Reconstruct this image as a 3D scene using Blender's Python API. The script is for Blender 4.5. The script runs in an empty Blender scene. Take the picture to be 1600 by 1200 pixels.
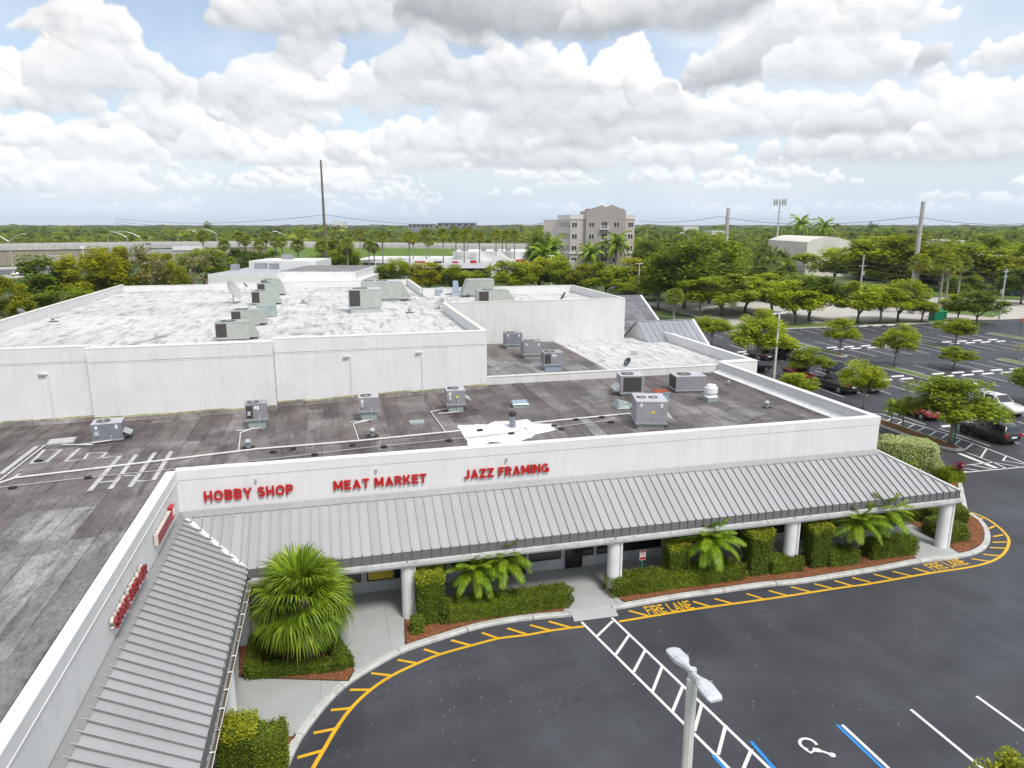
import bpy, math, random
import numpy as np
from mathutils import Vector, Matrix

scene = bpy.context.scene
R = math.radians
C = scene.collection

# ---------------------------------------------------------------- camera
cam = bpy.data.cameras.new('camera')
cam.sensor_width = 36.0
cam.lens = 24.86
cam.clip_start = 0.3
cam.clip_end = 12000
camo = bpy.data.objects.new('camera', cam)
camo.location = (7.56, -34.229, 18.80)
camo.rotation_euler = (R(90 - 12.748), 0, -0.24794)
C.objects.link(camo)
scene.camera = camo

# ---------------------------------------------------------------- view, sky, sun
vs = scene.view_settings
vs.view_transform = 'Standard'
vs.look = 'None'
vs.exposure = 0.3
vs.gamma = 1.0
vs.use_curve_mapping = False
scene.render.engine = 'CYCLES'
scene.cycles.max_bounces = 6
scene.cycles.diffuse_bounces = 3
scene.cycles.glossy_bounces = 3
scene.cycles.transmission_bounces = 4
scene.cycles.volume_bounces = 0
scene.cycles.transparent_max_bounces = 6
scene.cycles.use_denoising = True

SUN_EL, SUN_AZ = 55.0, 160.0          # degrees; azimuth clockwise from +Y
w = bpy.data.worlds.new('World')
scene.world = w
w.use_nodes = True
PPD, EMAX = 12.0, 36.0                 # cloud map: pixels per degree, top elevation

def cloud_map():
    """cumulus heaped from lit puffs, all round the horizon: colour + cover"""
    W, H = int(360 * PPD), int(EMAX * PPD)
    rng = np.random.default_rng(4)
    def fbm(cells, octs, rough=.5, asp=1.0):
        out = np.zeros((H, W), np.float32); amp = 1.0; tot = 0
        for o in range(octs):
            nx = max(4, int(cells * 9 * 2 ** o)); ny = max(2, int(cells * asp * 2 ** o))
            g = rng.uniform(-1, 1, (ny + 2, nx)).astype(np.float32)
            fx = np.arange(W) / W * nx; fy = np.arange(H) / H * ny
            ix = fx.astype(int); iy = fy.astype(int)
            tx = fx - ix; ty = fy - iy
            tx = (tx * tx * (3 - 2 * tx)).astype(np.float32)[None]; ty = (ty * ty * (3 - 2 * ty)).astype(np.float32)[:, None]
            a = g[iy][:, ix % nx]; b = g[iy][:, (ix + 1) % nx]; c = g[iy + 1][:, ix % nx]; d = g[iy + 1][:, (ix + 1) % nx]
            out += amp * ((a * (1 - tx) + b * tx) * (1 - ty) + (c * (1 - tx) + d * tx) * ty)
            tot += amp; amp *= rough
        return out / tot
    wx, wy = fbm(6, 6, .62), fbm(6, 6, .62)
    fine = fbm(16, 5, .65)
    soft = fbm(2.2, 5, .5, 1.6)
    el = (np.arange(H) / PPD)[:, None].astype(np.float32)
    haze = np.array((.60, .685, .79), np.float32)
    col = np.ones((H, W, 3), np.float32) * haze
    # thin veil behind everything
    alp = np.clip((soft + .02) * 1.1, 0, .42) * np.ones((H, W), np.float32)
    col[:] = haze + (np.array((.93, .95, .97), np.float32) - haze) * np.clip((el - 2) / 12, 0, 1)[..., None]
    low = np.clip(1 - el / 5.5, 0, 1)
    alp = np.maximum(alp, .25 + .65 * low); alp = np.maximum(alp, .8 * np.clip((el - 20) / 8, 0, 1))
    def cloud(az, base, wd, ht, dark=.5, soft_=1.0, n=None, grey=0.0):
        m = ht * .25
        x0, x1 = az - wd / 2 - ht * .9, az + wd / 2 + ht * .9
        y0, y1 = max(0, base - ht * .35), min(EMAX - .2, base + ht * 1.25)
        ix = np.arange(int(x0 * PPD), int(x1 * PPD)); iy = np.arange(int(y0 * PPD), int(y1 * PPD))
        if len(iy) < 3: return
        wxs, wys, fi = wx[np.ix_(iy, ix % W)], wy[np.ix_(iy, ix % W)], fine[np.ix_(iy, ix % W)]
        X = ix[None] / PPD + wxs * ht * .30 + fi * ht * .10; Y = iy[:, None] / PPD + wys * ht * .22 + fi * ht * .07
        Z = np.full(X.shape, -9.0, np.float32)
        n = n or int(80 + 95 * wd / ht)
        # heaped outline: a few broad towers
        nt = max(2, int(wd / ht * 1.5)); tc = rng.uniform(-.42, .42, nt) * wd; th_ = rng.uniform(.45, 1.0, nt); tw = rng.uniform(.16, .34, nt) * max(ht * 1.6, wd * .5)
        for k in range(n):
            t = rng.integers(nt); xx = min(wd / 2, max(-wd / 2, tc[t] + rng.normal() * tw[t] * .6))
            env = max(.12, 1 - (2 * xx / wd) ** 2) ** .5 * th_[t] * ht * math.exp(-((xx - tc[t]) / tw[t]) ** 2 * .5)
            r = ht * rng.uniform(.05, .19) * (1.25 if k < n * .3 else .8)
            yy = base + rng.uniform(.02, 1) ** .8 * max(0, env - r * .4) + r * .25
            cx_, cy_ = az + xx, yy
            a0, a1 = np.searchsorted(ix, (cx_ - r - ht * .25) * PPD), np.searchsorted(ix, (cx_ + r + ht * .25) * PPD)
            b0, b1 = np.searchsorted(iy, (cy_ - r - ht * .2) * PPD), np.searchsorted(iy, (cy_ + r + ht * .2) * PPD)
            if a1 <= a0 or b1 <= b0: continue
            d2 = (X[b0:b1, a0:a1] - cx_) ** 2 + ((Y[b0:b1, a0:a1] - cy_) * 1.12) ** 2
            zz = np.where(d2 < r * r, np.sqrt(np.maximum(0, r * r - d2)) + rng.uniform(0, .16) * ht, -9.0)
            Z[b0:b1, a0:a1] = np.maximum(Z[b0:b1, a0:a1], zz)
        inside = (Z > -1).astype(np.float32)
        Zs = np.where(Z > -1, Z, 0).astype(np.float32)
        def blur(a, k):
            for ax in (0, 1):
                c = np.cumsum(np.pad(a, [(k + 1, k) if i == ax else (0, 0) for i in (0, 1)], mode='edge'), axis=ax)
                a = (np.take(c, np.arange(2 * k + 1, c.shape[ax]), axis=ax) - np.take(c, np.arange(0, c.shape[ax] - 2 * k - 1), axis=ax)) / (2 * k + 1)
            return a.astype(np.float32)
        sf = soft[np.ix_(iy, ix % W)]
        k1 = max(1, int(ht * PPD * .018))
        a = blur(inside, k1)
        a = np.clip((a + fi * .55 * (1 - np.abs(2 * a - 1)) - .22) / .62, 0, 1)
        Zl = blur(Zs, max(2, int(ht * PPD * .10)))
        Zb = .40 * blur(Zs, k1) + .60 * Zl + fi * ht * .022 + wys * ht * .05
        gy, gx = np.gradient(Zb * PPD)
        nz = 1 / np.sqrt(1 + gx ** 2 + gy ** 2)
        sh = (-gx * .28 - gy * .72 + .62) * nz
        lit = np.clip(.62 + .40 * sh, 0, 1.05)
        hrel = np.clip((Y - base) / ht, 0, 1)
        body = blur(inside, max(2, int(ht * PPD * .16)))
        occ = np.clip(1 - hrel * 1.7 + sf * .5, 0, 1) ** 1.3 * np.clip(body * 1.25 - .15, 0, 1)
        lit = lit * (1 - dark * occ) * (1 - grey * (.40 + .3 * sf))
        lo_c, hi_c = np.array((.36, .38, .41), np.float32), np.array((1.03, 1.03, 1.025), np.float32)
        c = lo_c + (hi_c - lo_c) * np.clip(lit * 1.1 - .1, 0, 1)[..., None]
        elv = (iy / PPD)[:, None, None]
        air = .66 * np.exp(-elv / 4.0)
        c = c * (1 - air) + haze * air
        # soft flat foot
        ft = np.clip((Y - (base - ht * .05)) / (ht * .16), 0, 1)
        a = np.clip(a * 1.15, 0, 1) * ft * soft_
        ic = ix % W
        sub = np.ix_(iy, ic)
        A0 = alp[sub]; C0 = col[sub]
        Ao = a + A0 * (1 - a)
        col[sub] = (c * a[..., None] + C0 * (A0 * (1 - a))[..., None]) / np.maximum(Ao, 1e-4)[..., None]
        alp[sub] = Ao
    HEAD = 14.206
    def pic(u, v):        # a direction in the view, as azimuth / elevation in degrees
        b = v - 600.0; cp, sp = math.cos(.22249), math.sin(.22249)
        fw = 1105 * cp - b * sp; up = -1105 * sp - b * cp; rt = u - 800
        return (HEAD + math.degrees(math.atan2(rt, fw))) % 360, math.degrees(math.atan2(up, math.hypot(fw, rt)))
    # rows from the far horizon towards the viewer
    for i in range(190): cloud(rng.uniform(0, 360), rng.uniform(.5, 3.4), rng.uniform(2.5, 7), rng.uniform(.7, 1.5), .25, .8, 60)
    for i in range(90): cloud(rng.uniform(0, 360), rng.uniform(2.2, 4.6), rng.uniform(4, 10), rng.uniform(1.3, 2.6), .35, .9, 110)
    for i in range(56): cloud(rng.uniform(0, 360), rng.uniform(4.0, 7.2), rng.uniform(7, 15), rng.uniform(2.4, 4.2), .45, 1, 170)
    hv, hw_ = HEAD + 42, 360 - 84 # clouds outside the view keep the same kinds
    for i in range(26): cloud(hv + rng.uniform(0, 1) * hw_, rng.uniform(7.5, 13), rng.uniform(14, 26), rng.uniform(5, 8), .55, 1, 150)
    for i in range(16): cloud(hv + rng.uniform(0, 1) * hw_, rng.uniform(13, 30), rng.uniform(20, 40), rng.uniform(5, 9), .7, 1, 150, .3)
    for u, v, wpx, hpx, dk, gr in (
        (60, 300, 260, 75, .3, 0), (300, 258, 330, 70, .3, 0), (560, 262, 300, 80, .35, .1), (900, 262, 420, 95, .5, .2), (1220, 262, 420, 80, .55, .25), (1500, 252, 320, 85, .45, .1),
        (20, 232, 200, 50, .25, 0), (700, 236, 260, 70, .45, .1), (1080, 226, 460, 80, .6, .35), (1400, 215, 380, 75, .6, .3),
        (10, 178, 170, 95, .3, 0), (215, 160, 180, 130, .3, 0), (375, 196, 260, 125, .5, 0), (585, 176, 420, 120, .55, 0), (930, 200, 300, 150, .6, 0), (1540, 215, 240, 110, .4, 0),
        (770, 140, 300, 110, .35, 0), (1180, 142, 440, 130, .95, .35), (1470, 120, 380, 130, .45, 0), (40, 60, 200, 70, .2, 0), (560, 66, 380, 95, .3, 0), (1330, 60, 330, 90, .35, 0), (880, 52, 460, 120, 1.0, .8), (1090, 40, 360, 110, .9, .6)):
        az, e = pic(u, v); s_ = 1 / 19.5
        cloud(az, e, wpx * s_, hpx * s_, dk, 1, None, gr)
    # drifting veils soften the heaps; broad grey undersides where the layer is thick
    v1 = fbm(3.0, 6, .55, 1.4); v2 = fbm(1.1, 5, .55, 2.2); v3 = fbm(7.0, 5, .6, .9)
    up_ = np.clip((el - 3) / 9, 0, 1)
    gk = np.clip((v2 * .8 + v1 * .6 + .06) * 1.9, 0, 1) * (.36 + .36 * up_)
    col *= (1 - gk[..., None] * np.array((.47, .45, .42), np.float32))
    va = np.clip((v1 + v3 * .5 - .02) * 1.6, 0, 1) * .34
    vc = haze * .35 + np.array((.95, .96, .97), np.float32) * .65 - .10 * gk[..., None]
    ao = va + alp * (1 - va)
    col = (vc * va[..., None] + col * (alp * (1 - va))[..., None]) / np.maximum(ao, 1e-4)[..., None]
    alp = ao
    alp = np.maximum(alp, np.clip(1.25 - el / 5, 0, 1))
    lowk = np.clip(1 - el / 2.6, 0, 1)[..., None] * .6
    col = col * (1 - lowk) + haze * lowk
    rgba = np.dstack([np.clip(col, 0, 1.06), np.clip(alp, 0, 1)]).astype(np.float32)
    img = bpy.data.images.new('cloud_map', W, H, alpha=True, float_buffer=True)
    img.colorspace_settings.name = 'Non-Color'
    img.alpha_mode = 'CHANNEL_PACKED'
    img.pixels.foreach_set(rgba.ravel())
    img.update(); img.pack()
    return img

def build_world():
    nt = w.node_tree
    nt.nodes.clear()
    L = nt.links.new
    def nd(t, **kw):
        n = nt.nodes.new(t)
        for k, v in kw.items(): setattr(n, k, v)
        return n
    def mth(op, a, b=None, c=None, clamp=False):
        n = nd('ShaderNodeMath', operation=op, use_clamp=clamp)
        for i, v in enumerate((a, b, c)):
            if v is None: continue
            if hasattr(v, 'links'): L(v, n.inputs[i])
            else: n.inputs[i].default_value = v
        return n.outputs[0]
    sky = nd('ShaderNodeTexSky', sky_type='NISHITA', sun_disc=False)
    sky.sun_elevation = R(SUN_EL); sky.sun_rotation = R(SUN_AZ)
    sky.air_density = 1.0; sky.dust_density = 1.2
    bg1 = nd('ShaderNodeBackground'); bg1.inputs[1].default_value = 0.13
    L(sky.outputs[0], bg1.inputs[0])
    tc = nd('ShaderNodeTexCoord')
    sep = nd('ShaderNodeSeparateXYZ'); L(tc.outputs['Generated'], sep.inputs[0])
    x, y, z = sep.outputs
    az = mth('MULTIPLY', mth('ARCTAN2', x, y), 1 / (2 * math.pi))
    elv = mth('MULTIPLY', mth('ARCSINE', mth('MINIMUM', mth('MAXIMUM', z, 0.0), 1.0)), 180 / math.pi / EMAX)
    # above the mapped belt the same kinds of cloud repeat, mirrored
    elv = mth('PINGPONG', elv, 0.985)
    cb = nd('ShaderNodeCombineXYZ'); L(az, cb.inputs[0]); L(mth('MAXIMUM', elv, .004), cb.inputs[1])
    w.cycles.sampling_method = 'MANUAL'; w.cycles.sample_map_resolution = 512
    im = nd('ShaderNodeTexImage', image=cloud_map(), interpolation='Cubic', extension='REPEAT')
    L(cb.outputs[0], im.inputs[0])
    bg2 = nd('ShaderNodeBackground'); bg2.inputs[1].default_value = 1.0
    L(im.outputs[0], bg2.inputs[0])
    mx = nd('ShaderNodeMixShader')
    L(im.outputs[1], mx.inputs[0]); L(bg1.outputs[0], mx.inputs[1]); L(bg2.outputs[0], mx.inputs[2])
    out = nd('ShaderNodeOutputWorld')
    L(mx.outputs[0], out.inputs[0])
build_world()

sun = bpy.data.lights.new('sun', 'SUN')
sun.energy = 2.4
sun.angle = R(15)
sun.color = (1.0, 0.96, 0.9)
suno = bpy.data.objects.new('sun', sun)
sd = Vector((math.sin(R(SUN_AZ)) * math.cos(R(SUN_EL)), math.cos(R(SUN_AZ)) * math.cos(R(SUN_EL)), math.sin(R(SUN_EL))))
suno.rotation_euler = (-sd).to_track_quat('-Z', 'Y').to_euler()
suno.location = (0, 0, 80)
C.objects.link(suno)

# ---------------------------------------------------------------- helpers
rnd = random.Random(7)

def tag(o, label=None, cat=None, group=None, kind=None):
    if label: o['label'] = label
    if cat: o['category'] = cat
    if group: o['group'] = group
    if kind: o['kind'] = kind
    return o

def thing(name, label, cat, loc=(0, 0, 0), rz=0.0, group=None):
    o = bpy.data.objects.new(name, None)
    o.empty_display_size = 0.3
    o.location = loc
    o.rotation_euler = (0, 0, rz)
    C.objects.link(o)
    return tag(o, label, cat, group)

def obj(name, me, parent=None, loc=None, rot=None, scale=None):
    o = bpy.data.objects.new(name, me)
    C.objects.link(o)
    if parent: o.parent = parent
    if loc is not None: o.location = loc
    if rot is not None: o.rotation_euler = rot
    if scale is not None: o.scale = scale
    return o

def dup(root, loc, rz=0.0, scale=None, label=None, group=None):
    def cp(o, par):
        c = o.copy()
        C.objects.link(c)
        c.parent = par
        for ch in o.children: cp(ch, c)
        return c
    r = cp(root, None)
    r.location = loc
    r.rotation_euler = (0, 0, rz)
    if scale is not None: r.scale = scale if hasattr(scale, '__len__') else (scale,) * 3
    if label: r['label'] = label
    if group: r['group'] = group
    return r

class MB:
    def __init__(s):
        s.v = []; s.f = []; s.mi = {}; s.xm = []
    def add(s, vs_, fs):
        n = len(s.v)
        s.v += [tuple(p) for p in vs_]
        s.f += [tuple(i + n for i in f) for f in fs]
        return s
    def quad(s, a, b, c, d): return s.add([a, b, c, d], [(0, 1, 2, 3)])
    def poly(s, pts): return s.add(pts, [tuple(range(len(pts)))])
    def hexa(s, p):            # 8 points: bottom ring 0-3, top ring 4-7
        return s.add(p, [(3, 2, 1, 0), (4, 5, 6, 7), (0, 1, 5, 4), (1, 2, 6, 5), (2, 3, 7, 6), (3, 0, 4, 7)])
    def box(s, x0, y0, z0, x1, y1, z1):
        if x0 > x1: x0, x1 = x1, x0
        if y0 > y1: y0, y1 = y1, y0
        if z0 > z1: z0, z1 = z1, z0
        return s.hexa([(x0, y0, z0), (x1, y0, z0), (x1, y1, z0), (x0, y1, z0), (x0, y0, z1), (x1, y0, z1), (x1, y1, z1), (x0, y1, z1)])
    def obox(s, c, size, rz=0.0):
        hx, hy = size[0] / 2, size[1] / 2
        ca, sa = math.cos(rz), math.sin(rz)
        P = [(c[0] + x * ca - y * sa, c[1] + x * sa + y * ca) for x, y in ((-hx, -hy), (hx, -hy), (hx, hy), (-hx, hy))]
        return s.hexa([(x, y, c[2]) for x, y in P] + [(x, y, c[2] + size[2]) for x, y in P])
    def prism(s, pts, z0, z1):
        n = len(pts)
        a = sum(pts[i][0] * pts[(i + 1) % n][1] - pts[(i + 1) % n][0] * pts[i][1] for i in range(n))
        if a < 0: pts = pts[::-1]
        vs_ = [(p[0], p[1], z0) for p in pts] + [(p[0], p[1], z1) for p in pts]
        fs = [tuple(range(n, 2 * n)), tuple(range(n - 1, -1, -1))]
        fs += [(i, (i + 1) % n, n + (i + 1) % n, n + i) for i in range(n)]
        return s.add(vs_, fs)
    def sheet(s, pts, z):
        n = len(pts)
        a = sum(pts[i][0] * pts[(i + 1) % n][1] - pts[(i + 1) % n][0] * pts[i][1] for i in range(n))
        if a < 0: pts = pts[::-1]
        return s.poly([(p[0], p[1], z if not callable(z) else z(p[0])) for p in pts])
    def cyl(s, c, r0, r1, z0, z1, n=16, caps=True):
        vs_ = []
        for z, r in ((z0, r0), (z1, r1)):
            vs_ += [(c[0] + r * math.cos(2 * math.pi * i / n), c[1] + r * math.sin(2 * math.pi * i / n), z) for i in range(n)]
        fs = [(i, (i + 1) % n, n + (i + 1) % n, n + i) for i in range(n)]
        if caps: fs += [tuple(range(n - 1, -1, -1)), tuple(range(n, 2 * n))]
        return s.add(vs_, fs)
    def tube(s, path, r, n=6, caps=True):
        path = [Vector(p) for p in path]
        rs = r if hasattr(r, '__len__') else [r] * len(path)
        vs_ = []
        up = Vector((0, 0, 1))
        for i, p in enumerate(path):
            t = (path[min(i + 1, len(path) - 1)] - path[max(i - 1, 0)]).normalized()
            u = t.cross(up if abs(t.z) < .9 else Vector((1, 0, 0))).normalized()
            w = u.cross(t)
            for k in range(n):
                a = 2 * math.pi * k / n
                vs_.append(p + (u * math.cos(a) + w * math.sin(a)) * rs[i])
        fs = []
        for i in range(len(path) - 1):
            for k in range(n):
                fs.append((i * n + k, i * n + (k + 1) % n, (i + 1) * n + (k + 1) % n, (i + 1) * n + k))
        if caps:
            m = (len(path) - 1) * n
            fs += [tuple(range(n - 1, -1, -1)), tuple(range(m, m + n))]
        return s.add(vs_, fs)
    def ribbon(s, path, w, z, closed=False):     # flat strip along a 2-D path
        L, Rr = offset(path, w / 2), offset(path, -w / 2)
        zz = z if callable(z) else (lambda x: z)
        for i in range(len(path) - 1):
            s.poly([(L[i][0], L[i][1], zz(L[i][0])), (Rr[i][0], Rr[i][1], zz(Rr[i][0])), (Rr[i + 1][0], Rr[i + 1][1], zz(Rr[i + 1][0])), (L[i + 1][0], L[i + 1][1], zz(L[i + 1][0]))])
        return s
    def mesh(s, name, mat, smooth=False):
        me = bpy.data.meshes.new(name)
        me.from_pydata(s.v, [], s.f)
        if mat: me.materials.append(mat)
        for x_ in s.xm: me.materials.append(x_)
        for i_, k_ in s.mi.items(): me.polygons[i_].material_index = k_
        if smooth: me.polygons.foreach_set('use_smooth', [True] * len(me.polygons))
        me.update()
        return me
    def build(s, name, mat, parent=None, smooth=False, loc=None, rot=None, scale=None):
        return obj(name, s.mesh(name, mat, smooth), parent, loc, rot, scale)

def offset(path, d):
    out = []
    n = len(path)
    for i in range(n):
        a = Vector(path[max(i - 1, 0)][:2]); b = Vector(path[min(i + 1, n - 1)][:2])
        t = (b - a).normalized()
        out.append((path[i][0] - t.y * d, path[i][1] + t.x * d))
    return out

def smooth_path(path, k=4):                       # Catmull-Rom
    P = [Vector((p[0], p[1])) for p in path]
    out = []
    for i in range(len(P) - 1):
        p0, p1, p2, p3 = P[max(i - 1, 0)], P[i], P[i + 1], P[min(i + 2, len(P) - 1)]
        for j in range(k):
            t = j / k
            q = 0.5 * ((2 * p1) + (p2 - p0) * t + (2 * p0 - 5 * p1 + 4 * p2 - p3) * t * t + (3 * p1 - p0 - 3 * p2 + p3) * t ** 3)
            out.append((q.x, q.y))
    out.append((P[-1].x, P[-1].y))
    return out

def np_mesh(name, V, F, mat, smooth=False):       # F is (m,4) or (m,3)
    V = np.asarray(V, np.float32).reshape(-1, 3); F = np.asarray(F, np.int32)
    me = bpy.data.meshes.new(name)
    me.vertices.add(len(V)); me.vertices.foreach_set('co', V.ravel())
    me.loops.add(F.size); me.loops.foreach_set('vertex_index', F.ravel())
    me.polygons.add(len(F)); me.polygons.foreach_set('loop_start', np.arange(0, F.size, F.shape[1], dtype=np.int32))
    if mat: me.materials.append(mat)
    me.update(calc_edges=True)
    if smooth: me.polygons.foreach_set('use_smooth', [True] * len(me.polygons))
    return me

def clip_poly(poly, x0, y0, x1, y1):
    def clip(ps, inside, inter):
        out = []
        for i in range(len(ps)):
            a, b = ps[i - 1], ps[i]
            if inside(b):
                if not inside(a): out.append(inter(a, b))
                out.append(b)
            elif inside(a): out.append(inter(a, b))
        return out
    def ix(x): return lambda a, b: (x, a[1] + (b[1] - a[1]) * (x - a[0]) / (b[0] - a[0]))
    def iy(y): return lambda a, b: (a[0] + (b[0] - a[0]) * (y - a[1]) / (b[1] - a[1]), y)
    for ins, it in ((lambda p: p[0] >= x0, ix(x0)), (lambda p: p[0] <= x1, ix(x1)), (lambda p: p[1] >= y0, iy(y0)), (lambda p: p[1] <= y1, iy(y1))):
        if not poly: return []
        poly = clip(poly, ins, it)
    return poly

# ---------------------------------------------------------------- materials
def newmat(name):
    m = bpy.data.materials.new(name)
    m.use_nodes = True
    nt = m.node_tree
    b = nt.nodes['Principled BSDF']
    return m, nt, b

def N(nt, t, **kw):
    n = nt.nodes.new(t)
    for k, v in kw.items():
        if k.startswith('i_'):
            key = k[2:].replace('_', ' ')
            n.inputs[key].default_value = v
        else: setattr(n, k, v)
    return n

def ramp(nt, src, stops, interp='LINEAR'):
    r = nt.nodes.new('ShaderNodeValToRGB')
    r.color_ramp.interpolation = interp
    e = r.color_ramp.elements
    while len(e) < len(stops): e.new(0.5)
    for i, (p, c) in enumerate(stops):
        e[i].position = p
        e[i].color = (c if hasattr(c, '__len__') else (c, c, c)) if False else ((*c, 1) if hasattr(c, '__len__') else (c, c, c, 1))
    nt.links.new(src, r.inputs[0])
    return r.outputs[0]

def noise(nt, vec, scale, detail=4, rough=.55, dist=0, stretch=None):
    n = N(nt, 'ShaderNodeTexNoise', i_Scale=scale, i_Detail=detail, i_Roughness=rough, i_Distortion=dist)
    if stretch:
        mp = N(nt, 'ShaderNodeMapping')
        mp.inputs['Scale'].default_value = stretch
        nt.links.new(vec, mp.inputs[0]); vec = mp.outputs[0]
    nt.links.new(vec, n.inputs['Vector'])
    return n.outputs[0]

def mixc(nt, fac, a, b, mode='MIX'):
    m = N(nt, 'ShaderNodeMix', data_type='RGBA', blend_type=mode)
    for sock, v in ((m.inputs[0], fac), (m.inputs[6], a), (m.inputs[7], b)):
        if hasattr(v, 'is_output') or hasattr(v, 'links'): nt.links.new(v, sock)
        else: sock.default_value = v if not hasattr(v, '__len__') or len(v) == 4 else (*v, 1)
    return m.outputs[2]

def coords(nt, kind='Object'):
    if kind == 'World': return N(nt, 'ShaderNodeNewGeometry').outputs['Position']
    return N(nt, 'ShaderNodeTexCoord').outputs[kind]

def bump(nt, b, src, strength=.3, dist=.02):
    bp = N(nt, 'ShaderNodeBump', i_Strength=strength, i_Distance=dist)
    nt.links.new(src, bp.inputs['Height']); nt.links.new(bp.outputs[0], b.inputs['Normal'])

MATS = {}
def mat(name, c, rough=.7, var=.12, scale=2.0, metal=0.0, spec=.5, bmp=0.0, bscale=60, objvar=0.0, dirt=None, dirtamt=.4, dirtscale=1.2, stretch=None, kind='Object', coat=0.0):
    m, nt, b = newmat(name)
    co = coords(nt, kind)
    n1 = noise(nt, co, scale, 5, .6, 0, stretch)
    lo = tuple(max(0, x * (1 - var)) for x in c); hi = tuple(min(1, x * (1 + var)) for x in c)
    col = ramp(nt, n1, [(.3, lo), (.7, hi)])
    if dirt:
        n2 = noise(nt, co, dirtscale, 6, .65, .4, stretch)
        k = ramp(nt, n2, [(.48, 0.0), (.72, dirtamt)])
        col = mixc(nt, k, col, dirt)
    if objvar:
        oi = N(nt, 'ShaderNodeObjectInfo')
        k = ramp(nt, oi.outputs['Random'], [(0, 1 - objvar), (1, 1 + objvar)])
        col = mixc(nt, 1.0, col, k, 'MULTIPLY')
    nt.links.new(col, b.inputs['Base Color'])
    b.inputs['Roughness'].default_value = rough
    b.inputs['Metallic'].default_value = metal
    b.inputs['Specular IOR Level'].default_value = spec
    b.inputs['Coat Weight'].default_value = coat
    if bmp: bump(nt, b, noise(nt, co, bscale, 3, .6), bmp, .01)
    MATS[name] = m
    return m

def leafmat(name, dark, mid, tip, trans=.35, rough=.55, objvar=.25):
    m, nt, b = newmat(name)
    g = N(nt, 'ShaderNodeNewGeometry')
    col = ramp(nt, g.outputs['Random Per Island'], [(0, dark), (.55, mid), (1, tip)])
    oi = N(nt, 'ShaderNodeObjectInfo')
    k = ramp(nt, oi.outputs['Random'], [(0, (1 - objvar, 1 - objvar * .8, 1 - objvar)), (1, (1 + objvar, 1 + objvar * .7, 1))])
    col = mixc(nt, 1.0, col, k, 'MULTIPLY')
    n1 = noise(nt, coords(nt, 'World'), .35, 2, .5)
    col = mixc(nt, 1.0, col, ramp(nt, n1, [(.3, .78), (.7, 1.22)]), 'MULTIPLY')
    nt.links.new(col, b.inputs['Base Color'])
    b.inputs['Roughness'].default_value = rough
    b.inputs['Specular IOR Level'].default_value = .3
    tr = N(nt, 'ShaderNodeBsdfTranslucent')
    nt.links.new(mixc(nt, 1.0, col, (1.25, 1.2, .6), 'MULTIPLY'), tr.inputs[0])
    mx = N(nt, 'ShaderNodeMixShader')
    mx.inputs[0].default_value = trans
    nt.links.new(b.outputs[0], mx.inputs[1]); nt.links.new(tr.outputs[0], mx.inputs[2])
    out = nt.nodes['Material Output']
    nt.links.new(mx.outputs[0], out.inputs[0])
    MATS[name] = m
    return m

# white painted stucco: faint rain streaks, mildew specks
def stucco(name, base=(.71, .71, .705), streak=.16):
    m, nt, b = newmat(name)
    co = coords(nt, 'World')
    col = ramp(nt, noise(nt, co, .6, 4, .6), [(.3, tuple(x * .94 for x in base)), (.7, tuple(min(.86, x * 1.03) for x in base))])
    st = ramp(nt, noise(nt, co, 1.6, 6, .65, .2, (1.7, 1.7, .16)), [(.46, 0.0), (.8, streak * 1.5)])
    col = mixc(nt, st, col, (.42, .41, .36))
    sp = ramp(nt, noise(nt, co, 2.1, 9, .75), [(.6, 0.0), (.72, .22)])
    col = mixc(nt, sp, col, (.5, .49, .45))
    nt.links.new(col, b.inputs['Base Color'])
    b.inputs['Roughness'].default_value = .8
    bump(nt, b, noise(nt, co, 9, 6, .7), .25, .02)
    MATS[name] = m
    return m

def roofmat(name, stops, streak_c, streak_amt, patch_c, patch_amt, objvar=.2, sc=.35):
    m, nt, b = newmat(name)
    co = coords(nt, 'World')
    col = ramp(nt, noise(nt, co, sc, 8, .68, .3), stops)
    st = ramp(nt, noise(nt, co, 1.1, 7, .7, .5, (1.6, .22, 1)), [(.5, 0.0), (.68, streak_amt)])
    col = mixc(nt, st, col, streak_c)
    pa = ramp(nt, noise(nt, co, .42, 9, .72, 1.0, (1, .6, 1)), [(.55, 0.0), (.66, patch_amt)])
    col = mixc(nt, pa, col, patch_c)
    fine = ramp(nt, noise(nt, co, 7, 6, .75, 0, (1.5, .6, 1)), [(.3, .58), (.7, 1.36)])
    col = mixc(nt, 1.0, col, fine, 'MULTIPLY')
    if objvar:
        oi = N(nt, 'ShaderNodeObjectInfo')
        k = ramp(nt, oi.outputs['Random'], [(0, 1 - objvar), (1, 1 + objvar)])
        col = mixc(nt, 1.0, col, k, 'MULTIPLY')
    nt.links.new(col, b.inputs['Base Color'])
    b.inputs['Roughness'].default_value = .85
    bump(nt, b, noise(nt, co, 5, 8, .7), .5, .03)
    MATS[name] = m
    return m

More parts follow.
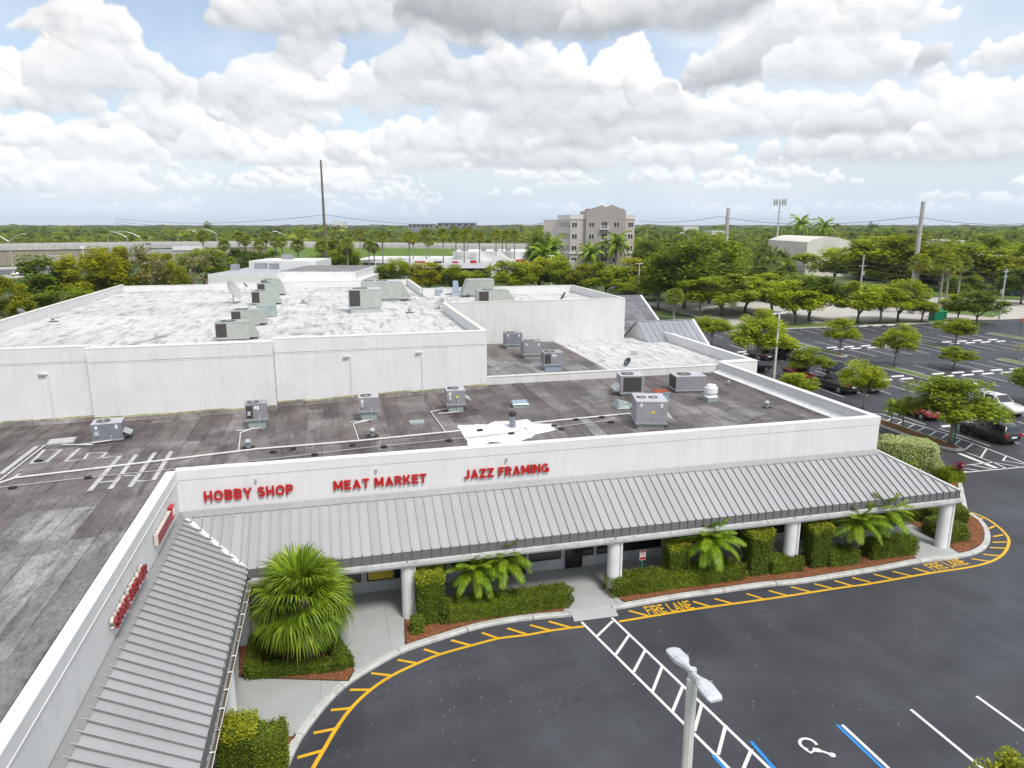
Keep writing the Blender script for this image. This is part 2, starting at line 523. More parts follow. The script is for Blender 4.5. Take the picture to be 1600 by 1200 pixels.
def asphalt(name, lo, hi, rough=.62):
    m, nt, b = newmat(name)
    co = coords(nt, 'World')
    col = ramp(nt, noise(nt, co, .16, 6, .62, .8), [(.32, lo), (.68, hi)])
    tr = ramp(nt, noise(nt, co, .5, 5, .6, .6, (1.2, .16, 1)), [(.45, 1.0), (.75, 1.25)])
    col = mixc(nt, 1.0, col, tr, 'MULTIPLY')
    st = ramp(nt, noise(nt, co, .9, 7, .7, .5), [(.6, 0.0), (.75, .3)])
    col = mixc(nt, st, col, tuple(x * .72 for x in lo))
    lane = ramp(nt, noise(nt, co, .11, 5, .6, 1.6, (.35, 1.2, 1)), [(.4, .86), (.62, 1.18)])
    col = mixc(nt, 1.0, col, lane, 'MULTIPLY')
    oil = N(nt, 'ShaderNodeTexVoronoi', i_Scale=.55, i_Randomness=1.0)
    nt.links.new(co, oil.inputs['Vector'])
    wob = ramp(nt, noise(nt, co, 3.5, 4, .6), [(.3, .75), (.7, 1.3)])
    ow = N(nt, 'ShaderNodeMath', operation='MULTIPLY'); nt.links.new(oil.outputs['Distance'], ow.inputs[0]); nt.links.new(wob, ow.inputs[1])
    col = mixc(nt, ramp(nt, ow.outputs[0], [(.05, .38), (.13, 0.0)]), col, tuple(x * .45 for x in lo))
    sp = ramp(nt, noise(nt, co, 26, 3, .7), [(.35, .8), (.7, 1.25)])
    col = mixc(nt, 1.0, col, sp, 'MULTIPLY')
    nt.links.new(col, b.inputs['Base Color'])
    nt.links.new(ramp(nt, noise(nt, co, .25, 4, .6), [(.3, rough - .06), (.7, rough + .1)]), b.inputs['Roughness'])
    bump(nt, b, noise(nt, co, 45, 4, .7), .35, .012)
    MATS[name] = m
    return m

def paintmat(name, c, wear=.3):
    m, nt, b = newmat(name)
    co = coords(nt, 'World')
    k = ramp(nt, noise(nt, co, 6, 8, .75), [(.55, 0.0), (.72, wear)])
    col = mixc(nt, k, (*c, 1), (.12, .12, .12, 1))
    k2 = ramp(nt, noise(nt, co, 1.1, 5, .6), [(.3, .86), (.7, 1.06)])
    col = mixc(nt, 1.0, col, k2, 'MULTIPLY')
    nt.links.new(col, b.inputs['Base Color'])
    b.inputs['Roughness'].default_value = .6
    MATS[name] = m
    return m

stucco('stucco')
stucco('stucco_old', (.66, .655, .64), .3)
mat('cap_white', (.82, .82, .815), .55, .05, .8, dirt=(.5, .49, .46), dirtamt=.18, kind='World')
roofmat('roof_dark', [(.25, (.075, .064, .062)), (.5, (.165, .145, .138)), (.75, (.30, .28, .272))], (.045, .04, .04), .7, (.115, .08, .072), .75)
roofmat('roof_brown', [(.25, (.060, .048, .046)), (.5, (.12, .098, .094)), (.75, (.21, .185, .18))], (.035, .03, .03), .7, (.17, .155, .15), .6)
roofmat('roof_grey', [(.25, (.12, .118, .118)), (.5, (.235, .232, .23)), (.75, (.40, .395, .39))], (.05, .048, .048), .9, (.12, .11, .105), .7)
roofmat('roof_white', [(.25, (.50, .485, .47)), (.5, (.60, .597, .593)), (.75, (.68, .68, .675))], (.17, .145, .125), .72, (.21, .17, .14), .78, objvar=.07, sc=.2)
mat('metal_panel', (.41, .407, .415), .42, .04, 1.2, metal=.2, dirt=(.27, .27, .27), dirtamt=.22, dirtscale=2.5, stretch=(1, .12, .3), objvar=.05)
mat('panel_band', (.15, .15, .155), .5, .06, 2)
mat('seam_gap_shade', (.17, .17, .175), .45, .06, 2)  # standing-seam sides: their shade and dark lock gap put into the colour
mat('metal_rib', (.30, .295, .295), .5, .06, 3, metal=.2)
mat('gable_metal', (.40, .41, .44), .38, .08, 1, metal=.55, objvar=.05)
mat('gable_shingle', (.17, .17, .185), .6, .25, 1.6, objvar=.2)
mat('gutter_white', (.75, .75, .74), .5, .06, 3, dirt=(.3, .27, .22), dirtamt=.5, dirtscale=2.5)
mat('gutter_leaf', (.10, .075, .05), .9, .5, 9)
mat('soffit', (.62, .62, .61), .7, .06, 1)
mat('column_white', (.74, .75, .75), .6, .05, 1.5, dirt=(.45, .44, .4), dirtamt=.25)
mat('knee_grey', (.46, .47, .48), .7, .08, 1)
mat('frame_dark', (.035, .034, .034), .4, .1, 4, metal=.5)
mat('window_glass', (.012, .014, .016), .06, .3, .6, spec=.8)
mat('poster_yellow', (.62, .46, .03), .5, .25, 3)
mat('sign_red', (.50, .012, .012), .35, .12, 3)
mat('sign_red_dark', (.27, .028, .033), .4, .12, 3)
mat('sign_side', (.62, .56, .50), .5, .1, 4)
mat('concrete_walk', (.40, .415, .405), .75, .07, .5, dirt=(.29, .30, .29), dirtamt=.35, dirtscale=.7, kind='World', bmp=.2, bscale=30)
mat('concrete_curb', (.52, .515, .49), .8, .12, 1.2, dirt=(.2, .19, .17), dirtamt=.55, dirtscale=2.2, kind='World', bmp=.3, bscale=20)
asphalt('asphalt', (.032, .034, .041), (.058, .060, .070))
asphalt('asphalt_old', (.075, .075, .08), (.115, .115, .12), .7)
paintmat('paint_yellow', (.74, .42, .015), .12)
paintmat('paint_white', (.76, .76, .75), .28)
paintmat('paint_blue', (.02, .23, .62), .2)
mat('mulch', (.22, .085, .033), .95, .6, 14, bmp=1.0, bscale=22, kind='World', dirt=(.08, .035, .018), dirtamt=.7, dirtscale=5)
mat('mulch_chip', (.27, .10, .036), .9, .4, 3, objvar=.2)
mat('mildew', (.42, .40, .22), .9, .3, 2, kind='World', dirt=(.12, .11, .07), dirtamt=.8, dirtscale=1.5)
mat('edging', (.06, .04, .035), .9, .3, 5)
mat('unit_grey', (.34, .335, .36), .5, .07, 1.5, metal=.3, dirt=(.2, .19, .19), dirtamt=.35, dirtscale=2, objvar=.12)
mat('unit_blue', (.24, .26, .29), .5, .07, 1.5, metal=.3, dirt=(.15, .15, .16), dirtamt=.3, dirtscale=2)
mat('unit_green', (.40, .43, .385), .55, .07, 1.5, metal=.2, dirt=(.28, .29, .25), dirtamt=.35, dirtscale=2, objvar=.06)
mat('unit_top', (.58, .57, .6), .45, .06, 1.5, metal=.3, dirt=(.35, .34, .34), dirtamt=.3, dirtscale=3)
mat('coil_dark', (.05, .048, .045), .7, .35, 26, stretch=(1, 1, 3))
mat('fan_dark', (.025, .025, .027), .6, .3, 12)
mat('curb_metal', (.36, .43, .42), .55, .12, 2, metal=.3, dirt=(.2, .18, .15), dirtamt=.5, dirtscale=3)
mat('galv', (.55, .56, .57), .4, .12, 3, metal=.6)
mat('duct_blue', (.36, .45, .55), .45, .1, 2, metal=.4)
mat('rust', (.33, .07, .02), .85, .4, 5)
mat('label_white', (.78, .78, .77), .5, .03, 3)
mat('label_yellow', (.75, .62, .02), .5, .05, 3)
mat('pvc_white', (.74, .73, .70), .5, .06, 3, dirt=(.3, .28, .25), dirtamt=.5, dirtscale=3)
mat('rubber', (.022, .022, .023), .85, .2, 6)
mat('sealant_white', (.76, .76, .75), .75, .06, 2, dirt=(.42, .41, .39), dirtamt=.5, dirtscale=1.6, kind='World')
mat('sealant_worn', (.50, .49, .48), .8, .12, 2, dirt=(.24, .22, .21), dirtamt=.7, dirtscale=1.6, kind='World')
mat('dish_grey', (.42, .42, .42), .5, .1, 3)
mat('dish_dark', (.07, .08, .1), .5, .1, 3)
mat('bark', (.15, .125, .10), .9, .3, 6, bmp=.6, bscale=18)
mat('bark_pale', (.27, .25, .22), .9, .25, 6, bmp=.5, bscale=18)
mat('palm_bark', (.21, .17, .13), .95, .35, 9, stretch=(1, 1, 4), bmp=.8, bscale=14)
mat('lamp_pole', (.62, .62, .57), .7, .08, 1.5, dirt=(.36, .34, .27), dirtamt=.6, dirtscale=1.4, stretch=(2, 2, .4))
mat('lamp_head', (.66, .67, .69), .4, .08, 6, metal=.3)
mat('pole_grey', (.42, .41, .39), .85, .15, 1)
mat('pole_green', (.015, .13, .08), .5, .1, 3)
mat('wire', (.10, .10, .10), .6, .1, 1)
mat('grass', (.10, .17, .025), .95, .4, .8, kind='World', bmp=.8, bscale=9, dirt=(.17, .16, .04), dirtamt=.6, dirtscale=.5)
mat('field_green', (.055, .095, .022), .95, .4, .05, kind='World', dirt=(.10, .12, .03), dirtamt=.6, dirtscale=.02)
mat('road_beige', (.48, .45, .41), .9, .1, .3, kind='World', dirt=(.34, .32, .3), dirtamt=.5, dirtscale=.2)
mat('tan_wall', (.31, .26, .20), .9, .15, .2, kind='World', dirt=(.27, .23, .2), dirtamt=.5, dirtscale=.12)
mat('viaduct_concrete', (.46, .45, .43), .9, .1, .2, kind='World', dirt=(.22, .21, .2), dirtamt=.6, dirtscale=.35)
mat('far_white', (.72, .72, .72), .7, .06, .3, kind='World')
mat('far_grey_roof', (.42, .43, .46), .5, .06, .4, kind='World')
mat('office_taupe', (.36, .32, .30), .85, .06, .15, kind='World')
mat('office_rose', (.52, .455, .43), .85, .06, .15, kind='World')
mat('office_cream', (.66, .63, .59), .85, .05, .2, kind='World')
mat('far_glass', (.035, .035, .045), .15, .3, .5)
mat('pale_glass', (.24, .26, .27), .2, .15, .5)
mat('roof_tile_red', (.36, .09, .055), .8, .2, 1)
mat('beige_wall', (.70, .665, .60), .85, .06, .2, kind='World', dirt=(.42, .37, .31), dirtamt=.4, dirtscale=.15)
mat('bin_green', (.0, .19, .085), .4, .1, 2)
mat('petal', (.72, .70, .62), .8, .1, 8)

leafmat('leaf_hedge', (0.062, 0.088, 0.008), (0.115, 0.164, 0.013), (0.191, 0.272, 0.021), .25)
leafmat('leaf_tip', (0.155, 0.202, 0.013), (0.310, 0.341, 0.019), (0.527, 0.512, 0.034), .3)
leafmat('leaf_lot', (0.188, 0.228, 0.017), (0.349, 0.424, 0.029), (0.504, 0.611, 0.050), 0.5)
leafmat('leaf_green', (0.162, 0.202, 0.017), (0.314, 0.390, 0.025), (0.491, 0.611, 0.038), 0.5)
leafmat('leaf_wood', (0.092, 0.120, 0.013), (0.165, 0.216, 0.020), (0.250, 0.328, 0.029), 0.45)
leafmat('leaf_dark', (0.096, 0.136, 0.019), (0.175, 0.250, 0.025), (0.274, 0.391, 0.037), 0.45)
leafmat('leaf_yellow', (0.199, 0.210, 0.010), (0.337, 0.355, 0.014), (0.466, 0.491, 0.020), 0.5)
leafmat('leaf_dry', (0.186, 0.163, 0.078), (0.295, 0.264, 0.124), (0.419, 0.388, 0.202), .3)
leafmat('leaf_varieg', (0.202, 0.279, 0.109), (0.465, 0.558, 0.264), (0.750, 0.750, 0.527), .3)
leafmat('leaf_red', (0.139, 0.012, 0.019), (0.264, 0.019, 0.031), (0.403, 0.046, 0.062), .3)
leafmat('palm_fan', (0.108, 0.184, 0.012), (0.203, 0.305, 0.020), (0.356, 0.458, 0.042), .35, .45)
leafmat('palm_feather', (0.093, 0.178, 0.010), (0.202, 0.318, 0.017), (0.372, 0.480, 0.030), .35, .45)
leafmat('palm_far', (0.116, 0.165, 0.019), (0.232, 0.290, 0.031), (0.388, 0.426, 0.054), 0.4)
leafmat('palm_dead', (0.217, 0.139, 0.062), (0.341, 0.232, 0.109), (0.465, 0.341, 0.171), .3)
M = MATS

# ================================================================ ground and paving
def zr(x):                       # the low roof falls gently to the west
    if x >= 18.5: return 6.65
    if x >= 3: return 6.12 + (x - 3) * 0.0342
    return 6.12 + (x - 3) * 0.0115

g = MB().sheet([(-7000, -3000), (7000, -3000), (7000, 9000), (-7000, 9000)], -0.06).build('ground', M['field_green'])
tag(g, kind='structure')
lot = MB().sheet([(-60, -70), (146, -70), (146, 78.4), (-60, 78.4)], 0.0).build('parking_lot', M['asphalt'])
tag(lot, kind='structure')

CURB = smooth_path([(5.02, -12.15), (5.17, -11.48), (5.47, -10.4), (5.96, -9.35), (6.65, -8.17), (7.48, -7.18), (9, -6.04), (10, -5.49), (11.75, -4.96), (13.51, -4.51), (15.52, -4.37), (17.35, -4.5), (18.23, -4.58)], 3)
CURB = [(5.05, -16.0), (5.0, -13.5)] + CURB
CURB2 = smooth_path([(20.26, -4.55), (21.58, -4.47), (23.94, -4.34), (26.6, -4.35), (28.97, -4.34), (30.99, -4.5), (33.68, -4.42), (36.49, -4.31), (39.12, -4.12), (41.48, -4.18), (43.03, -4.03), (44.38, -3.53), (45.62, -2.66), (46.76, -1.49), (47.6, -0.15), (47.78, 0.98)], 3)
CURB2 += smooth_path([CURB2[-1], (50.3, 3.7), (52.6, 6.4), (53.6, 9.5), (53.8, 14.0), (53.8, 30.0), (53.8, 50.0)], 3)[1:]
WALK = CURB + [(20.3, -4.05)] + CURB2 + [(43, 50), (43, 0), (0, 0), (0, -16)]
RAMP = [(18.24, -3.3), (18.07, -5.02), (20.34, -5.07), (20.53, -2.89)]

sw = MB().sheet([(p[0], p[1]) for p in offset(CURB, .15) + offset(CURB2, .15)] + [(42, 50), (42, .2), (-.2, .2), (-.2, -16)], .118).build('sidewalk', M['concrete_curb'])
tag(sw, kind='structure')
walk_in = offset(CURB, .30) + offset(CURB2, .30) + [(42.2, 50), (42.2, .1), (-.1, .1), (-.1, -16)]
xs = [-.1, 2.86, 6.2, 9.25, 13.6, 17.3, 20.6, 24.4, 28.2, 32, 35.8, 39.4, 43.2, 55]
ys = [-16.2, -13.1, -9.9, -6.3, -3.1, .12, 12, 24, 36, 50]
for i in range(len(xs) - 1):
    for j in range(len(ys) - 1):
        p = clip_poly(walk_in, xs[i] + .008, ys[j] + .008, xs[i + 1] - .008, ys[j + 1] - .008)
        if len(p) >= 3:
            q = [p[0]]
            for a in p[1:]:
                if abs(a[0] - q[-1][0]) + abs(a[1] - q[-1][1]) > 1e-4: q.append(a)
            if len(q) >= 3: MB().prism(q, .06, .15).build('slab', M['concrete_walk'], sw)
def curb_run(path, step=2.9):
    seg = []; d = 0
    for a, b in zip(path[:-1], path[1:]):
        n = max(1, int(math.dist(a, b) / .4))
        for k in range(n):
            seg.append((a[0] + (b[0] - a[0]) * k / n, a[1] + (b[1] - a[1]) * k / n))
    seg.append(path[-1])
    piece = [seg[0]]; acc = 0
    out = []
    for a, b in zip(seg[:-1], seg[1:]):
        piece.append(b); acc += math.dist(a, b)
        if acc > step: out.append(piece); piece = [b]; acc = 0
    if len(piece) > 1: out.append(piece)
    return out
for path in (CURB, CURB2):
    for pc in curb_run(path):
        a, c, b = offset(pc, .0), offset(pc, .05), offset(pc, .30)
        m = MB()
        n = len(pc)
        def L(p, q, i): return (p[i][0] + (q[i][0] - p[i][0]) * 0, p[i][1])
        h = .165 + rnd.uniform(-.004, .004)
        for i in range(n - 1):
            e0, e1 = (.012 if i == 0 else 0), (.012 if i == n - 2 else 0)
            def lerp(P, t): return (P[i][0] + (P[i + 1][0] - P[i][0]) * t, P[i][1] + (P[i + 1][1] - P[i][1]) * t)
            t0, t1 = e0 / .4, 1 - e1 / .4
            A0, A1, C0, C1, B0, B1 = lerp(a, t0), lerp(a, t1), lerp(c, t0), lerp(c, t1), lerp(b, t0), lerp(b, t1)
            m.quad((*A0, -.02), (*A1, -.02), (*A1, h - .05), (*A0, h - .05))
            m.quad((*A0, h - .05), (*A1, h - .05), (*C1, h), (*C0, h))
            m.quad((*C0, h), (*C1, h), (*B1, h - .004), (*B0, h - .004))
            m.quad((*B0, h - .004), (*B1, h - .004), (*B1, .02), (*B0, .02))
            if i == 0: m.poly([(*B0, .02), (*B0, h), (*C0, h), (*A0, h - .05), (*A0, -.02)])
            if i == n - 2: m.poly([(*A1, -.02), (*A1, h - .05), (*C1, h), (*B1, h), (*B1, .02)])
        m.build('curb_segment', M['concrete_curb'], sw)
def ext(a, b, t): return (a[0] + (b[0] - a[0]) * t, a[1] + (b[1] - a[1]) * t)
r0, r1, r2, r3 = RAMP
m0, m1 = ext(r0, r1, .52), ext(r3, r2, .52)
rp = MB().hexa([(*r0, .05), (*m0, .0), (*m1, .0), (*r3, .05), (*r0, .154), (*m0, .154), (*m1, .154), (*r3, .154)]).hexa([(*m0, -.03), (*r1, -.03), (*r2, -.03), (*m1, -.03), (*m0, .154), (*r1, .012), (*r2, .012), (*m1, .154)]).build('kerb_ramp', M['concrete_walk'], sw)

# painted markings
def mark(name, a, b, w, m_, z=.005):
    MB().ribbon([a, b], w, z).build(name, M[m_], lot)
YL = smooth_path([(5.75, -12.52), (6.01, -11.67), (6.35, -10.89), (6.83, -9.8), (7.43, -8.75), (8.2, -7.84), (9.13, -7.1), (10.28, -6.51), (11.36, -6.08), (12.84, -5.76), (14.22, -5.51), (15.59, -5.56), (16.79, -5.48), (18.38, -5.53)], 3)
YR = smooth_path([(20.18, -5.55), (24.44, -5.42), (28.33, -5.45), (33.08, -5.38), (34.46, -5.41), (38.72, -5.21), (41.31, -5.19), (43.12, -4.95), (44.69, -4.36), (46.18, -3.4), (47.17, -2.44), (47.98, -0.92), (48.28, 0.38), (48.08, 1.27)], 3)
for pth in (YL, YR): MB().ribbon(pth, .16, .005).build('fire_lane_line', M['paint_yellow'], lot)
for a, b in [((6.31, -10.93), (5.43, -11.07)), ((6.83, -9.86), (5.97, -9.9)), ((7.43, -8.81), (6.61, -8.73)), ((8.24, -7.85), (7.38, -7.63)), ((9.13, -7.1), (8.3, -6.72)), ((10.32, -6.52), (9.49, -6.04)),
             ((11.36, -6.08), (10.71, -5.52)), ((12.84, -5.76), (12.03, -5.12)), ((14.21, -5.54), (13.52, -4.86)), ((15.59, -5.56), (14.78, -4.79)), ((16.75, -5.5), (15.9, -4.79)), ((17.72, -5.47), (16.87, -4.71)),
             ((21.75, -5.43), (21.03, -4.75)), ((25.22, -5.46), (24.55, -4.74)), ((26.44, -5.46), (25.76, -4.75)), ((28.23, -5.46), (27.65, -4.7)), ((29.6, -5.44), (28.95, -4.72)), ((30.99, -5.37), (30.34, -4.66)), ((32.39, -5.38), (31.74, -4.69)),
             ((33.55, -5.34), (33.01, -4.65)), ((34.78, -5.29), (34.19, -4.59)), ((36.19, -5.27), (35.6, -4.55)), ((37.46, -5.22), (36.85, -4.54)), ((38.73, -5.16), (38.27, -4.51)),
             ((43.15, -4.93), (42.4, -4.38)), ((44.34, -4.49), (43.55, -4.1)), ((45.54, -3.78), (44.7, -3.47)), ((46.36, -3.11), (45.48, -2.94)), ((47.06, -2.24), (46.24, -2.31)), ((47.71, -1.07), (46.98, -1.29)), ((48.04, 0.16), (47.28, -0.29))]:
    mark('fire_lane_stripe', a, b, .15, 'paint_yellow', .009)
# crosswalk ladder in front of the ramp
cl0, cl1 = (18.4, -5.13), (20.26, -15.33)
cr0, cr1 = (19.96, -5.14), (21.65, -15.69)
def ext(a, b, t): return (a[0] + (b[0] - a[0]) * t, a[1] + (b[1] - a[1]) * t)
mark('crosswalk_line', cl0, ext(cl0, cl1, 1.6), .13, 'paint_white'); mark('crosswalk_line', cr0, ext(cr0, cr1, 1.6), .13, 'paint_white')
for a, b in [((18.69, -6.47), (19.89, -5.44)), ((18.98, -8.04), (20.16, -6.77)), ((19.23, -9.41), (20.38, -8.07)), ((19.45, -10.82), (20.64, -9.31)), ((19.71, -12.12), (20.87, -10.76)), ((20, -13.34), (21.06, -11.99)), ((20.23, -14.67), (21.32, -13.35)), ((20.66, -15.58), (21.57, -14.72))]:
    mark('crosswalk_stripe', a, b, .13, 'paint_white', .009)
b0, b1 = (21.77, -14.36), (21.81, -15.73)
mark('stall_line', b0, ext(b0, b1, 3), .14, 'paint_blue', .009)
b0, b1 = (20.04, -14.64), (20.12, -15.3)
mark('stall_line', b0, ext(b0, b1, 5), .14, 'paint_blue', .009)
for a, b, m_ in [((25.49, -14.37), (25.55, -16.67), 'paint_blue'), ((25.68, -14.42), (25.75, -16.72), 'paint_white'), ((28.93, -14.33), (28.96, -17.54), 'paint_white'), ((32.16, -14.31), (32.18, -16.38), 'paint_white')]:
    mark('stall_line', a, ext(a, b, 1.8 if m_ != 'paint_white' or a[0] < 27 else 1.15), .13, m_)
mark('stall_line', (35.3, -14.3), (35.0, -20), .13, 'paint_white')
# wheelchair symbol on the near stall
hm = MB()
HC = (23.83, -15.11)
def hp(u, v): return (HC[0] + u, HC[1] + v)
arc = [hp(.30 * math.cos(a) - .08, .30 * math.sin(a) + .10) for a in [R(t) for t in range(-20, 250, 18)]]
hm.ribbon(arc, .11, .006)
hm.ribbon([hp(-.36, -.08), hp(-.28, -.30), hp(-.02, -.22)], .10, .010)
hm.ribbon([hp(-.10, -.18), hp(.14, -.30)], .20, .014)
hm.ribbon([hp(.10, -.26), hp(.34, -.50)], .10, .010)
hm.sheet([hp(.42 + .12 * math.cos(k * .6283), -.58 + .12 * math.sin(k * .6283)) for k in range(10)], .006)
hm.build('wheelchair_symbol', M['paint_white'], lot)

# lettering
ST = .2
def arcp(cx, cy, rx, ry, a0, a1, n=9): return [(cx + rx * math.cos(R(a0 + (a1 - a0) * i / n)), cy + ry * math.sin(R(a0 + (a1 - a0) * i / n))) for i in range(n + 1)]
h_ = ST / 2
FONT = {
 'H': (.72, [[(h_, 0), (h_, 1)], [(.72 - h_, 0), (.72 - h_, 1)], [(.15, .5), (.57, .5)]]),
 'O': (.82, [arcp(.41, .5, .31, .4, 0, 360, 20)]),
 'B': (.70, [[(h_, 0), (h_, 1)], [(.15, .9), (.4, .9)] + arcp(.4, .7, .2, .2, 80, -80, 7) + [(.15, .51)], [(.15, .5), (.42, .5)] + arcp(.4, .3, .21, .2, 80, -80, 7) + [(.15, .1)]]),
 'Y': (.76, [[(.08, 1), (.38, .46)], [(.68, 1), (.38, .46)], [(.38, .5), (.38, 0)]]),
 'S': (.68, [arcp(.34, .7, .23, .2, 20, 265, 10) + arcp(.34, .3, .24, .2, 85, -160, 10)]),
 'P': (.66, [[(h_, 0), (h_, 1)], [(.15, .9), (.36, .9)] + arcp(.36, .665, .21, .235, 80, -80, 7) + [(.15, .43)]]),
 'M': (.88, [[(h_, 0), (h_, 1)], [(.88 - h_, 0), (.88 - h_, 1)], [(.14, .96), (.44, .2)], [(.74, .96), (.44, .2)]]),
 'E': (.62, [[(h_, 0), (h_, 1)], [(.15, .9), (.62, .9)], [(.15, .51), (.56, .51)], [(.15, .1), (.62, .1)]]),
 'A': (.78, [[(.08, 0), (.39, .95)], [(.70, 0), (.39, .95)], [(.2, .28), (.58, .28)]]),
 'T': (.64, [[(0, .9), (.64, .9)], [(.32, 0), (.32, .85)]]),
 'R': (.70, [[(h_, 0), (h_, 1)], [(.15, .9), (.38, .9)] + arcp(.38, .685, .21, .215, 80, -80, 7) + [(.15, .47)], [(.36, .5), (.61, 0)]]),
 'K': (.74, [[(h_, 0), (h_, 1)], [(.16, .36), (.62, 1)], [(.3, .56), (.65, 0)]]),
 'J': (.56, [[(.46, 1), (.46, .3)], arcp(.28, .3, .18, .2, 0, -170, 9)]),
 'Z': (.66, [[(0, .9), (.66, .9)], [(0, .1), (.66, .1)], [(.56, .85), (.1, .15)]]),
 'F': (.58, [[(h_, 0), (h_, 1)], [(.15, .9), (.58, .9)], [(.15, .5), (.53, .5)]]),
 'I': (.2, [[(h_, 0), (h_, 1)]]),
 'N': (.74, [[(h_, 0), (h_, 1)], [(.74 - h_, 0), (.74 - h_, 1)], [(.12, .95), (.62, .05)]]),
 'G': (.80, [arcp(.41, .5, .31, .4, 40, 330, 16), [(.7, .05), (.7, .48)], [(.44, .42), (.74, .42)]]),
 'L': (.58, [[(h_, 0), (h_, 1)], [(.15, .1), (.58, .1)]]),
}
def glyph(ch, size, depth, bold):
    m = MB(); k = 0
    st = ST + bold
    for path in FONT[ch][1]:
        Lp, Rp = offset(path, st / 2), offset(path, -st / 2)
        d0 = depth + .004 * k; k += 1
        for i in range(len(path) - 1):
            q = [Rp[i], Rp[i + 1], Lp[i + 1], Lp[i]]
            m.quad(*[(p[0], p[1], d0) for p in q])
            if depth > .01:
                for a, b_ in ((0, 1), (2, 3)): m.quad((*q[a], -depth), (*q[b_], -depth), (*q[b_], d0), (*q[a], d0))
                if i == 0: m.quad((*q[3], -depth), (*q[0], -depth), (*q[0], d0), (*q[3], d0))
                if i == len(path) - 2: m.quad((*q[1], -depth), (*q[2], -depth), (*q[2], d0), (*q[1], d0))
    return m.mesh('letter', None)
GC = {}
def letters(text, height, width, depth, bold, m_, parent, frame, narrow=1.0):
    """frame(u, v) -> matrix placing local x along the text, local y up, local z out"""
    adv = []; x = 0
    for ch in text:
        if ch == ' ': x += .38; continue
        key = (ch, depth / height, bold)
        if key not in GC: GC[key] = glyph(ch, 1.0, depth / height, bold)
        me = GC[key]
        xs_ = [v.co.x for v in me.vertices]
        adv.append((ch, me, x - min(xs_))); x += max(xs_) - min(xs_) + .13
    cap = 1.0
    sx = width / (x - .13); sy = height / cap
    for ch, me, off in adv:
        k = me.copy(); k.materials.clear(); k.materials.append(M[m_])
        o = obj('letter', k, parent)
        o.matrix_local = frame @ Matrix.Translation((off * sx, 0, 0)) @ Matrix.Diagonal((sx, sy, height, 1))
def ground_text(text, a, b, h, up):
    ang = math.atan2(b[1] - a[1], b[0] - a[0])
    fr = Matrix.Translation((a[0], a[1], .006)) @ Matrix.Rotation(ang, 4, 'Z')
    t = bpy.data.objects.new('fire_lane_lettering', None); C.objects.link(t); t.parent = lot
    letters(text, h, math.dist(a, b), .0, -.05, 'paint_yellow', t, fr)
ground_text('FIRE LANE', (21.86, -5.38), (24.33, -5.4), .82, 1)
ground_text('FIRE LANE', (39.18, -5.08), (41.75, -4.91), .82, 1)

# planting beds
def bed(name, pts, label=None):
    o = MB().prism(pts, .05, .172).build(name, M['edging'], None)
    tag(o, kind='structure')
    cx = sum(p[0] for p in pts) / len(pts); cy = sum(p[1] for p in pts) / len(pts)
    inner = [(p[0] + (cx - p[0]) * .04 / max(.5, math.dist(p, (cx, cy))) * 2, p[1] + (cy - p[1]) * .04 / max(.5, math.dist(p, (cx, cy))) * 2) for p in pts]
    MB().sheet(inner, .178).build('mulch', M['mulch'], o)
    return o
BED1 = [(2.55, -2.89), (2.86, -5.87), (7.35, -7.26), (7.61, -6.58), (6.67, -3.59), (5.46, -2.59)]
ci = offset(CURB, .31)
ci2 = offset(CURB2, .31)
def near(path, p): return min(range(len(path)), key=lambda i: math.dist(path[i], p))
i0, i1 = near(ci, (10.1, -5.23)), near(ci, (17.61, -4.71))
BED2 = [(10.07, -3.05)] + ci[i0:i1 + 1] + [(18.75, -2.15)]
j0, j1 = near(ci2, (20.8, -4.11)), near(ci2, (39.22, -3.72))
BED3 = [(20.62, -2.3)] + ci2[j0:j1 + 1] + [(39.6, -2.3)]
k0 = near(ci2, (42.2, -3.3))
BED4 = [(42.25, -2.5)] + ci2[k0:] + [(42.6, 50), (42.6, -2.2)]
BED0 = [(3.0, -15.9), (4.6, -15.9)] + ci[near(ci, (4.75, -13.0)):near(ci, (5.49, -9.58))] + [(5.34, -10.09, 0.15)[:2], (3.0, -9.9)]
for b_ in (BED0, BED1, BED2, BED3, BED4): bed('planting_bed', b_)

# right-hand lot: stall lines, wheel stops, islands, mulch strip, hatching
XS = [62.25 + 3.1 * i for i in range(27)]
def isl(x): return 77.6 < x < 80.4 or 97.6 < x < 100.2 or 117.6 < x < 120.2
for y0, y1, xa, xb in ((50.8, 57.0, 62, 140), (59.2, 65.2, 62, 121), (30.8, 36.8, 62, 140), (38.9, 44.2, 62, 140), (12.4, 18.1, 62, 140), (19.5, 25.0, 62, 140), (72.2, 77.6, 64, 123)):
    for x in XS:
        if xa < x < xb and not isl(x): mark('stall_line', (x + .1, y1), (x - .1, y0), .11, 'paint_white')
ws = MB()
ws.hexa([(-.92, -.08, 0), (.92, -.08, 0), (.92, .08, 0), (-.92, .08, 0), (-.88, -.05, .13), (.88, -.05, .13), (.88, .05, .13), (-.88, .05, .13)])
wsm = ws.mesh('wheel_stop', M['cap_white'])
wsn = {}
ORDN = 'first second third fourth fifth sixth seventh eighth ninth tenth eleventh twelfth thirteenth fourteenth fifteenth sixteenth seventeenth eighteenth nineteenth twentieth'.split()
ROWN = {57.25: 'near side of far double row', 58.8: 'far side of far double row', 37.0: 'near side of middle double row', 38.5: 'far side of middle double row', 18.35: 'row nearest the plaza', 77.8: 'row along the back kerb'}
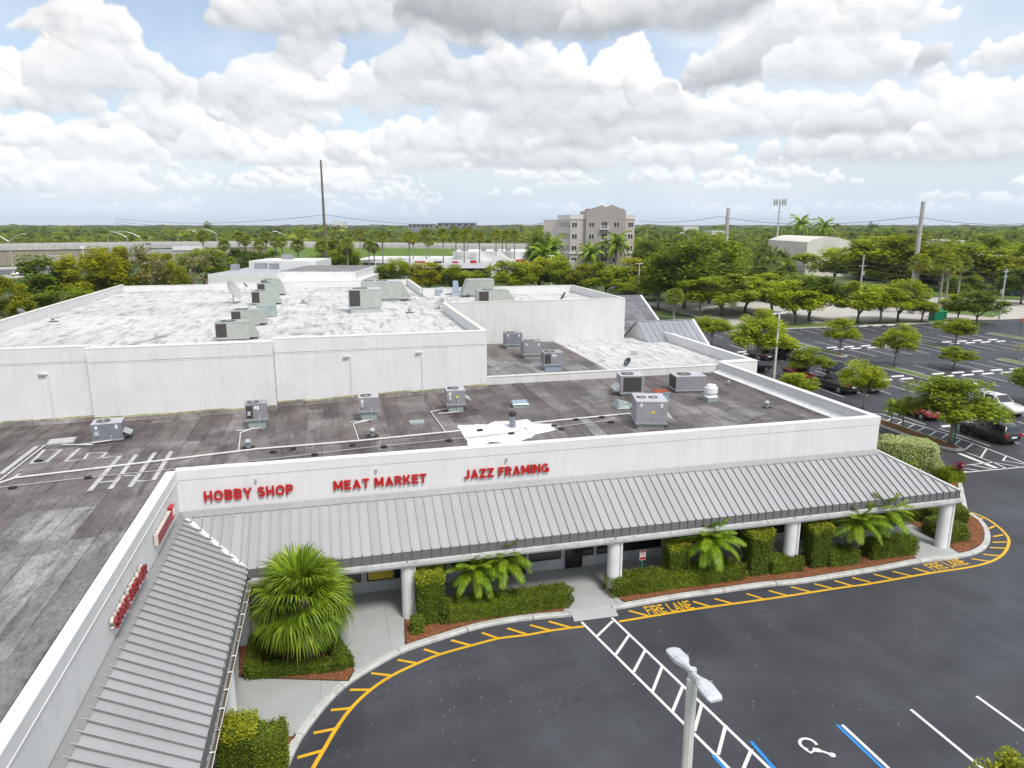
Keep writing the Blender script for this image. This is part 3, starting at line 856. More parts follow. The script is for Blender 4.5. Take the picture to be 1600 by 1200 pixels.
for y, nm in ROWN.items():
    for x in XS:
        xm = x + 1.55
        if isl(xm - 1.2) or isl(xm + 1.2) or xm > (141 if y < 70 else 123): continue
        if y == 18.35 and xm > 72: continue
        if y > 70 and xm < 95: continue
        if xm > {57.25: 119, 58.8: 120, 37.0: 97, 38.5: 99, 18.35: 70, 77.8: 123}[y]: continue
        wsn[y] = wsn.get(y, -1) + 1
        o = obj('wheel_stop', wsm, None, (xm, y, .003), (0, 0, rnd.uniform(-.02, .02)), (1.0, 1.6, 1.0))
        tag(o, 'white wheel stop, ' + ORDN[wsn[y]] + ' from the left in ' + nm, 'wheel stop', 'wheel stops in ' + nm)
def island(x0, y0, x1, y1, tip):
    r = (x1 - x0) / 2
    pts = [(x0, y1), (x0, y0 + r)] + [(x0 + r - r * math.cos(R(t)), y0 + r - r * math.sin(R(t))) for t in range(20, 161, 20)] + [(x1, y0 + r), (x1, y1)]
    o = MB().prism(pts, -.02, .15).build('kerbed_island', M['concrete_curb']); tag(o, kind='structure')
    k = .82
    MB().sheet([(x0 + r + (p[0] - x0 - r) * k, (y0 + y1) / 2 + (p[1] - (y0 + y1) / 2) * (1 - .4 / (y1 - y0))) for p in pts], .156).build('turf', M['grass'], o)
    MB().cyl((x0 + r, y0 + r + .3), r * .7, r * .7, .1, .162, 14).build('mulch', M['mulch'], o)
for x0 in (78.1, 98.1, 118.1):
    island(x0, 51.6, x0 + 1.8, 64.5, 0); island(x0, 31.5, x0 + 1.8, 44.4, 0)
st = MB().prism([(57.4, 70), (57.4, 17), (57.5, 13.0), (58.1, 12.0), (58.9, 12.0), (59.3, 13.2), (59.35, 70)], -.02, .15).build('median_strip', M['concrete_curb']); tag(st, kind='structure')
MB().sheet([(57.62, 69.8), (57.62, 17), (57.7, 13.3), (58.2, 12.3), (58.8, 12.3), (59.1, 13.4), (59.15, 69.8)], .158).build('mulch', M['mulch'], st)
for pth, w_ in (([(59.42, 24.75), (60.96, 23.59), (61.04, 22.25), (61.58, 16.34), (61.42, 13.52), (61.14, 9.92), (60.84, 7.06)], .14), ([(58.72, 11.58), (58.62, 8.81), (58.32, 7.35)], .12), ([(59.87, 9.11), (61.16, 7.33)], .12), ([(57.91, 11.52), (57.64, 7.76)], .42), ([(53.06, 7.6), (56.81, 7.51), (61.27, 7.42)], .13), ([(55.26, 8.95), (57.22, 8.93), (58.65, 8.93), (59.72, 7.58)], .11)):
    for a, b in zip(pth[:-1], pth[1:]): mark('hatch_line', a, b, w_, 'paint_white')
for a, b in [((59.08, 21.2), (60.94, 22.28)), ((59.05, 19.92), (60.75, 20.88)), ((59.29, 18.75), (61.04, 19.69)), ((59.28, 17.65), (61.16, 18.55)), ((59.19, 16.17), (61.23, 17.28)), ((59.93, 15.37), (61.44, 16.22)), ((59.31, 13.43), (61.31, 14.66)), ((58.81, 11.96), (61.34, 13.4)), ((58.58, 10.06), (61.24, 11.94)), ((59.69, 9.03), (61.21, 10.03)), ((56.42, 8.89), (57.08, 7.67)), ((55.02, 8.54), (55.76, 7.66)), ((54.38, 8.01), (54.68, 7.59))]:
    mark('hatch_stripe', a, b, .14, 'paint_white', .009)
# back kerb, verge and the pale side road beyond
bk = MB().box(60, 78.2, -.02, 122.5, 78.5, .15).build('back_kerb', M['concrete_curb']); tag(bk, kind='structure')
vg = MB().sheet([(40, 78.5), (124, 78.5), (127, 73.5), (129.5, 74), (128.5, 80.5), (100, 83), (92, 83.5), (40, 83.5)], .11).build('grass_verge', M['grass']); tag(vg, kind='structure')
rd = MB().sheet([(80, 84), (110, 82.2), (128, 81), (137, 79), (150, 79), (160, 60), (240, 60), (240, 92), (184, 100), (160, 122), (120, 128), (80, 128)], .03).build('side_road', M['road_beige']); tag(rd, kind='structure')
v2 = MB().sheet([(139, 82), (153, 90), (146, 99), (134, 104), (136, 90)], .06).build('grass_verge', M['grass']); tag(v2, kind='structure')
v3 = MB().sheet([(163, 121), (188, 103), (240, 94), (240, 150), (120, 150), (120, 129)], .06).build('grass_verge', M['grass']); tag(v3, kind='structure')

# specks of fallen petals on the asphalt
V = []; F = []
for i in range(190):
    cx, cy = rnd.choice([(9, -9), (14, -10), (22, -11), (29, -10)]); x = rnd.gauss(cx, 4.2); y = rnd.gauss(cy, 3.2)
    if y > -5.9 + (2.2 if x > 12 else 0) - max(0, (10 - x)) * .9 or y < -19: continue
    s_ = rnd.uniform(.010, .028); a = rnd.uniform(0, 6.28); n = len(V)
    V += [(x + s_ * math.cos(a + k * 1.571), y + s_ * .7 * math.sin(a + k * 1.571), .012 + .006 * (k % 2)) for k in range(4)]; F.append((n, n + 1, n + 2, n + 3))
pe = obj('fallen_petals', np_mesh('fallen_petals', V, F, M['petal'])); tag(pe, 'tiny pale petals scattered over the dark asphalt', 'petals', kind='stuff')
# bark chips on the beds
V = []; F = []
def inpoly(p, P):
    c = False
    for i in range(len(P)):
        a, b = P[i - 1], P[i]
        if (a[1] > p[1]) != (b[1] > p[1]) and p[0] < (b[0] - a[0]) * (p[1] - a[1]) / (b[1] - a[1]) + a[0]: c = not c
    return c
for bp in (BED0, BED1, BED2, BED3, [p for p in BED4 if p[1] < 12] + [(43, 12)]):
    x0, x1 = min(p[0] for p in bp), max(p[0] for p in bp); y0, y1 = min(p[1] for p in bp), max(p[1] for p in bp)
    for i in range(int((x1 - x0) * (y1 - y0) * 55)):
        p = (rnd.uniform(x0, x1), rnd.uniform(y0, y1))
        if not inpoly(p, bp): continue
        l, w_ = rnd.uniform(.03, .08), rnd.uniform(.012, .028); a = rnd.uniform(0, 6.28); t = rnd.uniform(-.02, .03); n = len(V)
        ca, sa = math.cos(a), math.sin(a)
        V += [(p[0] + u * l * ca - v * w_ * sa, p[1] + u * l * sa + v * w_ * ca, .19 + t * u + rnd.uniform(0, .012)) for u, v in ((-1, -1), (1, -1), (1, 1), (-1, 1))]; F.append((n, n + 1, n + 2, n + 3))
ch = obj('bark_chips', np_mesh('bark_chips', V, F, M['mulch_chip'])); tag(ch, 'loose orange-brown bark chips covering the planting beds', 'mulch', kind='stuff')

# ================================================================ the plaza: front wing and left wing
HP, TF, EV = 7.56, 5.40, 3.72          # parapet top, fascia foot, canopy edge
D = 3.17; LX = 39.0; LY = -24.0
plaza = thing('shopping_plaza', 'long white L-shaped shopping plaza with grey standing-seam canopy and dark flat roof', 'building', (0, 0, 0))
# walls below the fascia
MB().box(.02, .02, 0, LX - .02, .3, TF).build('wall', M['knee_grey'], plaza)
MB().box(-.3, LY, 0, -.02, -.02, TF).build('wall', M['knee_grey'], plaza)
MB().box(LX - .3, .31, 0, LX - .02, 18, 6.6).build('wall', M['stucco'], plaza)
MB().box(-34, LY, 0, -.31, 16.0, 5.7).build('wall', M['stucco_old'], plaza)
MB().box(-.30, .31, 0, LX - .31, 16.0, 5.9).build('wall', M['stucco_old'], plaza)
# parapets: body, recessed band below the coping, coping
def parapet(x0, y0, x1, y1, zb, zt, mt='stucco', nm='parapet', cap=True, band=True, capm='cap_white'):
    o = MB().box(x0, y0, zb, x1, y1, zt - (.05 if cap else 0)).build(nm, M[mt], plaza if nm == 'parapet' else None)
    return o
pf = MB().box(0, 0, TF, LX, .36, 7.5).build('parapet', M['stucco'], plaza)
MB().box(-.03, -.03, 7.5, LX + .03, .40, HP).build('coping', M['cap_white'], pf)
MB().box(.0, -.022, 7.07, LX + .02, -.001, 7.499).build('upper_band', M['stucco'], pf)
pl = MB().box(-.36, LY, TF, 0, -.001, 7.5).build('parapet', M['stucco'], plaza)
MB().box(-.40, LY, 7.5, .03, -.031, HP).build('coping', M['cap_white'], pl)
MB().box(.001, LY, 7.07, .022, -.023, 7.499).build('upper_band', M['stucco'], pl)
MB().box(.0225, LY, 7.05, .04, -.05, 7.085).build('trim', M['cap_white'], pl)
pr = MB().box(LX - .36, .361, 5.0, LX, 18.0, 7.5).build('parapet', M['stucco'], plaza)
MB().box(LX - .40, .401, 7.5, LX + .03, 18.0, HP).build('coping', M['cap_white'], pr)
m = MB()                                                     # sloped white flashing inside the right parapet
m.add([(LX - .37, .37, 6.95), (LX - .37, 17.9, 6.95), (LX - .85, .37, 6.69), (LX - .85, 17.9, 6.69)], [(0, 1, 3, 2)])
m.build('flashing', M['sealant_white'], pr)
pb = MB().box(18.8, 18.0, 6.0, LX + 3.0, 18.4, 7.22).build('parapet', M['stucco_old'], plaza)
MB().box(18.8, 17.97, 7.22, LX + 3.03, 18.43, 7.27).build('coping', M['stucco_old'], pb)
# fascia foot flashing (bright grey strip) at the head of the canopy
MB().add([(0, -.035, TF + .10), (LX, -.035, TF + .10), (LX, -.30, TF - .115), (.3, -.30, TF - .115)], [(0, 3, 2, 1)]).build('head_flashing', M['metal_rib'], plaza)
MB().add([(.035, -.04, TF + .10), (.035, LY, TF + .10), (.30, LY, TF - .115), (.30, -.30, TF - .115)], [(0, 1, 2, 3)]).build('head_flashing', M['metal_rib'], plaza)

# canopy: each standing-seam pan is its own piece
canopy = MB()
canopy.add([(0, 0, TF - .1), (LX, 0, TF - .1), (LX + D - .05, -D + .05, EV - .08), (D + .05, -D + .05, EV - .08)], [(0, 3, 2, 1)])
canopy.add([(0, 0, TF - .1), (D - .05 + .1, -D + .05, EV - .08), (D - .05, LY, EV - .08), (0, LY, TF - .1)], [(0, 3, 2, 1)])
canopy.add([(LX, 0, TF - .1), (LX, 22, TF - .1), (LX + D - .05, 22, EV - .08), (LX + D - .05, -D + .05, EV - .08)], [(0, 3, 2, 1)])
can = canopy.build('canopy', M['soffit'], plaza)
def zc(t): return TF + (EV - TF) * t / D             # height at distance t out from the wall
def pan(x0, x1, t0, t1, ta, drop=True):
    """pan between seams; head distances t0/t1 at each side, foot ta"""
    m = MB(); m.xm = [M['panel_band'], M['seam_gap_shade']]
    m.quad((x0, -t0, zc(t0)), (x1, -t1, zc(t1)), (x1, -ta[1], zc(ta[1])), (x0, -ta[0], zc(ta[0])))
    m.f[-1] = m.f[-1][::-1]
    if drop:
        m.quad((x0, -D, EV), (x1, -D, EV), (x1, -D - .02, 3.27), (x0, -D - .02, 3.27)); m.f[-1] = m.f[-1][::-1]; m.mi[1] = 1
    # the standing seam on the left side, its sides coloured dark as shade
    r, hgt = .03, .085
    nf = len(m.f)
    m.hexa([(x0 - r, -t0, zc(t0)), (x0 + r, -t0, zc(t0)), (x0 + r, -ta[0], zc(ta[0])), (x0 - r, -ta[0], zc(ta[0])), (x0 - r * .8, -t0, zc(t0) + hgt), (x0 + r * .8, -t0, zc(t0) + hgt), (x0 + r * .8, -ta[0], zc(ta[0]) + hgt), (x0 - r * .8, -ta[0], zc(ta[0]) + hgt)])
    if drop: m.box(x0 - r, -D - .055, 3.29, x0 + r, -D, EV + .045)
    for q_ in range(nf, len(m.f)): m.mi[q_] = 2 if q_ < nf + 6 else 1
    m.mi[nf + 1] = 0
    return m
P_ = .462
full = pan(0, P_, .12, .12, (D, D)).mesh('metal_panel', M['metal_panel'])
x = 0.09
while x < LX + D:
    x2 = min(x + P_, LX + D)
    if x2 <= D:                                             # ends in the valley
        pan(x, x2, .12 if x > .12 else x, .12, (max(x, .12), x2), False).build('metal_panel', M['metal_panel'], can)
    elif x < D:
        pan(x, D, .12, .12, (x, D), False).build('metal_panel', M['metal_panel'], can); x2 = D
    elif x2 <= LX: obj('metal_panel', full, can, (x, 0, 0))
    else:
        h0, h1 = max(.12, x - LX), max(.12, x2 - LX)
        pan(x, x2, h0, h1, (D, D)).build('metal_panel', M['metal_panel'], can)
    x = x2
def rotp(mesh_builder, left):                               # map the front pan to a side wing
    mb = MB(); mb.mi = mesh_builder.mi; mb.xm = mesh_builder.xm; mb.f = mesh_builder.f if not left else [f[::-1] for f in mesh_builder.f]
    mb.v = [(-v[1], -v[0], v[2]) if left else (LX - v[1], v[0], v[2]) for v in mesh_builder.v]
    return mb
Q_ = .50
fullL = rotp(pan(0, Q_, .12, .12, (D, D)), True).mesh('metal_panel', M['metal_panel'])
y = 0.09
while y < -LY:
    y2 = y + Q_
    if y2 <= D: rotp(pan(y, y2, .12 if y > .12 else y, .12, (max(y, .12), y2), False), True).build('metal_panel', M['metal_panel'], can)
    elif y < D: rotp(pan(y, D, .12, .12, (y, D), False), True).build('metal_panel', M['metal_panel'], can); y2 = D
    else: obj('metal_panel', fullL, can, (0, -y, 0))
    y = y2
y = -D
while y < 21:
    h = max(.12, -y)
    rotp(pan(y, y + Q_, h, max(.12, -y - Q_), (D, D)), False).build('metal_panel', M['metal_panel'], can)
    y += Q_
# valley gutter and hip cap
def bar(a, b, w_, h_, nm, mt, par):
    a, b = Vector(a), Vector(b); t = (b - a); s_ = Vector((-t.y, t.x, 0)).normalized() * w_ / 2; u = Vector((0, 0, h_))
    return MB().hexa([a - s_, a + s_, b + s_, b - s_, a - s_ + u, a + s_ + u, b + s_ + u, b - s_ + u]).build(nm, M[mt], par)
bar((.02, -.02, TF - .01), (D, -D, EV - .01), .22, .05, 'valley_flashing', 'gutter_white', can)
bar((LX, 0, TF + .02), (LX + D + .02, -D - .02, EV + .02), .16, .07, 'hip_cap', 'gutter_white', can)
# gutters: open troughs in lengths
def trough(p0, p1, out, nm='gutter'):
    p0, p1, o_ = Vector(p0), Vector(p1), Vector(out)
    zb, zt, wd = 3.08, 3.27, .17
    a0, a1 = p0 + o_ * .03, p1 + o_ * .03
    def V3(p, z): return (p.x, p.y, z)
    m = MB()
    prof = [(0, zt + .02), (0, zb), (wd * .75, zb), (wd, zt), (wd - .02, zt), (wd * .72, zb + .02), (.02, zb + .02), (.02, zt + .02)]
    for i in range(len(prof) - 1):
        (t0, z0), (t1, z1) = prof[i], prof[i + 1]
        m.quad(V3(a0 + o_ * t0, z0), V3(a1 + o_ * t0, z0), V3(a1 + o_ * t1, z1), V3(a0 + o_ * t1, z1))
    gt = m.build(nm, M['gutter_white'], plaza)
    MB().quad(V3(a0 + o_ * .025, zb + .07), V3(a1 + o_ * .025, zb + .07), V3(a1 + o_ * (wd - .035), zb + .07), V3(a0 + o_ * (wd - .035), zb + .07)).build('leaf_litter', M['gutter_leaf'], gt)
    n = int((p1 - p0).length / .92); mm = MB()
    for i in range(n + 1):
        c = a0 + (a1 - a0) * (i / max(1, n)) + o_ * wd / 2
        mm.obox((c.x, c.y, zt - .005), (wd if abs(o_.x) > .5 else .05, .05 if abs(o_.x) > .5 else wd, .02))
    mm.build('gutter_strap', M['gutter_white'], gt)
segs = [D + .2, 10.3, 15.5, 20.8, 26.0, 31.2, 36.5, LX + D + .2]
for a, b in zip(segs[:-1], segs[1:]): trough((a + .004, -D - .03, 0), (b - .004, -D - .03, 0), (0, -1, 0))
segs = [-D - .2, -8.2, -13.2, -18.4, LY]
for a, b in zip(segs[:-1], segs[1:]): trough((D + .03, a - .004, 0), (D + .03, b + .004, 0), (1, 0, 0))
# eaves beam and soffit
MB().box(D - .35, -D - .005, 2.90, LX + D - .02, -D + .42, 3.07).build('beam', M['column_white'], plaza)
MB().box(D - .42, LY, 2.90, D - .005, -D - .01, 3.07).build('beam', M['column_white'], plaza)
MB().box(LX + D - .45, -D + .43, 2.90, LX + D - .02, 22, 3.07).build('beam', M['column_white'], plaza)
MB().box(.02, -D + .43, 3.0, LX, -.01, 3.05).build('soffit', M['soffit'], plaza)
MB().box(.02, LY, 3.0, D - .43, -D + .42, 3.05).build('soffit', M['soffit'], plaza)
colm = MB().cyl((0, 0), .34, .34, .12, 2.905, 28, False).mesh('column', M['column_white'], True)
spm = MB().box(-.05, -.05, .15, .05, .05, 3.1).mesh('downspout', M['gutter_white'])
for cx in (10.35, 20.95, 31.4, 41.75):
    c = obj('column', colm, plaza, (cx, -2.82, 0))
    obj('downspout', spm, c, (.30, -.26, 0))
for cy in (-3.2, -8.6, -14.0, -19.4):
    c = obj('column', colm, plaza, (D - .36, cy, 0))
    obj('downspout', spm, c, (.24, .30, 0))
for cy in (7.6, 17.6): obj('column', colm, plaza, (41.75, cy, 0))

# shop fronts along the front wing: windows over knee walls, some doors
def front_bay(x0, x1, door=None, poster=False):
    zb, zt = .78, 2.72
    wn = MB()
    def frame(a, b, z0, z1):
        wn.box(a, -.055, z0, b, -.002, z0 + .06); wn.box(a, -.055, z1 - .06, b, -.002, z1)
        wn.box(a, -.055, z0 + .061, a + .06, -.002, z1 - .061); wn.box(b - .06, -.055, z0 + .061, b, -.002, z1 - .061)
    a = x0
    if door is not None:
        dm = MB()
        dm.box(door, -.07, .16, door + .07, -.002, 2.72); dm.box(door + .93, -.07, .16, door + 1.0, -.002, 2.72); dm.box(door + .071, -.07, 2.62, door + .929, -.002, 2.72); dm.box(door + .071, -.07, .16, door + .929, -.002, .38)
        dm.box(door + .78, -.12, 1.0, door + .82, -.071, 1.3)
        d_ = dm.build('door', M['frame_dark'], plaza)
        MB().box(door + .071, -.03, .381, door + .929, -.02, 2.619).build('pane', M['window_glass'], d_)
        spans = [(x0, door - .05), (door + 1.05, x1)]
    else: spans = [(x0, x1)]
    for s0, s1 in spans:
        if s1 - s0 < .5: continue
        wn = MB(); frame(s0, s1, zb, zt)
        n = max(1, round((s1 - s0) / 1.35)); st_ = (s1 - s0 - .12) / n
        for k in range(1, n): wn.box(s0 + .06 + k * st_ - .025, -.055, zb + .061, s0 + .06 + k * st_ + .025, -.002, zt - .061)
        w_ = wn.build('shop_window', M['frame_dark'], plaza)
        for k in range(n):
            g_ = 'poster_yellow' if poster and rnd.random() < .6 else 'window_glass'
            MB().box(s0 + .06 + k * st_ + .025, -.03, zb + .061, s0 + .06 + (k + 1) * st_ - .025, -.02, zt - .061).build('pane', M[g_], w_)
for x0, x1, d_, p_ in ((.6, 4.2, None, False), (4.5, 8.2, 4.9, False), (8.5, 12.6, None, True), (12.9, 16.9, 16.0, False), (17.2, 19.0, None, False), (19.2, 20.9, 19.25, False), (21.1, 25.0, None, False), (25.3, 29.0, 25.4, False), (29.3, 33.2, None, False), (33.5, 36.2, 33.6, False), (36.5, 38.7, None, False)):
    front_bay(x0, x1, d_, p_)
for y0 in (-6.8, -11.3, -15.8, -20.3):
    w_ = MB().box(.002, y0, .78, .055, y0 + .06, 2.7).box(.002, y0 + 3.54, .78, .055, y0 + 3.6, 2.7).box(.002, y0 + .061, .78, .055, y0 + 3.539, .84).box(.002, y0 + .061, 2.64, .055, y0 + 3.539, 2.7).build('shop_window', M['frame_dark'], plaza)
    MB().box(.02, y0 + .061, .841, .03, y0 + 3.539, 2.639).build('pane', M['window_glass'], w_)

# roof deck and roll-roofing strips
rdk = MB()
XR = [-34, 3, 18.5, LX - .36]
for a, b in zip(XR[:-1], XR[1:]):
    rdk.quad((a, .36 if a >= 0 else .0, zr(a) - .04), (b, .36 if a >= 0 else .0, zr(b) - .04), (b, 18, zr(b) - .04), (a, 18, zr(a) - .04))
rdk.quad((-34, LY, zr(-34) - .04), (-.36, LY, zr(-.36) - .04), (-.36, .4, zr(-.36) - .04), (-34, .4, zr(-34) - .04))
deck = rdk.build('roof_deck', M['roof_dark'], plaza)
def strip(x0, x1, y0, y1, mt, lift):
    z0, z1 = zr(x0) + lift, zr(x1) + lift
    w_ = rnd.uniform(-.02, .02)
    MB().hexa([(x0, y0, z0 - .03), (x1, y0, z1 - .03), (x1 + w_, y1, z1 - .03), (x0, y1, z0 - .03), (x0, y0, z0), (x1, y0, z1 + .012), (x1 + w_, y1, z1 + .012), (x0, y1, z0)]).build('roof_sheet', M[mt], deck)
x = .42 - 34
i = 0
while x < LX - .4:
    x2 = min(x + rnd.uniform(.96, 1.04), LX - .37)
    if -.36 < x < .36 and False: pass
    if x2 <= -.37 or x < -.36:
        e = min(x2, -.37)
        ya = LY
        while ya < 0.3:
            yb = ya + rnd.uniform(5.5, 9.5)
            if yb > -2.2: yb = .3
            strip(x, e - .012, ya, yb - .01, 'roof_grey' if yb < 1 and not (x > -12 and ya > -4) else 'roof_dark', rnd.uniform(0, .012)); ya = yb
    y0 = .38 if x > -.37 else .31
    while y0 < 17.9:
        yb = y0 + rnd.uniform(5.5, 10.5)
        lim = 17.95
        if yb > lim - 1.5: yb = lim
        strip(max(x, .0) if -.36 < x < .0 else x, x2 - .012, y0, yb - .01, 'roof_brown' if (y0 > 7.5 and rnd.random() < .6) or rnd.random() < .15 else 'roof_dark', rnd.uniform(0, .012)); y0 = yb
    x = x2
# black cant strip along the foot of the tall wall

# ================================================================ the tall anchor store behind
HT, RT = 11.05, 10.12
AX0, AX1, AY0, AY1 = -19.3, 18.6, 17.1, 69.0
BX1, BY0, BY1 = 38.1, 36.7, 54.0
store = thing('large_store', 'tall white windowless store block with stained white flat roof behind the plaza', 'building', (0, 0, 0))
def wallpart(x0, y0, x1, y1, z0, z1, nm='wall', mt='stucco', par=store): return MB().box(x0, y0, z0, x1, y1, z1).build(nm, M[mt], par)
# front wall in three bays that step forward and back, with a groove under the upper band
def front_wall(x0, x1, y, zb, zt, depth):
    w_ = wallpart(x0, y, x1, y + depth, zb, zt - .001)
    MB().box(x0 + .001, y - .03, 10.02, x1 - .001, y - .001, zt - .08).build('upper_band', M['stucco'], w_)
    MB().box(x0, y - .015, 9.90, x1, y - .0005, 9.935).build('groove_trim', M['stucco_old'], w_)
    MB().box(x0 - .02, y - .05, zt - .08, x1 + .02, y + .36, zt).build('coping', M['cap_white'], w_)
    return w_
front_wall(AX0, -8.16, 16.9, 5.0, HT, .36)
front_wall(-8.155, 3.35, 16.35, 5.0, HT - .08, .36)
front_wall(3.375, AX1, AY0, 5.0, HT, .36)
wallpart(-8.155, 16.72, 3.35, 17.2, 5.0, HT - .3)
# rear and side walls with parapets
def par_wall(x0, y0, x1, y1, zb=0.0, zt=HT):
    w_ = wallpart(x0, y0, x1, y1, zb, zt - .06)
    MB().box(x0 - .03, y0 - .03, zt - .059, x1 + .03, y1 + .03, zt).build('coping', M['beige_wall'], w_)
par_wall(AX0, 17.3, AX0 + .32, AY1)
par_wall(AX0 + .33, AY1 - .32, -8.6, AY1, zt=HT - .18)
par_wall(-8.59, AY1 - .32, AX1 - .2, AY1)
par_wall(AX1 - .5, BY1, AX1 - .19, AY1 - .33)
par_wall(AX1 - .18, BY1 - .3, BX1, BY1)
par_wall(BX1 - .3, BY0 + .33, BX1, BY1 - .31)
par_wall(AX1 - .31, AY0 + .37, AX1, BY0 - .01)
bw = MB().box(AX1 - .3, BY0, 0, BX1, BY0 + .32, HT - .06).build('wall', M['stucco_old'], store)
MB().box(AX1 - .3, BY0 - .03, HT - .059, BX1 + .03, BY0 + .35, HT).build('coping', M['beige_wall'], bw)
# white roof in sheets
rs = MB().sheet([(AX0 + .32, 17.46), (AX1 - .31, 17.46), (AX1 - .31, BY0 + .3), (BX1 - .3, BY0 + .32), (BX1 - .3, BY1 - .3), (AX1 - .5, BY1 - .3), (AX1 - .5, AY1 - .32), (AX0 + .32, AY1 - .32)], RT - .02).build('roof_deck', M['roof_white'], store)
y = 17.5
k = 0
while y < AY1 - .4:
    y2 = min(y + 2.95, AY1 - .34)
    xa = AX0 + .34
    xb_all = (AX1 - .52) if y2 > BY1 - .3 else (BX1 - .32 if y > BY0 + .3 else AX1 - .33)
    while xa < xb_all - .2:
        xb = min(xa + rnd.uniform(8, 13), xb_all)
        if xb_all - xb < 2: xb = xb_all
        l = rnd.uniform(0, .012)
        MB().hexa([(xa, y, RT - .02), (xb - .02, y, RT - .02), (xb - .02, y2 - .015, RT - .02), (xa, y2 - .015, RT - .02), (xa, y, RT + l + .012), (xb - .02, y, RT + l + .012), (xb - .02, y2 - .015, RT + l), (xa, y2 - .015, RT + l)]).build('roof_sheet', M['roof_white'], rs)
        xa = xb
    y = y2
# conduits and wall lights on the front wall
for px_, yw, zt_, zb_, wd in ((8.55, 17.1, 9.5, 6.4, .38), (13.7, 17.1, 9.57, 6.55, .34), (-10.7, 16.9, 9.25, 6.0, .42)):
    w_ = MB().box(px_ - .035, yw - .06, zb_, px_ + .035, yw - .001, zt_).box(px_ - wd, yw - .08, zt_ - .02, px_ + .035, yw - .001, zt_ + .04).build('conduit', M['stucco_old'], store)
    MB().box(px_ - wd - .12, yw - .16, zt_ - .06, px_ - .12, yw - .081, zt_ + .05).build('wall_light', M['galv'], w_)
# dirty black flashing where the low roof meets the wall
for x0, x1, yw in ((AX0, -8.17, 16.9), (-8.155, 3.35, 16.35), (3.38, 18.55, 17.1)):
    n = int((x1 - x0) / 1.9) + 1
    for i in range(n):
        a, b = x0 + (x1 - x0) * i / n, x0 + (x1 - x0) * (i + 1) / n
        h0 = rnd.uniform(.16, .30)
        MB().hexa([(a, yw - .010, zr(a) + h0 - .02), (b - .01, yw - .010, zr(b) + h0 - .02), (b - .01, yw - .001, zr(b) + h0 - .02), (a, yw - .001, zr(a) + h0 - .02), (a, yw - .010, zr(a) + h0 + .10), (b - .01, yw - .010, zr(b) + h0 + rnd.uniform(.06, .16)), (b - .01, yw - .001, zr(b) + h0 + .1), (a, yw - .001, zr(a) + h0 + .1)]).build('wall_foot_stain', M['mildew'], store)
        MB().add([(a, yw - .012, zr(a) + h0), (b - .01, yw - .012, zr(b) + h0 + rnd.uniform(-.05, .05)), (b - .01, yw - .55, zr(b) + .03), (a, yw - .55, zr(a) + .03)], [(0, 3, 2, 1)]).build('base_flashing', M['roof_dark'], deck)

# ================================================================ low shop between, with two metal gables
shop = thing('low_shop', 'low white shop with part dark part white roof and two grey metal gables', 'building', (0, 0, 0))
SX1 = 42.1
MB().box(SX1 - .32, 18.45, 0, SX1, 36.0, 7.5).build('wall', M['stucco'], shop)
MB().box(SX1 - .36, 18.42, 7.5, SX1 + .03, 33.4, 7.56).build('coping', M['cap_white'], shop)
MB().box(LX + .04, 17.62, 0, SX1, 17.96, 7.5).build('wall', M['stucco'], shop)
MB().box(LX + .04, 17.58, 7.5, SX1 + .03, 18.41, 7.56).build('coping', M['cap_white'], shop)
MB().box(LX - .02, 18.42, 0, SX1 - .33, 18.8, 6.6).build('wall', M['stucco'], shop)
sd_ = MB().sheet([(18.6, 18.4), (SX1 - .32, 18.4), (SX1 - .32, 37.2), (BX1, 37.2), (BX1, BY0), (18.6, BY0)], 6.60).build('roof_deck', M['roof_white'], shop)
x = 18.65
while x < 30:
    x2 = min(x + 1.0, 30.1)
    y = 18.45
    while y < BY0 - .1:
        y2 = y + rnd.uniform(5, 9)
        if y2 > BY0 - 2: y2 = BY0 - .02
        l = rnd.uniform(0, .012)
        MB().hexa([(x, y, 6.58), (x2 - .012, y, 6.58), (x2 - .012, y2 - .01, 6.58), (x, y2 - .01, 6.58), (x, y, 6.625 + l), (x2 - .012, y, 6.635 + l), (x2 - .012, y2 - .01, 6.635 + l), (x, y2 - .01, 6.625 + l)]).build('roof_sheet', M['roof_dark' if (y > 24 or rnd.random() < .3) else 'roof_grey'], sd_)
        y = y2
    x = x2
y = 18.5
while y < 36.5:
    y2 = min(y + 2.9, 36.8)
    l = rnd.uniform(0, .01)
    MB().box(30.12, y, 6.58, SX1 - .33, y2 - .015, 6.62 + l).build('roof_sheet', M['roof_white'], sd_)
    y = y2
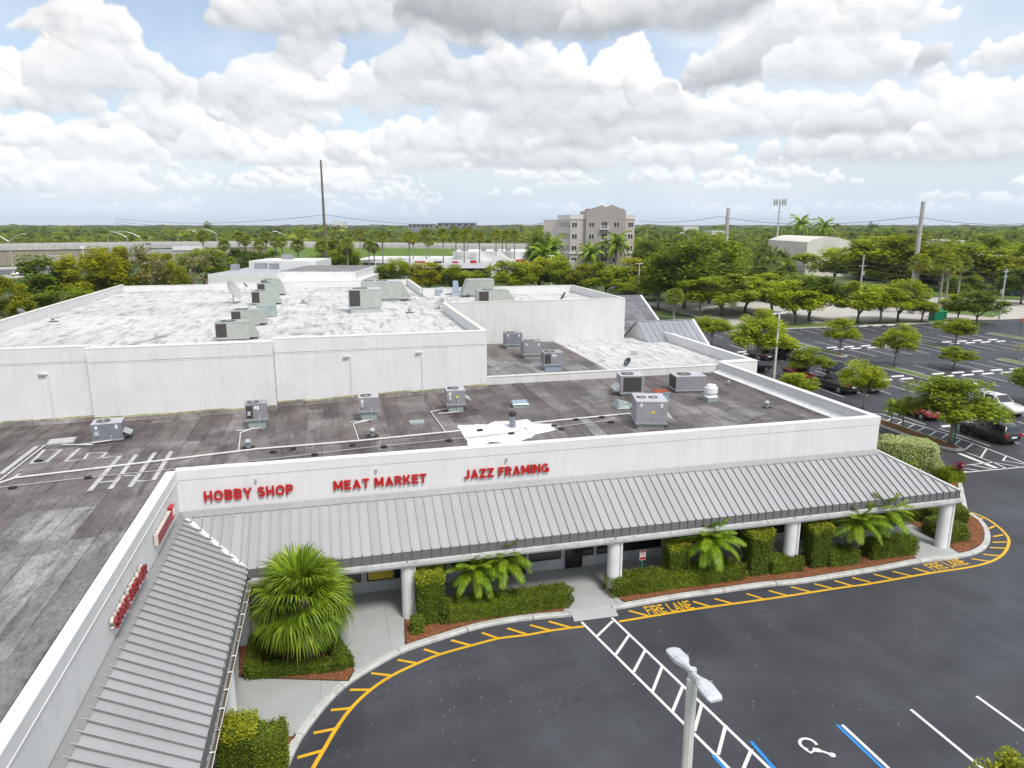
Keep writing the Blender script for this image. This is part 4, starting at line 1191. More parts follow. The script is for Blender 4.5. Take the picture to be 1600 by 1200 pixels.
# near gable: ridge runs east, white gable end to the west
def gable(xw, xe, yr, half, zridge, zeave, mt, nx, ny, nm, yfar=None):
    fe = MB().add([(xw, yr - half, zeave), (xw, yr, zridge), (xw, yr + half, zeave), (xw, yr - half, 6.0), (xw, yr + half, 6.0)], [(3, 0, 1, 2, 4)])
    fe.add([(xe, yr - half, zeave), (xe, yr, zridge), (xe, yr + half, zeave), (xe, yr - half, 0), (xe, yr + half, 0)], [(4, 2, 1, 0, 3)])
    fe.quad((xw, yr - half, 6.0), (xe, yr - half, 6.0), (xe, yr - half, zeave), (xw, yr - half, zeave))
    fe.quad((xw, yr + half, 6.0), (xe, yr + half, 6.0), (xe, yr + half, zeave), (xw, yr + half, zeave))
    gb = fe.build('gable', M['stucco'], shop)
    for sgn in (-1, 1):
        for i in range(nx):
            for j in range(ny):
                a, b = xw - .15 + (xe - xw + .35) * i / nx, xw - .15 + (xe - xw + .35) * (i + 1) / nx
                t0, t1 = j / ny * 1.06, (j + 1) / ny * 1.06
                def q(x_, t, dz): return (x_, yr + sgn * half * t, zridge - (zridge - zeave) * t + dz)
                e = .02
                m = MB().hexa([q(a + e, t0 + .004, .02), q(b - e, t0 + .004, .02), q(b - e, t1 - .004, .02), q(a + e, t1 - .004, .02), q(a + e, t0 + .004, .07), q(b - e, t0 + .004, .07), q(b - e, t1 - .004, .07), q(a + e, t1 - .004, .07)])
                if mt == 'gable_metal': m.hexa([q(a - .02, t0, .02), q(a + .02, t0, .02), q(a + .02, t1, .02), q(a - .02, t1, .02), q(a - .012, t0, .13), q(a + .012, t0, .13), q(a + .012, t1, .13), q(a - .012, t1, .13)])
                m.build('roof_panel', M[mt], gb)
    bar((xw - .16, yr, zridge + .05), (xe + .2, yr, zridge + .05), .22, .05, 'ridge_cap', 'gable_metal', gb)
    for sgn in (-1, 1): bar((xe + .2, yr, zridge + .01), (xe + .2, yr + sgn * half * 1.06, zeave - (zridge - zeave) * .06 + .01), .26, .1, 'barge_board', 'cap_white', gb)
gable(39.6, 46.0, 36.6, 3.6, 8.42, 6.25, 'gable_metal', 10, 1, 'near')
gable(38.2, 44.6, 47.5, 6.0, 10.08, 7.3, 'gable_shingle', 5, 5, 'far')

# ================================================================ signs
def wall_sign(text, x0, z0, w_, h_, label):
    t = thing('shop_sign', label, 'sign', (x0, -.03, z0), group='red letter signs on the fascia')
    fr = Matrix.Translation((0, -.055, 0)) @ Matrix.Rotation(R(90), 4, 'X')
    letters(text, h_, w_, .045, -.015, 'sign_red', t, fr)
wall_sign('HOBBY SHOP', 1.14, 5.93, 4.05, .52, 'red raised HOBBY SHOP letters on the white fascia, leftmost of three')
wall_sign('MEAT MARKET', 7.10, 5.93, 4.60, .48, 'dark red MEAT MARKET letters on the white fascia, middle of three')
wall_sign('JAZZ FRAMING', 13.66, 5.92, 4.57, .49, 'bright red JAZZ FRAMING letters on the white fascia, rightmost of three')
t = thing('shop_sign', 'red SHOE REPAIR letters standing off the left wing fascia, nearest the camera', 'sign', (.04, -11.2, 6.0), group='red letter signs on the fascia')
fr = Matrix.Translation((.17, 0, 0)) @ Matrix.Rotation(R(90), 4, 'Z') @ Matrix.Rotation(R(90), 4, 'X')
letters('SHOE REPAIR', .42, 4.0, .05, -.07, 'sign_red_dark', t, fr)
fr2 = Matrix.Translation((.06, 0, 0)) @ Matrix.Rotation(R(90), 4, 'Z') @ Matrix.Rotation(R(90), 4, 'X')
letters('SHOE REPAIR', .42, 4.0, .052, -.09, 'sign_side', t, fr2)
t = thing('shop_sign', 'dense red cut-letter sign with white corner emblem on the left wing near the inner corner', 'sign', (.04, -5.05, 6.1), group='red letter signs on the fascia')
for i in range(9):
    o = MB().box(.0, i * .29, 0, .16, i * .29 + .25, .46).build('letter', M['sign_side'], t)
    MB().box(.161, i * .29 + .01, .01, .18, i * .29 + .24, .45).build('letter_face', M['sign_red_dark'], o)
o = MB().prism([(.0, 2.75), (.16, 2.75), (.16, 3.25), (.0, 3.25)], -.05, .52).build('emblem', M['sign_red'], t)
MB().box(.161, 2.85, .08, .18, 3.15, .4).build('emblem_face', M['label_white'], o)
for i, (xx, nm) in enumerate(((3.5, 'HOBBY SHOP'), (9.2, 'MEAT MARKET'), (15.9, 'JAZZ FRAMING'))):
    f_ = MB().box(xx - .05, -.14, 6.72, xx + .05, -.023, 6.86).build('wall_light', M['galv'], plaza)

# ================================================================ rooftop equipment
def fan_disc(par, x, y, z, r):
    f_ = MB().cyl((x, y), r, r, z, z + .03, 20).build('fan_opening', M['fan_dark'], par)
    m = MB()
    for k in range(3):
        rr = r * (.35 + .3 * k)
        m.tube([(x + rr * math.cos(a), y + rr * math.sin(a), z + .05) for a in [i * math.pi / 8 for i in range(17)]], .008, 4, False)
    m.build('fan_guard', M['galv'], f_)
def rtu(label, loc, w_, d_, h_, rz=0.0, body='unit_grey', curb=.35, fans=1, hood=None, coil='left', labels=2, yellow=False, group='rooftop air conditioners', top='unit_top', curbm='curb_metal', pipe=False):
    t = thing('air_conditioner', label, 'air conditioner', loc, rz, group)
    x0, x1, y0, y1 = -w_ / 2, w_ / 2, -d_ / 2, d_ / 2
    MB().box(x0 + .12, y0 + .12, -.05, x1 - .12, y1 - .12, curb).build('base_curb', M[curbm], t)
    MB().box(x0 - .03, y0 - .03, curb, x1 + .03, y1 + .03, curb + .07).build('base_rail', M['galv'], t)
    zb, zt = curb + .071, curb + .07 + h_
    MB().box(x0, y0, zb, x1, y1, zt - .05).build('cabinet', M[body], t)
    MB().box(x0 - .02, y0 - .02, zt - .05, x1 + .02, y1 + .02, zt).build('top_panel', M[top], t)
    r = 0 if not fans else min(w_ / (2 * fans), d_ / 2) * .62 if w_ / fans < d_ * 1.3 else d_ * .33
    for k in range(fans):
        if fans == 1: fx = x0 + max(r + .1, w_ * .36)
        else: fx = x0 + r + .12 + k * (2 * r + .15)
        fan_disc(t, fx, y0 + d_ * .5, zt + .001, r)
    if coil == 'left':      # dark condenser coil on the front, left part
        MB().box(x0 + .05, y0 - .014, zb + .08, x0 + w_ * .34, y0 - .001, zt - .12).build('condenser_coil', M['coil_dark'], t)
    elif coil == 'front':
        MB().box(x0 + .18, y0 - .014, zb + .08, x1 - .22, y0 - .001, zt - .12).build('condenser_coil', M['coil_dark'], t)
    elif coil == 'side':
        MB().box(x0 - .014, y0 + .1, zb + .08, x0 - .001, y1 - .1, zt - .12).build('condenser_coil', M['coil_dark'], t)
    # panel seams
    m = MB()
    for fx in ((.5, .76) if coil == 'left' else (.55,)):
        m.box(x0 + w_ * fx - .012, y0 - .012, zb + .02, x0 + w_ * fx + .012, y0 - .001, zt - .07)
    if coil != 'front': m.build('panel_seam', M[body], t)
    if hood == 'right':     # sloping rain hood
        MB().hexa([(x1 + .001, y0 + .05, zb + .02), (x1 + w_ * .26, y0 + .05, zb + .02), (x1 + w_ * .26, y1 - .05, zb + .02), (x1 + .001, y1 - .05, zb + .02), (x1 + .001, y0 + .05, zt - .04), (x1 + .05, y0 + .05, zt - .04), (x1 + .05, y1 - .05, zt - .04), (x1 + .001, y1 - .05, zt - .04)]).build('rain_hood', M[body], t)
    elif hood == 'flap':    # open prop-up hood on the right side
        MB().hexa([(x1 + .002, y0 + .1, zb + .38), (x1 + .42, y0 + .1, zb + .16), (x1 + .42, y1 - .1, zb + .16), (x1 + .002, y1 - .1, zb + .38), (x1 + .002, y0 + .1, zb + .42), (x1 + .42, y0 + .1, zb + .20), (x1 + .42, y1 - .1, zb + .20), (x1 + .002, y1 - .1, zb + .42)]).build('rain_hood', M['galv'], t)
    elif hood == 'left':
        MB().hexa([(x0 - .45, y0 + .1, zb + .1), (x0 - .002, y0 + .1, zb + .1), (x0 - .002, y1 - .1, zb + .1), (x0 - .45, y1 - .1, zb + .1), (x0 - .45, y0 + .1, zb + .2), (x0 - .002, y0 + .1, zb + .55), (x0 - .002, y1 - .1, zb + .55), (x0 - .45, y1 - .1, zb + .2)]).build('rain_hood', M['galv'], t)
    for k in range(labels):
        lx = x0 + w_ * (.12 + .66 * k / max(1, labels - 1)) if coil != 'left' else x0 + w_ * (.42 + .12 * k)
        MB().box(lx, y0 - .013, zt - .32 - .05 * k, lx + .13, y0 - .001, zt - .14).build('label_plate', M['label_white'], t)
    if yellow: MB().box(x0 + w_ * .5, y0 - .013, zb + h_ * .45, x0 + w_ * .5 + .17, y0 - .001, zb + h_ * .45 + .13).build('warning_label', M['label_yellow'], t)
    if pipe:
        MB().tube([(x0 + w_ * .62, y0 - .04, zb + .25), (x0 + w_ * .62, y0 - .04, .14), (x0 - .1, y0 - .08, .08), (x0 - .6, y0 - .02, .06)], .028, 6).build('drain_pipe', M['pvc_white'], t)
        MB().box(x0 + w_ * .1, y0 - .1, zb + .3, x0 + w_ * .24, y0 - .001, zb + .55).build('switch_box', M['unit_top'], t)
    return t
rtu('blue-grey single-fan rooftop unit on low rails, far left of the dark roof', (-6.01, 11.68, 6.02), 1.62, 1.25, 1.02, R(6), 'unit_blue', .10, 1, 'flap', 'none', 2, pipe=True)
rtu('dark-topped rooftop unit on a green curb near the middle of the tall wall', (2.49, 11.89, 6.11), 1.28, 1.1, 1.0, R(3), 'unit_grey', .62, 1, None, 'left', 2, top='unit_grey', pipe=True)
rtu('pale-topped rooftop unit on a green curb, between the two wall conduits', (9.46, 11.33, 6.34), 1.24, 1.15, .92, R(-2), 'unit_grey', .62, 1, None, 'none', 1, pipe=True)
rtu('pale-topped rooftop unit with yellow label beside the end of the tall wall', (15.14, 11.32, 6.54), 1.22, 1.3, .95, R(-2), 'unit_grey', .55, 1, 'flap', 'none', 1, True, pipe=True)
rtu('rooftop unit with brown coil grille and open left hood on the right roof', (28.26, 12.43, 6.65), 1.72, 1.5, 1.25, R(-10), 'unit_grey', .22, 1, 'left', 'front', 1)
rtu('large twin-fan rooftop unit with yellow label close to the front parapet', (26.11, 4.6, 6.65), 1.85, 2.15, 1.35, R(-16), 'unit_grey', .35, 2, 'flap', 'none', 2, True)
rtu('long low rooftop unit with side coil near the right parapet', (32.89, 12.52, 6.65), 2.25, 1.6, 1.05, R(-8), 'unit_grey', .14, 1, None, 'side', 0)
rtu('weathered grey unit, farthest of three in line on the dark lower roof', (24.89, 33.98, 6.65), 1.7, 1.4, 1.15, R(-4), 'unit_blue', .35, 1, 'flap', 'none', 2, top='unit_grey')
rtu('weathered grey unit, middle of three in line on the dark lower roof', (25.28, 28.44, 6.65), 1.75, 1.5, 1.15, R(-4), 'unit_grey', .35, 1, None, 'none', 2, top='unit_grey')
rtu('weathered grey unit on a blue curb, nearest of three in line', (25.44, 22.54, 6.65), 1.65, 1.5, 1.0, R(-4), 'unit_grey', .5, 1, None, 'left', 2, top='unit_grey', curbm='duct_blue')
ORD = ['nearest', 'second nearest', 'middle', 'second farthest', 'farthest']
for i, (px_, w_, d_, h_) in enumerate((((.0, 23.6, RT), 2.4, 1.7, 1.22), ((.1, 31.6, RT), 2.3, 1.7, 1.2), ((.2, 48.6, RT), 2.45, 1.8, 1.35), ((-.1, 59.4, RT), 2.6, 1.9, 1.35), ((-.4, 66.4, RT), 2.3, 1.8, 1.3))):
    rtu('greenish packaged unit with rain hood, %s in the left column on white roof' % ORD[i], px_, w_, d_, h_, 0, 'unit_green', .12, 1, 'right', 'left', 0, top='unit_green', group='packaged units on the white roof')
rtu('small pale green box behind the second unit of the left column', (1.35, 37.4, RT), 1.7, 1.5, .95, 0, 'curb_metal', .08, 0, None, 'none', 0, top='curb_metal', group='packaged units on the white roof')
rtu('packaged unit on a bright curb at the centre of the white roof', (10.72, 38.86, 10.12), 3.2, 2.3, 1.75, 0, 'unit_green', .55, 1, None, 'left', 0, top='unit_top', curbm='galv', group='packaged units on the white roof')
rtu('long packaged unit with rain hood behind the central white-roof unit', (13.03, 49.03, 10.12), 4.4, 2.4, 1.9, 0, 'unit_green', .35, 2, 'right', 'none', 0, top='unit_top', group='packaged units on the white roof')
rtu('packaged unit with dark coil nearest the right block parapet', (25.1, 44.56, 10.12), 3.4, 2.0, 1.25, 0, 'unit_green', .1, 1, 'right', 'left', 0, top='unit_green', group='packaged units on the white roof')
rtu('tall hooded packaged unit against the back parapet of the right block', (25.16, 51.33, 10.12), 3.1, 2.2, 1.75, math.pi, 'unit_green', .3, 0, 'right', 'none', 0, top='unit_green', group='packaged units on the white roof')

t = thing('exhaust_fan', 'white mushroom exhaust fan on a blue-grey base near the right parapet', 'exhaust fan', (33, 9.24, 6.65))
MB().box(-.42, -.42, 0, .42, .42, .32).build('base', M['curb_metal'], t)
MB().cyl((0, 0), .48, .36, .32, .46, 20).cyl((0, 0), .33, .33, .46, .6, 20).cyl((0, 0), .46, .46, .6, .98, 20).build('housing', M['label_white'], t)
MB().cyl((0, 0), .34, .32, .981, 1.16, 20).build('cap', M['cap_white'], t)
t = thing('vent_box', 'blue roof duct box with rust-red top between the rooftop units', 'vent', (29.46, 9.95, 6.65))
MB().box(-.5, -.35, 0, .5, .35, .62).build('duct', M['duct_blue'], t)
MB().box(-.58, -.42, .62, .58, .42, .72).build('flange', M['duct_blue'], t)
MB().box(-.54, -.38, .721, .54, .38, .78).build('lid', M['rust'], t)
t = thing('vent_box', 'leaning blue-green sheet metal duct below the grille-faced unit', 'vent', (26.32, 8.91, 6.65))
MB().hexa([(-.7, -.5, .05), (.5, -.5, .05), (.5, .5, .05), (-.7, .5, .05), (-.5, -.35, .55), (.35, -.35, .35), (.35, .35, .35), (-.5, .35, .55)]).build('duct', M['curb_metal'], t)
MB().tube([(.35, -.7, 0), (.35, -.7, 1.1)], .06, 8).build('vent_pipe', M['galv'], t)
t = thing('vent_pipe', 'black round-capped vent stack on the white roof patch', 'vent', (17.83, 6.2, 6.63))
MB().cyl((0, 0), .19, .19, 0, .92, 18).build('stack', M['unit_blue'], t)
MB().cyl((0, 0), .23, .23, .75, .93, 18).cyl((0, 0), .23, .12, .93, 1.04, 18).build('cap', M['fan_dark'], t)
t = thing('roof_hatch', 'pale blue-green square roof hatch above the white patch', 'hatch', (19.55, 10.98, 6.65), R(-5))
MB().box(-.5, -.42, 0, .5, .42, .24).build('frame', M['curb_metal'], t)
MB().hexa([(-.56, -.48, .241), (.56, -.48, .241), (.56, .48, .241), (-.56, .48, .241), (-.52, -.44, .3), (.52, -.44, .3), (.52, .44, .36), (-.52, .44, .36)]).build('lid', M['duct_blue'], t)
t = thing('roof_hatch', 'flat pale square plate set in the dark roof left of the white patch', 'hatch', (12.32, 9.31, 6.44), R(-3))
MB().box(-.46, -.4, 0, .46, .4, .1).build('frame', M['galv'], t)
MB().box(-.43, -.37, .101, .43, .37, .12).build('lid', M['curb_metal'], t)
t = thing('roof_curb', 'abandoned low square curb with crumbled white cover beside the blue-grey unit', 'roof curb', (-8.61, 11.63, 5.99), R(8))
MB().box(-.75, -.6, 0, .75, .6, .14).build('frame', M['unit_blue'], t)
MB().box(-.68, -.52, .141, .68, .52, .2).build('cover', M['sealant_worn'], t)

def turbine(loc, label, s_=1.0):
    t = thing('roof_vent', label, 'vent', loc, 0, 'small roof vents'); t.scale = (s_,) * 3
    MB().box(-.35, -.28, 0, .35, .28, .05).build('base_plate', M['rubber'], t)
    MB().cyl((0, 0), .12, .12, .05, .2, 12).build('neck', M['galv'], t)
    m = MB()
    for k in range(6):
        a0, a1 = R(-80 + k * 28), R(-80 + (k + 1) * 28)
        m.cyl((0, 0), .2 * math.cos(a0), .2 * math.cos(a1), .38 + .18 * math.sin(a0), .38 + .18 * math.sin(a1), 14, False)
    m.build('dome', M['galv'], t, True)
turbine((2.34, 7.57, 6.11), 'small silver dome vent below the dark-topped rooftop unit')
turbine((9.43, 7.36, 6.34), 'small silver dome vent between the conduit branch and main pipe')
turbine((4.35, 48.43, 10.12), 'silver dome vent standing alone in the middle of the white roof', 1.1)
turbine((14.95, 36.7, 10.12), 'silver vent right of the central packaged unit', 1.1)
turbine((-17.18, 37.99, 10.12), 'grey vent against the left parapet of the white roof', 1.0)
turbine((18.21, 53.09, 10.12), 'dark round vent at the inner corner of the right block', 1.0)
turbine((35.7, 6.54, 6.65), 'small blue vent on a white flashing near the right parapet', .9)
turbine((36.95, 13.5, 6.65), 'small white pipe vent beside the right parapet', .6)

def dish(loc, rz, r, label, mt, h_=.8, tilt=40):
    t = thing('satellite_dish', label, 'satellite dish', loc, rz, 'satellite dishes on the roofs')
    MB().tube([(0, 0, 0), (0, 0, h_)], max(.03, r * .07), 8).build('mast', M['galv'], t)
    m = MB(); n = 20; rings = 5
    vs_ = [(0, 0, 0)]
    for k in range(1, rings + 1):
        q = k / rings
        vs_ += [(r * q * math.cos(2 * math.pi * i / n), r * q * math.sin(2 * math.pi * i / n), r * .28 * q * q) for i in range(n)]
    fs = [(0, 1 + i, 1 + (i + 1) % n) for i in range(n)]
    for k in range(rings - 1):
        fs += [(1 + k * n + i, 1 + (k + 1) * n + i, 1 + (k + 1) * n + (i + 1) % n, 1 + k * n + (i + 1) % n) for i in range(n)]
    m.add(vs_, fs)
    nb = len(m.v)
    m.add([(v[0], v[1], v[2] - .02) for v in vs_], [f[::-1] for f in fs])
    d_ = m.build('reflector', M[mt], t, True, (0, 0, h_ + .1), (0, R(90 - tilt), 0))
    MB().tube([(r * .1, 0, .02), (r * .25, 0, r * .62)], .02, 6).box(r * .2, -.05, r * .58, r * .32, .05, r * .72).build('feed_arm', M['galv'], d_)
dish((-3.23, 50.35, 10.12), R(-20), 1.15, 'large pale satellite dish on a mast at the left of the white roof', 'dish_grey', 1.25, 30)
dish((18.44, 39.78, 10.12), R(200), .75, 'grey satellite dish beside the end of the tall side parapet', 'dish_grey', .3, 45)
dish((32.33, 22.24, 6.65), R(190), .42, 'small dark satellite dish on the white low roof', 'dish_dark', .25, 35)
dish((33.74, 44.52, 10.12), R(150), .6, 'black satellite dish on the right block roof', 'dish_dark', .35, 30)
dish((-19.85, 38.62, 10.3), R(60), .5, 'small grey dish on the left parapet of the white roof', 'dish_grey', .5, 30)
dish((-3.24, 62.78, 10.12), R(0), .4, 'tiny dark dish right of the large pale satellite dish', 'dish_dark', .9, 40)
t = thing('exhaust_fan', 'blue and silver tumbled duct fan at the back of the right block', 'exhaust fan', (20.82, 54.09, 10.12), R(20))
MB().tube([(-.8, 0, .5), (.2, 0, .6), (.8, .2, .35)], [.45, .42, .3], 12).build('duct', M['duct_blue'], t)
MB().box(-1.0, -.5, 0, -.4, .5, .75).build('housing', M['galv'], t)
t = thing('exhaust_fan', 'upright pale blue stack with fan at the back of the right block', 'exhaust fan', (22.26, 52.06, 10.12))
MB().hexa([(-.35, -.35, .5), (.4, -.35, .5), (.4, .35, .5), (-.35, .35, .5), (-.3, -.25, 1.9), (.25, -.25, 1.9), (.25, .25, 1.9), (-.3, .25, 1.9)]).build('stack', M['duct_blue'], t)
MB().box(-.5, -.4, 0, .4, .4, .49).build('housing', M['galv'], t)
MB().box(-1.3, -.1, .25, -.51, .1, .35).build('bracket', M['fan_dark'], t)

# long drain pipe with branches and its rubber sleeper blocks
def rpath(*p): return [(q[0], q[1], q[2] + .09) for q in p]
t = thing('roof_pipe', 'long white condensate pipe lying along the dark roof behind the front parapet', 'pipe', (0, 0, 0))
MB().tube(rpath((-9.22, 4.77, 5.98), (-8.74, 5.39, 5.99), (-4.85, 5.88, 6.03), (2.83, 6.94, 6.12), (8.57, 6.49, 6.31), (13.87, 6.4, 6.49), (20.83, 6.69, 6.65), (26, 7.12, 6.65)), .05, 8).build('pipe_run', M['pvc_white'], t)
for a in (rpath((1.89, 6.97, 6.11), (1.58, 10.7, 6.1), (2.33, 11.49, 6.11)), rpath((8.61, 6.47, 6.31), (8.4, 10.32, 6.3), (9.55, 10.82, 6.34)), rpath((13.72, 6.46, 6.49), (13.51, 11.43, 6.48), (14.74, 11.82, 6.52))):
    MB().tube(a, .035, 6).build('branch_pipe', M['pvc_white'], t)
MB().tube(rpath((-8.94, 4.05, 5.98), (-4.76, 4.45, 6.03), (1.41, 4.62, 6.1), (8.51, 5.02, 6.31), (15.9, 4.84, 6.56), (24.4, 5.94, 6.65)), .025, 6).build('cable', M['pole_grey'], t)
MB().tube(rpath((-9.38, 5.19, 5.98), (-9.36, 11.34, 5.98), (-6.64, 10.55, 6.01)), .04, 6).build('branch_pipe', M['pvc_white'], t)
bl = MB().box(-.16, -.12, 0, .16, .12, .12).mesh('support_block', M['rubber'])
for u, v in ((20,762),(60,718),(38,735),(105,740),(165,733),(300,718),(395,724),(373,709),(427,708),(458,703),(492,711),(550,696),(600,700),(616,689),(702,690),(750,679),(801,684),(866,667),(877,669),(900,656),(940,653),(955,661)):
    pass
for p_ in ((-8.32, 3.88, 5.99), (-8.67, 8.16, 5.99), (-5.12, 4.45, 6.03), (-0.18, 4.55, 6.08), (2.87, 4.63, 6.12), (3.83, 6.11, 6.15), (4.9, 6.32, 6.18), (6.13, 4.81, 6.23), (8.22, 5.85, 6.3), (9.94, 4.86, 6.36), (13.67, 4.75, 6.49), (15.77, 6.11, 6.56), (17.41, 4.82, 6.61), (20.33, 5.63, 6.65), (20.53, 4.86, 6.65), (22.1, 6.68, 6.65), (23.9, 6.85, 6.65), (24.04, 5.57, 6.65)):
    obj('support_block', bl, t, p_, (0, 0, rnd.uniform(-.3, .3)))
# white sealant lines and the fresh white patch
def seal(pts, w_, mt='sealant_worn'):
    MB().ribbon([p[:2] for p in pts], w_, lambda x: zr(x) + .034).build('sealant_strip', M[mt], deck)
for pts, w_ in ((((-9.84, 6.39, 5.97), (-9.83, 11.35, 5.97), (-9.13, 11.27, 5.98)), .28), (((-8.96, 7.92, 5.98), (-9.15, 10.52, 5.98), (-8.19, 10.12, 5.99), (-8.21, 7.92, 5.99), (-8.96, 7.92, 5.98)), .22), (((-7.21, 7.74, 6), (-7.22, 10.21, 6)), .22), (((-7.21, 7.74, 6), (-6.32, 7.93, 6.01), (-6.43, 9.01, 6.01), (-5.43, 8.84, 6.02), (-5.51, 7.7, 6.02)), .22), (((-5.55, 7.83, 6.02), (-4.52, 7.99, 6.03), (-4.48, 2.43, 6.03)), .26), (((-3.69, 7.98, 6.04), (-3.57, 2.44, 6.04)), .24), (((-2.74, 8.07, 6.05), (-2.69, 2.46, 6.05)), .24), (((-1.87, 8.05, 6.06), (-1.77, 3.21, 6.07), (-2.62, 3.26, 6.06)), .24), (((-4.43, 3.59, 6.03), (-3.66, 3.66, 6.04)), .18), (((-3.61, 4.42, 6.04), (-2.74, 4.16, 6.05)), .18), (((-8.94, 5.16, 5.98), (-8.89, 6.22, 5.98)), .2)):
    seal(pts, w_)
def ragged(ps, n=5, amp=.10):
    out = []
    for i in range(len(ps)):
        a, b = ps[i], ps[(i + 1) % len(ps)]
        for k in range(n):
            f = k / n
            out.append((a[0] + (b[0] - a[0]) * f + rnd.uniform(-amp, amp), a[1] + (b[1] - a[1]) * f + rnd.uniform(-amp, amp)))
    return out
pt = [(14.66, 7.82, 6.52), (14.58, 5.19, 6.52), (14.64, 3.28, 6.52), (15.52, 3.08, 6.55), (15.83, 3.83, 6.56), (16.75, 3.25, 6.59), (17.5, 3.23, 6.62), (18.21, 3.6, 6.64), (18.7, 4.23, 6.65), (20.19, 4.95, 6.65), (20.34, 6.21, 6.65), (19.19, 6.5, 6.65), (19.19, 7.57, 6.65), (17.92, 7.5, 6.63), (17.04, 7.83, 6.6), (16.5, 7.28, 6.58), (15.67, 7.59, 6.55)]
MB().sheet(ragged(pt), lambda x: zr(x) + .038).build('white_patch', M['sealant_white'], deck)
for pts, mt in (([(31.31, 5.45, 6.65), (33.41, 6.77, 6.65), (35.21, 5.29, 6.65), (31.92, 3.43, 6.65), (31.66, 4.26, 6.65)], 'roof_grey'), ([(24.28, 12.23, 6.65), (26.49, 12.87, 6.65), (26.15, 10.79, 6.65), (24.46, 10.1, 6.65)], 'roof_grey'), ([(22.34, 6.62, 6.65), (22.99, 6.76, 6.65), (22.86, 2.65, 6.65), (21.94, 2.62, 6.65)], 'roof_grey')):
    MB().sheet(ragged(pts, 4, .06), lambda x: zr(x) + .038).build('patch', M[mt], deck)
t = None


# ================================================================ plants
def leaf_cloud(Pn, size, rng, up=1.0, aspect=.55):
    """one leaf-sized quad at each point, random tilt biased upward"""
    n = len(Pn)
    nr = rng.normal(size=(n, 3)); nr[:, 2] = np.abs(nr[:, 2]) + up
    nr /= np.linalg.norm(nr, axis=1)[:, None]
    t = rng.normal(size=(n, 3)); t -= (t * nr).sum(1)[:, None] * nr; t /= np.linalg.norm(t, axis=1)[:, None]
    b = np.cross(nr, t)
    s = (size * rng.uniform(.6, 1.3, n))[:, None]
    V = np.stack([Pn - t * s, Pn - b * s * aspect, Pn + t * s, Pn + b * s * aspect], 1).reshape(-1, 3)
    return V, np.arange(4 * n).reshape(-1, 4)

def crown_points(rng, R_, H_, zc, nclump, nleaf, cr=.3, flat=.7, hollow=.55):
    c = rng.normal(size=(nclump, 3)); c /= np.linalg.norm(c, axis=1)[:, None]
    c *= (hollow + (1 - hollow) * rng.uniform(0, 1, nclump) ** .6)[:, None]
    c[:, 2] = np.where(c[:, 2] < -.45, -.45 * rng.uniform(.2, 1, nclump), c[:, 2])
    lump = 1 + .22 * np.sin(3 * np.arctan2(c[:, 1], c[:, 0]) + rng.uniform(0, 6))
    c[:, :2] *= (R_ * .80 * lump)[:, None]; c[:, 2] = zc + c[:, 2] * H_ * .5
    w = rng.uniform(.5, 1.5, nclump); w /= w.sum()
    k = rng.choice(nclump, nleaf, p=w)
    rad = R_ * cr * rng.uniform(.7, 1.25, nclump)[k]
    d = rng.normal(size=(nleaf, 3)); d /= np.linalg.norm(d, axis=1)[:, None]
    d *= (rng.uniform(0, 1, nleaf) ** .45 * rad)[:, None]
    d[:, 2] *= flat
    return c, c[k] + d

TREES = {}
def tree_proto(key, seed, nclump, nleaf, leaf, lm, bark='bark', trunk_h=.34, cr=.3, flat=.7, hollow=.55, limbs=6):
    """unit tree: height 1, crown diameter 1 (scaled per instance)"""
    rng = np.random.default_rng(seed)
    c, Pn = crown_points(rng, .5, 1 - trunk_h, trunk_h + (1 - trunk_h) * .46, nclump, nleaf, cr, flat, hollow)
    top = Pn[:, 2].max(); Pn[:, 2] *= np.where(Pn[:, 2] > .5, 1, 1); Pn[:, 2] = np.minimum(Pn[:, 2], 1.0)
    V, F = leaf_cloud(Pn, leaf, rng, 1.6)
    cm = np_mesh('crown', V, F, M[lm])
    r = random.Random(seed)
    m = MB()
    th = trunk_h * 1.15
    m.tube([(0, 0, -.02), (r.uniform(-.01, .01), r.uniform(-.01, .01), th * .5), (r.uniform(-.02, .02), r.uniform(-.02, .02), th)], [.024, .018, .015], 7)
    for i in range(limbs):
        e = c[i % len(c)] * np.array([.85, .85, 1])
        s = th * r.uniform(.65, 1.0)
        m.tube([(0, 0, s), (e[0] * .4 + r.uniform(-.03, .03), e[1] * .4 + r.uniform(-.03, .03), s + (e[2] - s) * .55), tuple(e)], [.012, .008, .003], 5, False)
    TREES[key] = (m.mesh('trunk', M[bark], True), cm)
for i in range(3):
    tree_proto('lot%d' % i, 11 + i, 38, 9500, .022, 'leaf_lot', 'bark_pale', .34, .27, .7, .45, 8)
    tree_proto('green%d' % i, 31 + i, 44, 8500, .025, 'leaf_green', 'bark', .22, .27, .75, .6)
    tree_proto('dark%d' % i, 51 + i, 44, 8000, .025, 'leaf_dark', 'bark', .2, .27, .75, .6)
    tree_proto('yellow%d' % i, 71 + i, 44, 8500, .025, 'leaf_yellow', 'bark', .18, .27, .8, .6)
tree_proto('sparse0', 91, 14, 260, .03, 'leaf_lot', 'bark_pale', .4, .25, .6, .5, 10)
tree_proto('dry0', 95, 30, 1500, .028, 'leaf_dry', 'bark_pale', .2, .26, .8, .6, 16)
WIDER = ('trees along the back of the lot', 'large trees beyond the side road', 'trees left of the large store', 'trees behind the large store')
